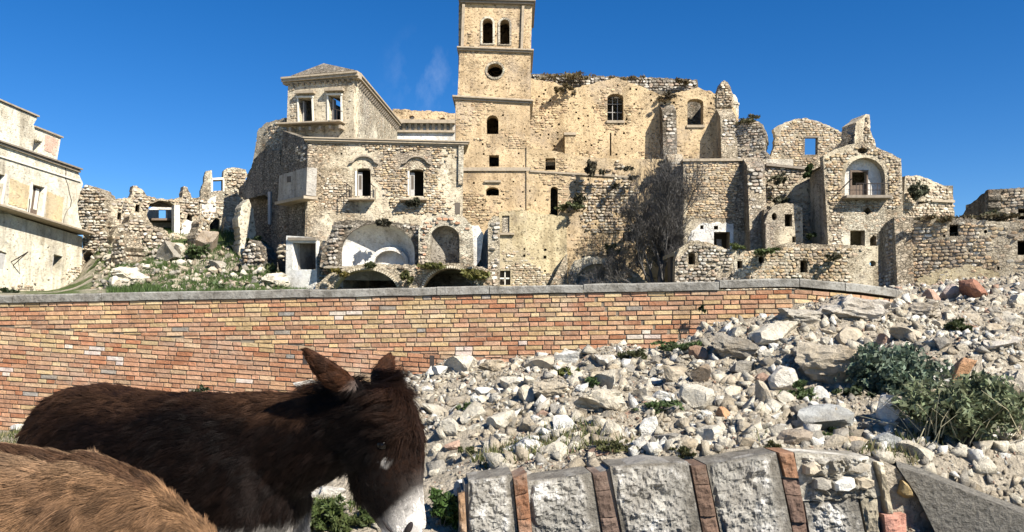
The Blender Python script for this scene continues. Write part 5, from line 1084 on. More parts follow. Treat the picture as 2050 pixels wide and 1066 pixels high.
rr = random.Random(23); n = 0; tries = 0; LOOSE = []; SHORT = ['cream stone', 'buff stone', 'grey stone', 'whitish stone', 'reddish stone']
while n < 250 and tries < 6000:
    tries += 1; px = rr.uniform(835, 2050); py = rr.uniform(600, 925)
    ytop = np.interp(px, [830, 900, 1130, 1400, 1480, 1640, 1800, 2050], [790, 750, 722, 705, 668, 620, 605, 580]); ybot = np.interp(px, [830, 1000, 1290, 1600, 1800, 2050], [965, 935, 905, 898, 905, 985])
    if not (ytop < py < ybot): continue
    big = rr.random(); w = rr.uniform(20, 36) if big < .45 else rr.uniform(36, 80); w *= .72 + .5 * (py - 580) / 330; h = w * rr.uniform(.5, .85)
    if any(abs(px - a) < (A_ + w * .5) * .80 and abs(py - h / 2 - b) < (B_ + h * .5) * .74 for a, b, A_, B_ in taken): continue
    if 1690 < px < 1890 and 700 < py < 850: continue
    if px > 1840 and py > 790 and rr.random() < .8: continue
    q = rr.random(); lab, c = CLS[0 if q < .42 else 1 if q < .66 else 2 if q < .78 else 3 if q < .94 else 4]; g = rr.uniform(.85, 1.1)
    me = rr.choice(MEDR) if w < 34 else rr.choice(ROCK + SLAB)
    o = put_rock(px, py, w, h, tuple(x * g for x in c), lab, me, rr.uniform(-.6, .6), rr.uniform(.7, 1.1), 'rubble_stone', 'loose stones of the rubble heap', rr.uniform(-1.5, 1.5), rr.uniform(.22, .45), 'stone'); LOOSE.append((o, px, py - h / 2, SHORT[[x[0] for x in CLS].index(lab)]))
    taken.append((px, py - h / 2, w * .42, h * .42)); n += 1
LMK = [((1145, 712), 'the white block at the wall foot'), ((1562, 660), 'the large slanting pale slab'), ((1672, 725), 'the big buff boulder'), ((1722, 612), 'the mortared masonry chunk'), ((1205, 800), 'the broad flat cream boulder'), ((1233, 864), 'the round cream stone'), ((920, 840), 'the donkey forehead'), ((1395, 790), 'the split cream block'), ((1478, 695), 'the dark pitted boulder'), ((1652, 837), 'the blue-grey slab'), ((1778, 883), 'the rounded grey boulder'), ((1932, 737), 'the leaning orange slab'), ((1962, 575), 'the tipped red brown block'), ((2008, 685), 'the long grey beam-like stone'), ((1800, 750), 'the large round shrub'), ((985, 730), 'the buff mortar lump'), ((1300, 920), 'the third rock-faced block'), ((1100, 940), 'the second rock-faced block'), ((1500, 905), 'the fourth rock-faced block')]
ORD = ['nearest', 'second', 'third', 'fourth', 'fifth', 'sixth', 'seventh', 'eighth', 'ninth', 'tenth', 'eleventh', 'twelfth']
def landmark_labels(lst, LMK, where=''):
    cell = {}
    for (o, px, py, cname) in lst:
        (lp, ln) = min(LMK, key=lambda l: math.dist(l[0], (px, py))); dx, dy = px - lp[0], py - lp[1]
        dr = ('right of' if dx > 0 else 'left of') if abs(dx) > abs(dy) * 1.2 else ('above' if dy < 0 else 'below'); cell.setdefault((ln, dr, cname), []).append((math.hypot(dx, dy), o))
    for (ln, dr, cname), v in cell.items():
        v.sort(key=lambda q: q[0])
        for i, (_, o) in enumerate(v): o['label'] = (f'{cname} {dr} {ln}' if len(v) == 1 else f'{ORD[min(i, 11)]} {cname} {dr} {ln}')
landmark_labels(LOOSE, LMK)
# the small rubble nobody could count
def scatter_stuff(name, pts, sizes, cols, protos, seed=1):
    rr = np.random.default_rng(seed); PV = []; PF = []
    for me in protos:
        v = np.empty(len(me.vertices) * 3, dtype=np.float32); me.vertices.foreach_get('co', v); f = []
        for p in me.polygons:
            vs = list(p.vertices)
            for k in range(1, len(vs) - 1): f.append((vs[0], vs[k], vs[k + 1]))
        PV.append(v.reshape(-1, 3)); PF.append(np.array(f, dtype=np.int32))
    AV = []; AF = []; AC = []; b = 0
    for i, p in enumerate(pts):
        k = rr.integers(len(protos)); q = rr.normal(size=4); q /= np.linalg.norm(q); w, x, y, z = q
        Rm = np.array([[1 - 2 * (y * y + z * z), 2 * (x * y - z * w), 2 * (x * z + y * w)], [2 * (x * y + z * w), 1 - 2 * (x * x + z * z), 2 * (y * z - x * w)], [2 * (x * z - y * w), 2 * (y * z + x * w), 1 - 2 * (x * x + y * y)]])
        v = (PV[k] * (sizes[i] * rr.uniform(.65, 1.3, 3))) @ Rm.T + np.array(p); AV.append(v); AF.append(PF[k] + b); AC.append(np.repeat(np.array([cols[i]]), len(v), 0)); b += len(v)
    V = np.concatenate(AV); o = np.array([V[:, 0].mean(), V[:, 1].mean(), V[:, 2].min()])
    return tag(link(name, mesh_from(name, V - o, np.concatenate(AF), M['rock'], np.concatenate(AC)), None, tuple(o)), kind='stuff')
pts = []; sz = []; cl = []; rr = random.Random(31); cand = [PALE, PALE, PALE, TAN, TAN, TAN, TAN, WHITE, GREY, BRN, PINK]
while len(pts) < 27000:
    y = 6.3 + 10.0 * rr.random() ** 1.25; x = rr.uniform(-.16 * y, .80 * y)
    if x < 7.2 and y > float(np.interp(x, PX_, PY_)) - .1: continue
    q = Vector((x, y, 0)) - LF.A
    if q.dot(LF.U) > -.15 and q.dot(LF.N) < (.3 if q.dot(LF.U) < LF.L - .1 else -.1): continue
    if x < -.3 and y < 8 and rr.random() < .75: continue
    nz = noise.noise(Vector((x * .9, y * .9, 7)))
    s = rr.uniform(.018, .045) * (1.0 + max(0, nz) * 1.4) * (y / 9) ** .45 if rr.random() < .91 else rr.uniform(.06, .17)
    z = hz(x, y)
    pts.append((x, y, z + s * (.02 if s < .06 else .06))); sz.append(s); g = rr.uniform(.5, 1.08) if s < .06 else rr.uniform(.85, 1.1); c = rr.choice(cand if s < .06 else [PALE, PALE, TAN, WHITE, GREY]); cl.append(tuple(v * g for v in c))
scatter_stuff('small_rubble', pts, sz, cl, LOWR, 3)
pts = []; sz = []; cl = []
while len(pts) < 2500:
    x = rr.uniform(4, 26); y = rr.uniform(14, 36)
    if x / y < .44 or (x < 7.4 and y > float(np.interp(x, PX_, PY_)) - .1): continue
    s = rr.uniform(.07, .26); pts.append((x, y, hz(x, y) + s * .1)); sz.append(s); g = rr.uniform(.75, 1.1); c = rr.choice(cand); cl.append(tuple(v * g for v in c))
scatter_stuff('far_rubble', pts, sz, cl, LOWR, 4)
# boulders on the grassy slope under the left ruins
BLD = [(330, 525, 70, 46, GREY, 'grey slanting boulder on the grassy slope below the vaulted room', SLAB[1], -.5), (345, 515, 56, 34, PALE, 'pale tan boulder right of the grey slanting one on the grassy slope', ROCK[3], .1), (435, 540, 40, 22, GREY, 'flat grey slab on the grassy slope below the sky-window ruin', SLAB[0], 0), (255, 572, 70, 44, PALE, 'large rough pale boulder behind the brick wall near the cream palazzo', LUMP[0], 0), (228, 582, 34, 34, PALE, 'cream triangular stone standing behind the brick wall coping', ROCK[5], .2), (262, 515, 34, 30, (.5, .5, .46), 'grey white leaning slab at the foot of the vaulted room wall', SLAB[3], .6), (412, 508, 44, 60, BRN, 'brown leaning slab propped beside the fallen pier', SLAB[2], .6), (545, 575, 60, 34, PALE, 'pile-like pale boulder behind the coping left of the doorway hut', LUMP[2], 0), (500, 540, 50, 24, PALE, 'pale flat boulder below the dark overhanging ruin', ROCK[6], 0), (562, 520, 40, 60, TAN, 'tall tan boulder left of the doorway hut', LUMP[1], 0)]
def hill_hit(px, py):
    r = ray(px, py)
    for k in range(900):
        d = 14 + k * .06; p = Vector((0, 0, CAMZ)) + r * (d / r.y)
        if p.z <= hill_z(p.x, p.y): return p
    return at(px, py, 45)
for (px, py, w, h, c, lab, me, tl) in BLD:
    p = hill_hit(px, py); k = p.y / FOC; o = link('boulder', me, None, (p.x, p.y + w * k * .2, p.z + h * k * .4)); o.scale = (w * k, w * k * .8, h * k); o.rotation_euler = (.1, tl, px % 3 - 1.5); o.color = (*c, 1); tag(o, lab, 'boulder', 'boulders on the grassy slope')
rr = random.Random(41); n = 0; SL = []
while n < 80:
    px = rr.uniform(205, 570); py = rr.uniform(495, 583); p = hill_hit(px, py)
    if p.y < 16: continue
    w = rr.uniform(8, 26); k = p.y / FOC; o = link('boulder', rr.choice(MEDR), None, (p.x, p.y, p.z + w * k * .15)); o.scale = (w * k, w * k * .8, w * k * rr.uniform(.5, .8)); o.rotation_euler = (rr.uniform(-.3, .3), rr.uniform(-.5, .5), rr.uniform(0, 6)); g = rr.uniform(.75, 1.05); ci = rr.randrange(4); o.color = (*[x * g for x in (PALE, PALE, TAN, GREY)[ci]], 1); SL.append((o, px, py, ('pale slope stone', 'pale slope stone', 'tan slope stone', 'grey slope stone')[ci]))
    tag(o, 'loose pale stone scattered on the grassy slope below the left ruins', 'stone', 'loose stones on the grassy slope'); n += 1
landmark_labels(SL, [((l[0], l[1] - l[3] / 2), nm) for l, nm in zip(BLD, ('the grey slanting boulder', 'the tan boulder beside it', 'the flat grey slab', 'the large rough pale boulder', 'the cream triangular stone', 'the grey white leaning slab', 'the brown leaning slab', 'the pile-like pale boulder', 'the pale flat boulder', 'the tall tan boulder'))])
pts = []; sz = []; cl = []
for i in range(900):
    px = rr.uniform(190, 575); py = rr.uniform(490, 586); p = hill_hit(px, py); s = rr.uniform(.08, .34)
    if p.y < 16: continue
    pts.append((p.x, p.y + rr.uniform(-.5, .5), p.z + s * .1)); sz.append(s); g = rr.uniform(.55, 1.0); cl.append(tuple(x * g for x in rr.choice([PALE, TAN, GREY, TAN, BRN])))
scatter_stuff('slope_rubble', pts, sz, cl, LOWR, 6)

# ------------------------------------------------------------------ low wall of rock-faced blocks and upright bricks
LW = thing('low_block_wall', 'low wall of rough rock-faced blocks separated by upright red brick slabs, in front of the rubble heap', 'stone wall', LF.ppt(1250, 1066))
t = NT('rock_face'); n1 = t.noise(t.pos(), 7, 8, .7); n2 = t.noise(t.pos(), 2.2, 5, .6); a_ = t.n('Attribute', attribute_name='col')
c = t.ramp(n1, [(.30, (.12, .11, .09)), (.48, (.24, .222, .19)), (.66, (.38, .36, .31)), (.84, (.58, .56, .50))]); c = t.mix(t.mr(n2, .46, .62, 0, .75), c, (.20, .19, .165)); n5 = t.noise(t.pos(), 3.4, 8, .72); c = t.mix(t.mr(n5, .53, .63, 0, .8), c, (.60, .58, .53)); n6 = t.noise(t.pos(), 19, 4, .7); c = t.mix(t.mr(n6, .60, .68, 0, .7), c, (.10, .095, .08)); c = t.mix(1, c, a_.outputs['Color'], 'MULTIPLY'); t.bump(t.math('ADD', n1, n6), .02); M['rock_face'] = t.col(c)
def block(pts, name, mat, rough=.05, margin=.16, n0=0.0, dep=.3, nx=50, ny=44, seed=1, col=(1, 1, 1), mcol=None, right_margin=None):
    bl, br, tr, tl = [LF.uv(*p) for p in pts]; V = []; Fc = []; C = []; rm = right_margin or margin
    for j in range(ny + 1):
        for i in range(nx + 1):
            s, q = i / nx, j / ny; u = (bl[0] * (1 - s) + br[0] * s) * (1 - q) + (tl[0] * (1 - s) + tr[0] * s) * q; z = (bl[1] * (1 - s) + br[1] * s) * (1 - q) + (tl[1] * (1 - s) + tr[1] * s) * q
            wgt = smooth(0, margin, s) * smooth(0, rm, 1 - s) * smooth(0, margin * .6, 1 - q)
            P_ = Vector((u * 9, z * 9, seed * 5.0)); wob = noise.noise(P_ * .8) * .07
            inn = smooth(margin * .5, margin * 1.5, s + wob) * smooth(rm * .5, rm * 1.3, 1 - s + wob) * smooth(margin * .2, margin * .9, 1 - q + wob)
            r = noise.fractal(P_ * .55, .8, 2.2, 6); r2 = noise.fractal(P_ * 2.1, .7, 2, 3); r3 = abs(noise.noise(P_ * .9))
            n_ = n0 - inn * (rough * (.35 + .45 * r + .5 * r2 + r3 * .3)) + noise.noise(P_ * 6) * .003
            V.append(LF.pt(u, z + noise.noise(P_ * 2) * .004 * (1 if 0 < j < ny else 0), n_)); m_ = mcol or col; k = inn; C.append(tuple(m_[e] * (1 - k) + col[e] * k for e in range(3)))
    w = nx + 1
    for j in range(ny):
        for i in range(nx): Fc.append((j * w + i, j * w + i + 1, (j + 1) * w + i + 1, (j + 1) * w + i))
    ring = [i for i in range(w)] + [j * w + nx for j in range(1, ny + 1)] + [ny * w + i for i in range(nx - 1, -1, -1)] + [j * w for j in range(ny - 1, 0, -1)]
    b = len(V)
    for r in ring: p = V[r] + LF.N * dep; V.append(p); C.append(mcol or col)
    m = len(ring)
    for k in range(m): k2 = (k + 1) % m; Fc.append((ring[k], b + k, b + k2, ring[k2]))
    Fc.append(tuple(b + k for k in range(m)))
    base = np.array(wloc(LW)); return link(name, mesh_from(name, np.array([tuple(v) for v in V]) - base, Fc, M[mat], np.array(C)), LW)
MG = (.62, .60, .57)
blocks = [([(938, 1085), (1038, 1085), (1025, 949), (938, 962)], 1), ([(1068, 1085), (1205, 1085), (1183, 947), (1055, 965)], 2), ([(1249, 1085), (1408, 1085), (1377, 925), (1221, 934)], 3), ([(1447, 1085), (1590, 1085), (1553, 906), (1414, 930)], 4)]
for pts_, sd_ in blocks: block(pts_, 'stone_block', 'rock_face', .042, .045, seed=sd_, mcol=MG, right_margin=.17)
block([(1624, 1085), (1735, 1085), (1716, 997), (1611, 1008)], 'stone_block', 'rock_face', .05, .12, seed=7, mcol=MG, right_margin=.3)
def slab_brick(pts_, c, n0=-.01, sd=1, name='brick_slab'):
    bl, br, tr, tl = pts_; lp = lambda a, b, t: (a[0] + (b[0] - a[0]) * t, a[1] + (b[1] - a[1]) * t); r_ = random.Random(sd); cuts_ = [0, r_.uniform(.3, .42), r_.uniform(.62, .8), 1] if abs(bl[1] - tl[1]) > 100 else [0, 1]
    for t0, t1 in zip(cuts_[:-1], cuts_[1:]):
        e = .006; g = r_.uniform(.75, 1.25); block([lp(bl, tl, t0 + e), lp(br, tr, t0 + e), lp(br, tr, t1 - e), lp(bl, tl, t1 - e)], name, 'brick', .022, .12, n0 + r_.uniform(-.008, .008), .26, 8, 14, sd + int(t0 * 10), tuple(x * g for x in c))
slab_brick([(1041, 1085), (1066, 1085), (1053, 944), (1027, 956)], (.20, .10, .055), -.03, 11); slab_brick([(1210, 1085), (1244, 1085), (1214, 944), (1187, 948)], (.15, .105, .08), .0, 12)
slab_brick([(1412, 1085), (1444, 1085), (1412, 930), (1383, 932)], (.16, .105, .075), .0, 13); slab_brick([(1593, 1085), (1620, 1085), (1600, 962), (1567, 958)], (.15, .10, .075), .0, 14); slab_brick([(1571, 955), (1597, 957), (1586, 905), (1558, 906)], (.20, .11, .065), -.01, 15)
slab_brick([(1768, 1085), (1808, 1085), (1806, 1026), (1763, 1028)], (.50, .25, .18), -.05, 16); slab_brick([(922, 1085), (936, 1085), (930, 985), (918, 992)], (.28, .175, .10), .0, 17)
mb = MB(); LF.pquad(mb, [(915, 1095), (1775, 1095), (1762, 912), (1590, 912), (1400, 936), (1210, 950), (930, 975)][:4] if False else [(918, 1095), (1800, 1095), (1762, 940), (925, 985)], .05, .34); mb.build('mortar_core', M['block_mortar'], LW)
wall(LW, 'mortar_bed', LF, [(925, 1090), (1775, 1090), (1762, 925), (1740, 915), (1600, 908), (1555, 911), (1500, 918), (1416, 937), (1378, 931), (1303, 922), (1222, 940), (1184, 953), (1056, 970), (1026, 956), (930, 972)], [], .25, M['block_mortar'], .035)
# mortar and rubble infill at the right end
block([(1606, 1004), (1768, 994), (1740, 915), (1592, 907)], 'rubble_infill', 'rock_face', .10, .10, .01, .25, 40, 34, 21, (1, .97, .9)); block([(1740, 1085), (1764, 1085), (1756, 1000), (1722, 998)], 'mortar_strip', 'rock_face', .03, .1, .0, .2, 10, 16, 22, (1.1, 1.02, .85))
stones(LW, LF, [(1600, 1000), (1765, 990), (1742, 920), (1600, 912)], (.15, .11), .8, seed=92, proud=.05, cols=[PALE, TAN, GREY, WHITE], indiv=24, n0=-.02)
block([(1772, 1026), (1784, 1026), (1764, 925), (1752, 925)], 'mortar_strip', 'rock_face', .02, .1, -.03, .2, 6, 18, 23, (1.15, 1.05, .85))
p = LF.ppt(1812, 982, -.03); o = link('rubble_stone', ROCK[6], None, p); o.scale = (.17, .12, .1); o.rotation_euler = (0, .5, .3); o.color = (.48, .36, .18, 1); tag(o, 'ochre wedge-shaped stone stuck in mortar at the right end of the low block wall', 'rock', 'notable stones of the rubble heap')
stones(LW, LF, [(1785, 1085), (1880, 1085), (1840, 1000), (1790, 945)], (.13, .10), .85, seed=93, proud=.05, cols=[PALE, TAN, GREY], n0=-.0)
wall(LW, 'mortar_end', LF, [(1776, 1090), (1890, 1090), (1834, 989), (1796, 936), (1764, 920)], [], .3, M['soil'], .02)
# sloping concrete apron
SP = [(1796, 934), (1850, 950), (1940, 986), (2060, 1032), (2230, 1090), (1885, 1090), (1834, 989)]; AP = thing('concrete_apron', 'grey sloping slab of rough concrete at the lower right corner', 'concrete slab', LF.ppt(1950, 1080))
A2 = Fac(1790, 6.43, 2230, 5.9, 1000); wall(AP, 'slab', A2, SP, [], .3, M['concrete'], -.02)
# ------------------------------------------------------------------ plants
def leaf_mesh(center_pts, sizes, cols, seed=1, elong=1.6, updir=.4):
    rng = np.random.default_rng(seed); n = len(center_pts); c = np.asarray(center_pts); a = rng.normal(size=(n, 3)); a[:, 2] += updir; a /= np.linalg.norm(a, axis=1)[:, None]
    b = np.cross(a, rng.normal(size=(n, 3))); b /= np.linalg.norm(b, axis=1)[:, None]; nn = np.cross(a, b); s = np.asarray(sizes)[:, None]
    V = np.stack([c - a * s * elong * .5, c + b * s * .42 + nn * s * .12, c + a * s * elong * .5, c - b * s * .42 + nn * s * .12], 1).reshape(-1, 3)
    F = np.arange(n * 4, dtype=np.int32).reshape(n, 4); return V, F, np.repeat(np.asarray(cols), 4, 0)
def foliage(parent, name, blobs, n, size, base, seed=1, elong=1.6, mat='leaf', dark=.5):
    """leaves gathered in clumps inside several ellipsoids: list of (centre, radii)"""
    rng = np.random.default_rng(seed); P = []; S = []; C = []; tot = sum(r[0] * r[1] * r[2] for _, r in blobs) ** 1
    for c, r in blobs:
        k = max(3, int(n * r[0] * r[1] * r[2] / tot)); nc = max(3, k // 26)
        d = rng.normal(size=(nc, 3)); d /= np.linalg.norm(d, axis=1)[:, None]; cc = d * (rng.random((nc, 1)) ** .45)
        i = rng.integers(nc, size=k); q = cc[i] + rng.normal(size=(k, 3)) * .13
        g = rng.uniform(.6, 1.25, nc)[i] * rng.uniform(.8, 1.15, k)
        P.append(np.array(c) + q * np.array(r)); S.append(size * rng.uniform(.6, 1.3, k)); hue = rng.uniform(-.12, .12, (k, 1)) * np.array([[1, .2, .6]])
        C.append(np.array(base)[None, :] * g[:, None] * (1 + hue))
    V, F, C = leaf_mesh(np.concatenate(P), np.concatenate(S), np.concatenate(C), seed, elong)
    off = np.array(wloc(parent)) if parent is not None else np.array([V[:, 0].mean(), V[:, 1].mean(), V[:, 2].min()])
    return link(name, mesh_from(name, V - off, F, M[mat], C), parent, (0, 0, 0) if parent is not None else tuple(off))
def stems(parent, base, tips, r=.012, mat='bark', name='stem'):
    mb = MB()
    for t_ in tips:
        b = Vector(base); t_ = Vector(t_); m = (b + t_) / 2 + Vector((random.uniform(-.05, .05), random.uniform(-.05, .05), .03)); mb.tube([b, m, t_], [r, r * .8, r * .4], 4)
    return mb.build(name, M[mat], parent, fix=False)
def shrub(label, cx, cy, d, w, h, n, size, base, name='shrub', cat='shrub', group=None, elong=1.6, seed=1, lobes=5, depth=None):
    """centre pixel, distance, pixel width and height"""
    k = d / FOC; c = at(cx, cy, d); W_, H_ = w * k / 2, h * k / 2; rr = random.Random(seed)
    o = thing(name, label, cat, (c.x, c.y, c.z - H_), group); bl = []
    for i in range(lobes): bl.append(((c.x + rr.uniform(-.5, .5) * W_, c.y + rr.uniform(-.35, .35) * W_, c.z + rr.uniform(-.45, .4) * H_), (W_ * rr.uniform(.45, .68), W_ * rr.uniform(.4, .6), H_ * rr.uniform(.45, .65))))
    foliage(o, 'foliage', bl, n, size, base, seed, elong); stems(o, (c.x, c.y, c.z - H_), [b[0] for b in bl], max(.006, W_ * .02)); return o
GREEN = (.080, .115, .040); BLUEG = (.135, .175, .115); DRY = (.16, .125, .065); DARKG = (.035, .052, .018); YELG = (.12, .13, .03)
hp = lambda px, py: hit_heap(px, py).y
shrub('large round blue-green shrub growing out of the rubble heap', 1788, 752, 8.6, 220, 156, 6500, .042, BLUEG, seed=2, lobes=8, group=None)
shrub('small dark green shrub between the cream stones left of the large shrub', 1606, 798, 8.3, 100, 74, 1300, .034, GREEN, seed=3, lobes=5)
shrub('dark creeping green plant under the blue-grey slab', 1640, 868, 7.6, 120, 40, 1300, .028, GREEN, seed=4, name='creeping_plant', cat='plant')
shrub('dark shaded shrub branch hanging between the large shrub and the slab below it', 1720, 800, 8.4, 100, 70, 1200, .036, DARKG, seed=5)
o = shrub('wide spiky grey-green bush at the right edge above the low wall', 1930, 822, 7.35, 270, 160, 8000, .032, (.175, .20, .105), seed=6, lobes=14, elong=2.3)
mb = MB(); rr = random.Random(8)
for i in range(60):
    b = at(rr.uniform(1820, 2060), rr.uniform(860, 900), 7.2 + rr.uniform(-.3, .4)); l = rr.uniform(.2, .42); dx, dy = rr.gauss(0, .22), rr.gauss(0, .2); mb.tube([b, b + Vector((dx * .5, dy * .5, l * .6)), b + Vector((dx * 1.3, dy, l))], [.004, .003, .0015], 3)
mb.build('twig', M['dry_brush'], o, fix=False).name = 'twigs'
WEEDS = [(1405, 618, 12.6, 14, 24, 120, DARKG, 'small green plant growing out of a brick wall joint near its right end'), (397, 782, 12.9, 34, 22, 200, DARKG, 'small leafy plant on the brick wall above the back of the dark donkey'), (1350, 694, 12.3, 110, 26, 900, GREEN, 'green weeds along the foot of the brick wall near its right end'), (1262, 712, 12.2, 90, 34, 700, (.07, .075, .03), 'tangle of green weeds and dry stems at the brick wall foot'), (1130, 745, 11.4, 60, 26, 500, YELG, 'bright green weeds on the rubble below the white block'), (1192, 765, 10.8, 50, 30, 400, GREEN, 'green weeds in a hollow of the rubble below the brick wall'), (935, 815, 10.2, 40, 22, 300, GREEN, 'small green tuft in the left part of the rubble heap'), (1320, 815, 9.4, 120, 36, 900, GREEN, 'low green weeds under pale slabs in the middle of the heap'), (1590, 765, 9.2, 40, 30, 300, DARKG, 'dark tuft between pale slab and buff boulder'), (885, 1022, 6.6, 96, 82, 1900, (.055, .095, .022), 'lush green weed patch between the donkey nose and the low block wall'), (640, 1022, 6.9, 150, 70, 2400, (.07, .095, .025), 'green weeds seen under the neck of the dark donkey'), (735, 1028, 6.7, 70, 60, 1000, (.07, .1, .025), 'green weeds just left of the white donkey muzzle'),
 (600, 1046, 6.3, 110, 44, 1300, (.07, .095, .025), 'weeds on the ground at the chest of the dark donkey'), (695, 1050, 6.25, 110, 36, 1300, (.08, .1, .03), 'low weeds on the ground right under the dark donkey chin'), (800, 1046, 6.3, 70, 40, 800, (.06, .09, .022), 'weeds directly behind the white donkey muzzle'),
 (1245, 893, 7.1, 150, 20, 800, (.085, .085, .03), 'low mixed weeds along the top of the low block wall'), (1545, 892, 6.9, 40, 24, 300, (.09, .085, .03), 'brownish weeds above the last tall rock-faced block'), (1380, 905, 6.8, 70, 22, 400, (.08, .08, .03), 'brownish green tufts above the third rock-faced block'), (1745, 632, 13.2, 40, 28, 400, GREEN, 'green weeds beside the mortared masonry chunk'), (1912, 650, 13, 60, 40, 700, (.06, .075, .025), 'dark green grassy tuft in the upper right part of the heap'), (2010, 632, 13.5, 110, 50, 1300, (.05, .065, .022), 'broad dark grassy patch at the upper right edge of the heap'), (1870, 612, 15, 50, 20, 300, GREEN, 'green tuft below the pinkish block'), (945, 905, 7.6, 60, 24, 400, (.09, .1, .035), 'low yellow green weeds at the front left of the heap'), (1110, 900, 7.4, 60, 30, 400, GREEN, 'dark weeds in a hollow at the front of the heap')]
for i, (px, py, d, w, h, n, c, lab) in enumerate(WEEDS):
    pz = hit_heap(px, py + h * .4) if py > 640 else None
    dd = pz.y if pz is not None and px > 560 and py > 640 else d
    shrub(lab, px, py, dd, w, h, n, (.02 if dd < 9 else .032) * (1.2 if py > 980 else 1), c, name='weed', cat='weeds', group='weeds in the rubble', seed=50 + i, lobes=max(3, int(w / 16)), elong=2.2)
WEEDS_ = 0
RUIN_PL = [(1135, 158, 67.5, 150, 16, 700, DRY, 'dry brown weeds on top of the church wall next to the tower'), (1250, 158, 67.5, 90, 12, 300, DRY, 'dry weeds on the ridge above the barred church window'), (1368, 162, 67.5, 60, 12, 260, DRY, 'dry weeds near the right end of the church wall top'), (1130, 180, 65.6, 60, 18, 420, DRY, 'brown shrub hanging in a hollow of the church wall'), (1333, 192, 65.4, 50, 16, 420, (.09, .07, .04), 'brown shrub on a ledge right of the barred church window'), (1495, 240, 64.4, 70, 22, 500, (.13, .12, .06), 'dry weeds on top of the rubble block right of the church'), (1160, 395, 59.3, 34, 50, 600, (.07, .065, .035), 'trailing plant on the terrace wall left of the bare tree'), (1142, 413, 59.2, 70, 18, 500, (.09, .10, .04), 'weeds on a ledge in the middle of the terrace wall'), (1180, 340, 59.2, 40, 60, 500, (.09, .08, .05), 'dry creeper below the terrace wall top'), (1558, 360, 57.2, 46, 30, 500, (.13, .12, .07), 'grey creeper on the retaining wall right of the buttress'), (1560, 402, 57.2, 44, 22, 420, (.10, .095, .055), 'creeper just above the small pale house'), (1618, 345, 56.6, 24, 36, 420, GREEN, 'green ivy on the shaded corner behind the chapel'), (1624, 470, 54.8, 22, 22, 250, DARKG, 'green plant in the shaded gap left of the chapel'), (1835, 385, 55.4, 40, 60, 900, (.12, .125, .075), 'grey-green bush on the ruin right of the chapel'), (1667, 514, 48.9, 40, 18, 420, (.10, .09, .05), 'brown bush hanging on the long low stone wall'), (1525, 505, 48.8, 90, 14, 500, (.08, .10, .03), 'green weeds on top of the long low stone wall'), (1470, 492, 49.2, 50, 14, 300, (.08, .10, .03), 'weeds below the whitewashed doorway'), (1860, 440, 37.6, 120, 14, 700, DRY, 'dry brown weeds along the roof of the long stone house'), (1985, 436, 37.0, 130, 14, 700, (.12, .10, .055), 'dry weeds on the right part of the long stone house roof'), (1995, 430, 42, 60, 20, 350, (.12, .12, .06), 'pale grass below the far right house corner'), (824, 407, 43.7, 40, 24, 500, (.05, .05, .028), 'dark plant hanging under the right balcony'), (768, 447, 41.2, 44, 16, 420, (.055, .05, .03), 'dark bush on top of the white apse'), (870, 533, 39.7, 70, 18, 600, (.13, .13, .04), 'yellow green plants above the right cellar arch'), (950, 550, 39.5, 60, 34, 900, (.14, .13, .035), 'yellow green bush at the right cellar arch shoulder'), (815, 556, 39.5, 30, 30, 420, (.10, .10, .035), 'green bush between the two cellar arches'), (680, 546, 39.6, 34, 16, 350, (.15, .12, .03), 'yellowish plant above the left cellar arch'), (740, 531, 39.6, 40, 12, 300, (.09, .10, .04), 'green tuft on the sill of the white apse'), (1225, 500, 58.6, 50, 40, 500, (.09, .10, .045), 'green bush under the bare tree by the round-headed window'), (1415, 392, 56, 40, 14, 0, DRY, ''), (390, 505, 48.5, 70, 40, 1100, GREEN, 'dark green bushes on the grassy slope right of the vaulted room'), (512, 495, 47.5, 60, 50, 900, DARKG, 'dark bushes in the shade of the overhanging ruin'), (530, 550, 44, 50, 50, 900, (.07, .09, .03), 'green bush left of the doorway hut'), (480, 575, 42, 70, 20, 700, DARKG, 'low dark shrub behind the coping below the grassy slope'), (205, 578, 43, 60, 20, 600, GREEN, 'green weeds at the foot of the crumbling stump'), (20, 584, 40, 46, 12, 400, DARKG, 'dark weeds at the foot of the cream palazzo'), (425, 575, 40, 60, 22, 600, GREEN, 'green shrub behind the coping below the brown leaning slab')]
rr = random.Random(15)
for i in range(16): RUIN_PL.append((rr.uniform(1205, 1330), rr.uniform(326, 480), 59.2, rr.uniform(16, 30), rr.uniform(10, 18), 130, (.055, .052, .03), ''))
TL = sorted(RUIN_PL[-16:], key=lambda q: q[1]); RUIN_PL[-16:] = [(*q[:7], f'dark dry tuft on the terrace wall, {ORD[i] if i else "topmost"} from the top left of the bare tree' if i < 12 else f'dark dry tuft low on the terrace wall, {["lowest", "second lowest", "third lowest", "fourth lowest"][15 - i]} left of the bare tree') for i, q in enumerate(TL)]
for i, (px, py, d, w, h, n, c, lab) in enumerate(RUIN_PL):
    if n: shrub(lab, px, py, d, w, h, n, .16 if d > 50 else .13, c, name='wall_plant', cat='plant', group='plants on the ruins', seed=90 + i, lobes=max(3, int(w / 14)), elong=2.0)
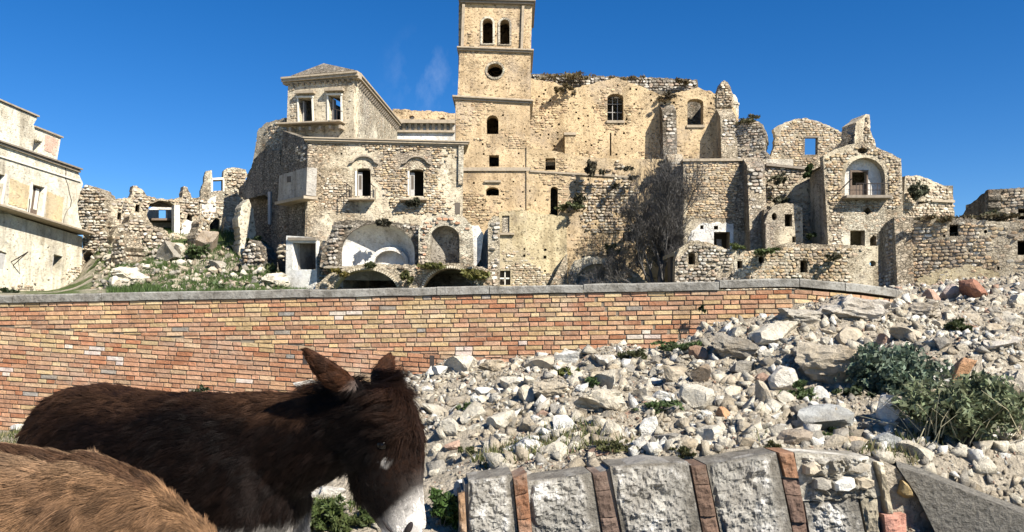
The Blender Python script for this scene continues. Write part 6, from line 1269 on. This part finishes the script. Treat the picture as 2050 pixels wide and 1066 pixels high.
# grass on the slope and in the foreground
def grass(name, pts, h, cols, seed=1):
    rng = np.random.default_rng(seed); n = len(pts); P = np.array(pts); a = rng.uniform(0, 6.28, n); H_ = h * rng.uniform(.5, 1.3, n); w = H_ * .07; L = rng.normal(size=(n, 2)) * .35 * H_[:, None]
    d = np.stack([np.cos(a), np.sin(a), np.zeros(n)], 1) * w[:, None]; t_ = np.stack([L[:, 0], L[:, 1], H_], 1)
    V = np.stack([P - d, P + d, P + t_], 1).reshape(-1, 3); C = np.repeat(np.array(cols), 3, 0); o = np.array([P[:, 0].mean(), P[:, 1].mean(), P[:, 2].min()])
    return tag(link(name, mesh_from(name, V - o, np.arange(n * 3, dtype=np.int32).reshape(n, 3), M['grass_blade'], C), None, tuple(o)), kind='stuff')
rr = random.Random(61); pts = []; cl = []
while len(pts) < 42000:
    y = rr.uniform(18, 56); x = rr.uniform(-.475 * y, -.24 * y)
    if noise.noise(Vector((x * .35, y * .35, 3))) + rr.uniform(-.25, .25) < -.2: continue
    pts.append((x, y, hill_z(x, y))); g = rr.uniform(.6, 1.3); cl.append((.065 * g, .105 * g, .025 * g))
grass('slope_grass', pts, .26, cl, 2)
pts = []; cl = []
while len(pts) < 16000:
    y = rr.uniform(6.2, 12.5); x = rr.uniform(-.6 * y, .7 * y)
    if x > -.2 * y and (y > 7.7 or noise.noise(Vector((x * 1.2, y * 1.2, 9))) < .12): continue
    q = Vector((x, y, 0)) - LF.A
    if q.dot(LF.U) > -.1 and q.dot(LF.N) < .28: continue
    if noise.noise(Vector((x * .8, y * .8, 5))) + rr.uniform(-.3, .3) < .05: continue
    pts.append((x, y, hz(x, y))); g = rr.uniform(.6, 1.3); q = rr.random(); cl.append((.10 * g, .115 * g, .035 * g) if q < .7 else (.26 * g, .22 * g, .11 * g))
grass('foreground_grass', pts, .09, cl, 3)
tag(link('path', mesh_from('path', [(-14, -6, .004), (14, -6, .004), (14, 5.7, .004), (-.3, 5.9, .004), (-14, 6.05, .004)], [(0, 1, 2, 3, 4)], M['path_paving'])), kind='structure')

# ------------------------------------------------------------------ the bare tree on the terrace wall
base = at(1322, 568, 55.5); TR = thing('bare_tree', 'bare leafless tree with a dense mass of grey twigs in front of the terrace wall', 'tree', base)
rr = random.Random(77); tb = MB(); tw = MB()
def branch(p, d, l, r, lev):
    n = 3 if lev > 2 else 4; pts = [p]; rad = [r]; q = p.copy(); dd = d.copy()
    for i in range(n):
        dd = (dd + Vector((rr.gauss(0, .16), rr.gauss(0, .16), rr.gauss(.05, .12)))).normalized(); q = q + dd * (l / n); pts.append(q.copy()); rad.append(r * (1 - .6 * (i + 1) / n))
    (tb if lev < 2 else tw).tube(pts, rad, 5 if lev < 2 else 3)
    if lev < 5:
        kids = (5, 6, 5, 5, 3)[lev]
        for k in range(kids):
            t_ = rr.uniform(.25, 1.0); i = min(n - 1, int(t_ * n)); f = t_ * n - i; b = pts[i].lerp(pts[min(n, i + 1)], f)
            a = Vector((rr.gauss(0, .9), rr.gauss(0, .7), rr.gauss(.35, .6))).normalized(); nd = (dd * .95 + a * .75).normalized()
            branch(b, nd, l * rr.uniform(.48, .7), max(.012, r * rr.uniform(.35, .5)), lev + 1)
for (dx, dz, l, r, bx) in ((.05, 1, 3.0, .17, 0), (-.55, .8, 2.6, .14, -.4), (.5, .9, 2.3, .12, .4), (-.05, 1, 4.6, .15, .1), (-.9, .45, 2.4, .1, -.8), (.1, 1, 5.6, .12, -.2), (-.03, 1, 4.4, .12, .25), (.02, 1, 3.4, .12, -.05), (-.5, .7, 3.2, .1, -.6)):
    branch(base + Vector((bx, rr.uniform(-.4, .4), -.3)), Vector((dx, rr.uniform(-.2, .1), dz)).normalized(), l, r, 0 if l < 4 else 0)
for mb_ in (tb, tw): mb_.v = [(base.x + (v[0] - base.x) * (.62 + .1 * max(0, (v[2] - base.z) / 9) + .3 * max(0, 1 - (v[2] - base.z) / 3.5)), v[1], base.z + (v[2] - base.z) * 1.12) for v in mb_.v]
tb.build('trunk', M['bark'], TR, fix=False); tw.build('crown', M['bark'], TR, fix=False)
# ------------------------------------------------------------------ the donkeys
t = NT('donkey_skin'); a_ = t.n('Attribute', attribute_name='col'); t.l(a_.outputs['Color'], t.b.inputs['Base Color']); M['donkey_skin'] = t.m
plain('hoof', (.05, .045, .04), .3, 20, .002, .6); plain('eye', (.004, .003, .002), .1, 5, 0, .18, .25); plain('nostril', (.02, .016, .015), .2, 20, 0, .7)
hm = bpy.data.materials.new('fur'); hm.use_nodes = True; nt = hm.node_tree; nt.nodes.clear(); out = nt.nodes.new('ShaderNodeOutputMaterial'); hb = nt.nodes.new('ShaderNodeBsdfPrincipled'); hb.inputs['Roughness'].default_value = .55; hb.inputs['Specular IOR Level'].default_value = .12
at_ = nt.nodes.new('ShaderNodeAttribute'); at_.attribute_name = 'hcol'; nt.links.new(at_.outputs['Color'], hb.inputs['Base Color']); nt.links.new(hb.outputs[0], out.inputs[0]); M['fur'] = hm
SC.cycles_curves.shape = 'RIBBONS' if hasattr(SC, 'cycles_curves') else None
def loft(bm, rings, n=18):
    """rings: (centre, up radius, side radius); closed tube along them"""
    m = len(rings); allv = []
    for i, (c, ru, rs) in enumerate(rings):
        c = Vector(c); t_ = (Vector(rings[min(i + 1, m - 1)][0]) - Vector(rings[max(i - 1, 0)][0])).normalized()
        side = Vector((0, 1, 0)) - t_ * t_.y; side.normalize(); up = t_.cross(side)
        allv.append([bm.verts.new(c + up * (ru * math.cos(2 * math.pi * k / n)) + side * (rs * math.sin(2 * math.pi * k / n))) for k in range(n)])
    for i in range(m - 1):
        for k in range(n): bm.faces.new((allv[i][k], allv[i][(k + 1) % n], allv[i + 1][(k + 1) % n], allv[i + 1][k]))
    bm.faces.new(allv[0][::-1]); bm.faces.new(allv[-1])
def donkey(root, pose):
    bm = bmesh.new(); Vv = Vector
    loft(bm, [((-.74, 0, 1.0), .05, .05), ((-.72, 0, 1.0), .13, .12), ((-.64, 0, .99), .215, .20), ((-.5, 0, .955), .27, .245), ((-.32, 0, .915), .29, .265), ((-.12, 0, .885), .31, .285), ((.08, 0, .885), .315, .28), ((.22, 0, .905), .305, .245), ((.33, 0, .935), .27, .20), ((.41, 0, .965), .22, .15), ((.47, 0, .98), .14, .10), ((.50, 0, .985), .05, .04)])
    neck, head = pose['neck'], pose['head']; yawc = pose.get('hyaw', 0); pv = Vv(pose['pivot'])
    rot = Matrix.Translation(pv) @ Matrix.Rotation(yawc, 4, 'Z') @ Matrix.Translation(-pv)
    tmp = bmesh.new(); loft(tmp, neck); 
    hd = bmesh.new(); loft(hd, head)
    ax0, ax1 = Vv(head[0][0]), Vv(head[-1][0]); hax = (ax1 - ax0).normalized(); fwd = Vv((hax.z * -1, 0, hax.x)); fwd = fwd if fwd.x > 0 else -fwd     # towards the face
    hl = (ax1 - ax0).length
    def hpt(t_, f, s): return ax0 + hax * (hl * t_) + fwd * f + Vv((0, s, 0))
    # cheeks, brow ridges, lips
    for s in (-1, 1):
        bmesh.ops.create_icosphere(hd, subdivisions=2, radius=1, matrix=Matrix.Translation(hpt(.36, -.055, .055 * s)) @ Matrix.Diagonal((.085, .05, .095, 1)))
        bmesh.ops.create_icosphere(hd, subdivisions=2, radius=1, matrix=Matrix.Translation(hpt(.315, .03, .088 * s)) @ Matrix.Diagonal((.05, .03, .028, 1)))
        bmesh.ops.create_icosphere(hd, subdivisions=2, radius=1, matrix=Matrix.Translation(hpt(.93, .03, .035 * s)) @ Matrix.Diagonal((.04, .03, .05, 1)))
    bmesh.ops.create_icosphere(hd, subdivisions=2, radius=1, matrix=Matrix.Translation(hpt(.97, -.035, 0)) @ Matrix.Diagonal((.04, .045, .04, 1)))
    for (b, e, w, tw_) in pose['ears']:
        b, e = Vv(b), Vv(e); ring = []
        for t_, q in ((0, .55), (.12, .8), (.3, 1.0), (.5, .98), (.7, .8), (.86, .5), (.96, .22), (1.0, .06)): ring.append((b.lerp(e, t_) + Vv((0, 0, -.02 * math.sin(math.pi * t_))), w * q * tw_, w * q * (1.25 - tw_)))
        loft(hd, ring, 12)
    bmesh.ops.transform(hd, matrix=rot, verts=hd.verts[:])
    me_t = bpy.data.meshes.new('t'); hd.to_mesh(me_t); bm.from_mesh(me_t); me_t.clear_geometry(); tmp.to_mesh(me_t); bm.from_mesh(me_t); bpy.data.meshes.remove(me_t); hd.free(); tmp.free()
    for s in (-1, 1):
        fl = pose.get('fore', {}).get(s, 0)
        loft(bm, [((.30, .12 * s, .98), .13, .07), ((.335, .135 * s, .82), .115, .075), ((.37, .13 * s, .66), .075, .06), ((.375 + fl * .3, .125 * s, .52), .052, .047), ((.38 + fl * .5, .125 * s, .41), .05, .047), ((.38 + fl * .6, .125 * s, .33), .034, .03), ((.38 + fl * .8, .125 * s, .19), .029, .026), ((.385 + fl, .125 * s, .12), .038, .034), ((.41 + fl, .125 * s, .07), .034, .033), ((.42 + fl, .125 * s, .04), .04, .04)], 12)
        loft(bm, [((-.5, .13 * s, .98), .19, .10), ((-.5, .15 * s, .84), .175, .105), ((-.48, .15 * s, .70), .125, .085), ((-.51, .145 * s, .57), .075, .055), ((-.575, .14 * s, .46), .058, .042), ((-.60, .135 * s, .40), .05, .038), ((-.585, .135 * s, .31), .035, .03), ((-.57, .135 * s, .19), .032, .027), ((-.565, .135 * s, .12), .04, .035), ((-.54, .135 * s, .07), .035, .033), ((-.53, .135 * s, .04), .04, .04)], 12)
    loft(bm, [((-.72, 0, 1.1), .035, .035), ((-.77, 0, 1.02), .035, .035), ((-.79, 0, .85), .026, .026), ((-.79, 0, .62), .03, .03), ((-.79, 0, .45), .018, .018)], 10)
    bmesh.ops.recalc_face_normals(bm, faces=bm.faces[:])
    me = bpy.data.meshes.new('body'); bm.to_mesh(me); bm.free()
    o = bpy.data.objects.new('body', me); COL.objects.link(o)
    md = o.modifiers.new('r', 'REMESH'); md.mode = 'VOXEL'; md.voxel_size = .014; sm = o.modifiers.new('s', 'SMOOTH'); sm.iterations = 4; sm.factor = .5
    dg = bpy.context.evaluated_depsgraph_get(); me2 = bpy.data.meshes.new_from_object(o.evaluated_get(dg)); bpy.data.objects.remove(o); bpy.data.meshes.remove(me); me2.name = 'body'
    me2.polygons.foreach_set('use_smooth', np.ones(len(me2.polygons), dtype=bool)); me2.materials.clear(); me2.materials.append(M['donkey_skin'])
    return me2, rot, hpt, hl
def segs(pose, rot):
    S = [('body', (-.75, 0, 1.0), (.5, 0, .95), (-1, 0, -.22), .28)]
    n0, n1 = Vector(pose['neck'][0][0]), Vector(pose['neck'][-1][0]); S.append(('neck', n0, n1, (n0 - n1).normalized() + Vector((0, 0, -.3)), .14))
    h0, h1 = Vector(pose['head'][0][0]), Vector(pose['head'][-1][0]); h0r, h1r = rot @ h0, rot @ h1; S.append(('head', h0r, h1r, (h1r - h0r).normalized(), .10))
    for b, e, w, tw_ in pose['ears']: b, e = rot @ Vector(b), rot @ Vector(e); S.append(('ear', b, e, (e - b).normalized(), .03))
    for s in (-1, 1): S.append(('leg', (.37, .12 * s, .8), (.4, .125 * s, .05), (-.15, 0, -1), .05)); S.append(('leg', (-.5, .14 * s, .8), (-.55, .135 * s, .05), (-.25, 0, -1), .06))
    S.append(('tail', (-.74, 0, 1.1), (-.8, 0, .45), (-.1, 0, -1), .03)); return S
def region(P, S):
    D = []; Tt = []
    for (nm, a, b, fl, r) in S:
        a, b = np.array(a), np.array(b); ab = b - a; t_ = np.clip(((P - a) @ ab) / (ab @ ab), 0, 1); D.append(np.linalg.norm(P - (a + t_[:, None] * ab), axis=1) - r); Tt.append(t_)
    D = np.array(D); Tt = np.array(Tt); return D, Tt, D.argmin(0)
def snoise(P, sc, seed): 
    rng = np.random.default_rng(seed); o = np.zeros(len(P))
    for k in range(7): w = rng.normal(size=3); w /= np.linalg.norm(w); o += np.sin(P @ w * sc * rng.uniform(.6, 1.9) + rng.uniform(0, 6.28))
    return o / 7 ** .5 * .6
def finish(root, me, pose, rot, N, colf, lenf, dens, seed, rad=.00048, lift=.3):
    nv = len(me.vertices); co = np.empty(nv * 3, dtype=np.float32); me.vertices.foreach_get('co', co); co = co.reshape(-1, 3).astype(float); S = segs(pose, rot); D, Tt, reg = region(co, S)
    c = np.ones((nv, 4), dtype=np.float32); c[:, :3] = colf(co, D, Tt, reg, S) * .55; ca = me.color_attributes.new('col', 'FLOAT_COLOR', 'POINT'); ca.data.foreach_set('color', c.ravel())
    body = link('body', me, root)
    me.calc_loop_triangles(); nt_ = len(me.loop_triangles); tv = np.empty(nt_ * 3, dtype=np.int32); me.loop_triangles.foreach_get('vertices', tv); tv = tv.reshape(-1, 3)
    vn = np.empty(nv * 3, dtype=np.float32); me.vertices.foreach_get('normal', vn); vn = vn.reshape(-1, 3).astype(float)
    A, B, Cc = co[tv[:, 0]], co[tv[:, 1]], co[tv[:, 2]]; ar = np.linalg.norm(np.cross(B - A, Cc - A), axis=1) * dens((A + B + Cc) / 3, reg[tv[:, 0]], S)
    rng = np.random.default_rng(seed); ti = rng.choice(nt_, N, p=ar / ar.sum()); r1 = np.sqrt(rng.random(N)); r2 = rng.random(N); w = np.stack([1 - r1, r1 * (1 - r2), r1 * r2], 1)
    P = (co[tv[ti]] * w[:, :, None]).sum(1); Nn = (vn[tv[ti]] * w[:, :, None]).sum(1); Nn /= np.linalg.norm(Nn, axis=1)[:, None] + 1e-9
    D, Tt, reg = region(P, S); W_ = 1 / (np.maximum(D, -.05) + .075) ** 3; Wn = W_ / W_.sum(0); FL = np.array([np.array(s[3]) / np.linalg.norm(s[3]) for s in S]); fl = Wn.T @ FL
    fl += np.stack([snoise(P, 26, seed + 1), snoise(P, 26, seed + 2), snoise(P, 26, seed + 3)], 1) * .26
    if 'fore' in pose: fm = ((reg == 2) & (P[:, 2] > 1.215))[:, None]; fl = np.where(fm, np.array(rot.to_3x3() @ Vector((.95, 0, -.1)))[None] + .2 * rng.normal(size=(N, 3)), fl)
    # hair on the flanks hangs down
    down = (reg == 0)[:, None] * np.clip(np.abs(Nn[:, 1:2]), 0, 1) * np.array([[0, 0, -.55]]); fl = fl + down
    tg = fl - Nn * (fl * Nn).sum(1)[:, None]; tg /= np.linalg.norm(tg, axis=1)[:, None] + 1e-9
    Ln = lenf(P, D, Tt, reg, S, Nn) * rng.uniform(.65, 1.25, N); lf_ = lift * rng.uniform(.5, 1.4, N); mane = (np.abs(P[:, 1]) < .04) & (reg == 1) & (Nn[:, 2] > .1); lf_ = np.where(mane, 1.1 * rng.uniform(.6, 1.3, N), lf_); lf_ = np.where(reg == 2, lf_ * .5, lf_)
    cs = .028; key = np.floor((P + np.stack([snoise(P, 60, 5), snoise(P, 60, 6), snoise(P, 60, 7)], 1) * .012) / cs).astype(np.int64); key -= key.min(0); kk = (key[:, 0] * 1000 + key[:, 1]) * 1000 + key[:, 2]
    u, inv = np.unique(kk, return_inverse=True); cnt = np.bincount(inv); cen = np.stack([np.bincount(inv, P[:, i]) / cnt for i in range(3)], 1)[inv]; ct = np.stack([np.bincount(inv, tg[:, i]) / cnt for i in range(3)], 1)[inv]
    cr = np.random.default_rng(9).normal(size=(len(u), 3))[inv] * .22
    K = 5; pts = np.zeros((N, K, 3)); jit = rng.normal(size=(N, 3)) * .12
    for k in range(K):
        q = k / (K - 1); dirv = tg + Nn * (lf_ * (1.25 - 1.0 * q))[:, None] + (jit + cr) * q; p = P + dirv * (Ln * q)[:, None]; p[:, 2] -= .15 * Ln * q * q
        cl = cen + (ct + Nn * .25) * (Ln * q)[:, None]; pts[:, k] = p + (cl - p) * (.30 * q)
    pts += 0; hc = bpy.data.hair_curves.new('coat'); hc.add_curves([K] * N); hc.attributes['position'].data.foreach_set('vector', pts.astype(np.float32).ravel())
    ra = hc.attributes.get('radius') or hc.attributes.new('radius', 'FLOAT', 'POINT'); rv = np.tile(np.array([1, .95, .8, .55, .12]) * rad, (N, 1)); ra.data.foreach_set('value', rv.astype(np.float32).ravel())
    cc = np.ones((N, 4), dtype=np.float32); g = rng.uniform(.5, 1.5, N) * (1 + .28 * np.random.default_rng(4).normal(size=len(u))[inv]).clip(.6, 1.5); cc[:, :3] = colf(P, D, Tt, reg, S) * g[:, None]
    ha = hc.attributes.new('hcol', 'FLOAT_COLOR', 'CURVE'); ha.data.foreach_set('color', cc.ravel()); hc.materials.append(M['fur'])
    co_ = bpy.data.objects.new('coat', hc); COL.objects.link(co_); co_.parent = root; return body
def extras(root, me_hpt, rot, hl, eye_s=(-1, 1)):
    for s in (-1, 1):
        bm = bmesh.new(); bmesh.ops.create_uvsphere(bm, u_segments=16, v_segments=10, radius=.021, matrix=rot @ Matrix.Translation(me_hpt(.37, .014, .0915 * s))); me = bpy.data.meshes.new('eye'); bm.to_mesh(me); bm.free(); me.materials.append(M['eye']); link('eye', me, root)
        bm = bmesh.new(); bmesh.ops.create_uvsphere(bm, u_segments=12, v_segments=8, radius=1, matrix=rot @ Matrix.Translation(me_hpt(.925, .03, .060 * s)) @ Matrix.Rotation(.5, 4, 'Y') @ Matrix.Diagonal((.011, .009, .024, 1))); me = bpy.data.meshes.new('nostril'); bm.to_mesh(me); bm.free(); me.materials.append(M['nostril']); link('nostril', me, root)
    for s in (-1, 1):
        mb = MB(); mb.tube([rot @ me_hpt(t_, f, w * s) for (t_, f, w) in ((.84, -.045, .068), (.89, -.035, .067), (.94, -.02, .062), (.985, -.002, .045))], [.002, .004, .0045, .003], 6); o = link('mouth', mesh_from('mouth', mb.v, mb.f, M['nostril']), root)
    for (x, y) in ((.425, .125), (.425, -.125), (-.525, .135), (-.525, -.135)):
        bm = bmesh.new(); bmesh.ops.create_cone(bm, cap_ends=True, segments=14, radius1=.052, radius2=.042, depth=.06, matrix=Matrix.Translation((x + .005, y, .03))); me = bpy.data.meshes.new('hoof'); bm.to_mesh(me); bm.free(); me.materials.append(M['hoof']); link('hoof', me, root)
def mixc(a, b, t_): return a + (b - a) * np.clip(t_, 0, 1)[:, None]
# dark donkey, standing, head hanging
YAW1 = R(-24)
D1 = thing('donkey', 'dark brown shaggy donkey with white muzzle and drooping ears, standing with its head lowered', 'donkey', (-1.195, 3.155, 0), None, YAW1)
pose1 = dict(fore={}, pivot=(.72, 0, 1.1), hyaw=R(18),
    neck=[((.22, 0, 1.0), .20, .17), ((.36, 0, 1.015), .20, .15), ((.49, 0, 1.045), .172, .122), ((.62, 0, 1.085), .148, .10), ((.74, 0, 1.125), .128, .088), ((.82, 0, 1.14), .10, .08)],
    head=[((.795, 0, 1.245), .05, .05), ((.80, 0, 1.215), .10, .075), ((.808, 0, 1.15), .128, .098), ((.825, 0, 1.07), .14, .107), ((.842, 0, 1.0), .132, .10), ((.850, 0, .925), .122, .088), ((.876, 0, .865), .098, .070), ((.896, 0, .815), .080, .063), ((.906, 0, .775), .074, .058), ((.912, 0, .752), .045, .038)],
    ears=[((.76, -.065, 1.235), (.60, -.15, 1.385), .064, .60), ((.79, .06, 1.25), (.815, .155, 1.36), .056, .75)])
me, rot, hpt, hl = donkey(D1, pose1)
DK = np.array([.0060, .0031, .0021]); BK = np.array([.003, .002, .0016]); BR_ = np.array([.066, .033, .0175]); RB = np.array([.026, .0115, .006]); WHT = np.array([.66, .62, .56]); GRYF = np.array([.20, .175, .155])
def hx_(P, pose, rot):
    h0, h1 = np.array(rot @ Vector(pose['head'][0][0])), np.array(rot @ Vector(pose['head'][-1][0])); ax = (h1 - h0) / np.linalg.norm(h1 - h0); t_ = ((P - h0) @ ax) / np.linalg.norm(h1 - h0); fw = np.array([-ax[2], 0, ax[0]]); fw = fw if fw[0] > 0 else -fw; c, s_ = math.cos(pose.get('hyaw', 0)), math.sin(pose.get('hyaw', 0)); fw = np.array([math.hypot(ax[2], 0) * c, math.hypot(ax[2], 0) * s_, math.hypot(ax[0], ax[1])]); fw /= np.linalg.norm(fw); f = (P - h0) @ fw - 0; return t_, f
def col1(P, D, Tt, reg, S):
    nz = snoise(P, 9, 11); c = np.repeat(DK[None], len(P), 0) * (1 + .35 * nz)[:, None]
    top = np.clip((P[:, 2] - 1.11 + nz * .03) / .11, 0, 1); c = mixc(c, np.repeat(BR_[None], len(P), 0), top * .85 * (P[:, 0] < .62)); c = mixc(c, np.repeat(BR_[None] * .9, len(P), 0), np.clip((-.3 - P[:, 0]) / .4, 0, 1) * .55)  # brown along the top of the back puts the sunlit highlight into the coat colour
    nk = (reg == 1); c = mixc(c, np.repeat(BK[None], len(P), 0), nk * np.clip((1.16 - P[:, 2]) / .1, 0, 1) * .9)  # neck underside blackened in the coat colour for its overhang shade
    t_, f = hx_(P, pose1, rot); hd_ = (reg == 2) | ((reg == 1) & (P[:, 0] > .74)); c = mixc(c, np.repeat(RB[None], len(P), 0) * (1 + .4 * nz)[:, None], hd_ * np.clip((f + .02) / .08, 0, 1) * np.clip((.75 - t_) / .15, 0, 1) * .85)
    c = mixc(c, np.repeat(GRYF[None], len(P), 0), hd_ * np.clip((t_ - .56) / .2, 0, 1) * np.clip((f - .02) / .06, 0, 1) * .4); c = mixc(c, np.repeat(WHT[None], len(P), 0), (reg == 2) * np.clip((t_ - .735 + nz * .02 + np.clip(f, -.1, .07) * 1.1) / .13, 0, 1)); c = mixc(c, np.repeat(GRYF[None] * .8, len(P), 0), (reg == 2) * np.clip((t_ - .97) / .03, 0, 1) * .7)
    er = np.array(rot @ hpt(.415, .022, -.105)); el = np.array(rot @ hpt(.415, .022, .105)); de = np.minimum(np.linalg.norm((P - er) * np.array([1.5, 1, .75]), axis=1), np.linalg.norm((P - el) * np.array([1.5, 1, .75]), axis=1)); c = mixc(c, np.repeat(WHT[None] * .75, len(P), 0), (reg == 2) * np.clip((.048 - de + nz * .008) / .028, 0, 1) * .9)
    er = np.array(rot @ hpt(.37, .012, -.108)); el = np.array(rot @ hpt(.37, .012, .108)); de = np.minimum(np.linalg.norm(P - er, axis=1), np.linalg.norm(P - el, axis=1)); c = mixc(c, np.repeat(BK[None] * .7, len(P), 0), (reg == 2) * np.clip((.046 - de) / .016, 0, 1))  # near-black fur round each eye, with the socket shadow painted in
    ear = (reg == 3) | (reg == 4); c = mixc(c, np.repeat(np.array([[.040, .016, .007]]), len(P), 0), ear * 1.0); te = np.where(reg == 3, Tt[3], Tt[4]); c = mixc(c, np.repeat(GRYF[None] * 1.3, len(P), 0), ear * np.clip((.22 - te) / .14, 0, 1) * (P[:, 2] < 1.27) * .35); c = mixc(c, np.repeat(BK[None], len(P), 0), ear * np.clip((te - .9) / .1, 0, 1) * .6)
    c = mixc(c, np.repeat(WHT[None] * .85, len(P), 0), (reg != 2) * (P[:, 0] > -.45) * np.clip((.80 - P[:, 2]) / .08, 0, 1) * .85); return np.clip(c, .001, .8)
def len1(P, D, Tt, reg, S, Nn):
    L = np.where(reg == 0, .036, .026); L = np.where(reg == 1, .030 + .03 * np.clip(Nn[:, 2], 0, 1), L); t_, f = hx_(P, pose1, rot); L = np.where(reg == 2, .016 - .011 * np.clip((t_ - .15) / .5, 0, 1), L); eyd = np.minimum(*[np.linalg.norm(P - np.array(rot @ hpt(.37, .012, .105 * s)), axis=1) for s in (-1, 1)]); L = np.where((reg == 2) & (eyd < .05), .004 + np.clip((eyd - .022) / .03, 0, 1) * .010, L); L = np.where((reg == 3) | (reg == 4), .016, L); L = np.where(reg >= 5, .018, L); L = np.where(reg == len(S) - 1, .09, L)
    L = np.where((np.abs(P[:, 1]) < .035) & (P[:, 2] > 1.12) & (P[:, 0] > .2) & (reg == 1), .075, L); fore = (P[:, 2] > 1.22) & (reg == 2); return np.where(fore, .08, L)
def dens1(Pc, reg, S): return np.where(Pc[:, 2] < .62, .25, 1.0) * np.where((reg == 2), 1.8, 1.0) * np.where((reg == 3) | (reg == 4), 2.0, 1.0)
extras(D1, hpt, rot, hl)
finish(D1, me, pose1, rot, 290000, col1, len1, dens1, 3)
# pale brown donkey nearest the camera
D2 = thing('donkey', 'shaggy light brown donkey nearest the camera, cut by the lower left corner of the picture', 'donkey', (-1.335, 1.93, 0), None, R(2)); D2.scale = (.985, .985, .982)
pose2 = dict(pivot=(.7, 0, .7), hyaw=R(-6),
    neck=[((.30, 0, 1.0), .20, .16), ((.42, 0, .955), .20, .14), ((.54, 0, .87), .185, .12), ((.64, 0, .78), .165, .10), ((.72, 0, .70), .14, .09), ((.76, 0, .66), .10, .07)],
    head=[((.77, 0, .78), .05, .05), ((.785, 0, .745), .10, .075), ((.81, 0, .68), .128, .098), ((.835, 0, .60), .138, .107), ((.86, 0, .53), .13, .10), ((.89, 0, .45), .10, .078), ((.91, 0, .39), .083, .064), ((.925, 0, .34), .078, .062), ((.935, 0, .305), .07, .058), ((.94, 0, .285), .04, .035)],
    ears=[((.745, -.06, .80), (.60, -.15, .93), .05, .62), ((.745, .06, .80), (.66, .16, .95), .05, .62)])
me2, rot2, hpt2, hl2 = donkey(D2, pose2)
LB = np.array([.195, .110, .055]); LB2 = np.array([.085, .048, .027]); LDK = np.array([.045, .022, .012])
def col2(P, D, Tt, reg, S):
    nz = snoise(P, 12, 21); n2 = snoise(P, 34, 22); c = mixc(np.repeat(LB[None], len(P), 0), np.repeat(LB2[None], len(P), 0), .45 + .6 * nz + .3 * n2); rz = np.where(reg == 0, P[:, 2], 9)
    st = (np.abs(P[:, 1] + .02) < .028) & (((reg == 0) & (P[:, 2] > 1.1)) | (reg == 1)); c = mixc(c, np.repeat(LDK[None], len(P), 0), st * .75); c = mixc(c, np.repeat(np.array([[.25, .165, .098]]), len(P), 0), (reg == 0) * np.clip((P[:, 2] - 1.13) / .06, 0, 1) * .6 * (1 - st))
    c = mixc(c, np.repeat(WHT[None], len(P), 0), (P[:, 2] < .42) * (P[:, 0] > .8) * 1.0); return np.clip(c, .002, .8)
def len2(P, D, Tt, reg, S, Nn):
    L = np.where(reg == 0, .030, .024); L = np.where(reg == 1, .030, L); L = np.where((np.abs(P[:, 1]) < .04) & (reg == 1) & (Nn[:, 2] > .1), .06, L); L = np.where(reg == 2, .016, L); return np.where(reg == len(S) - 1, .09, L)
def dens2(Pc, reg, S): return np.where(Pc[:, 2] < .75, .12, 1.0) * np.where(Pc[:, 0] < -.35, .5, 1.0)
extras(D2, hpt2, rot2, hl2)
finish(D2, me2, pose2, rot2, 290000, col2, len2, dens2, 8, .00042, .38)
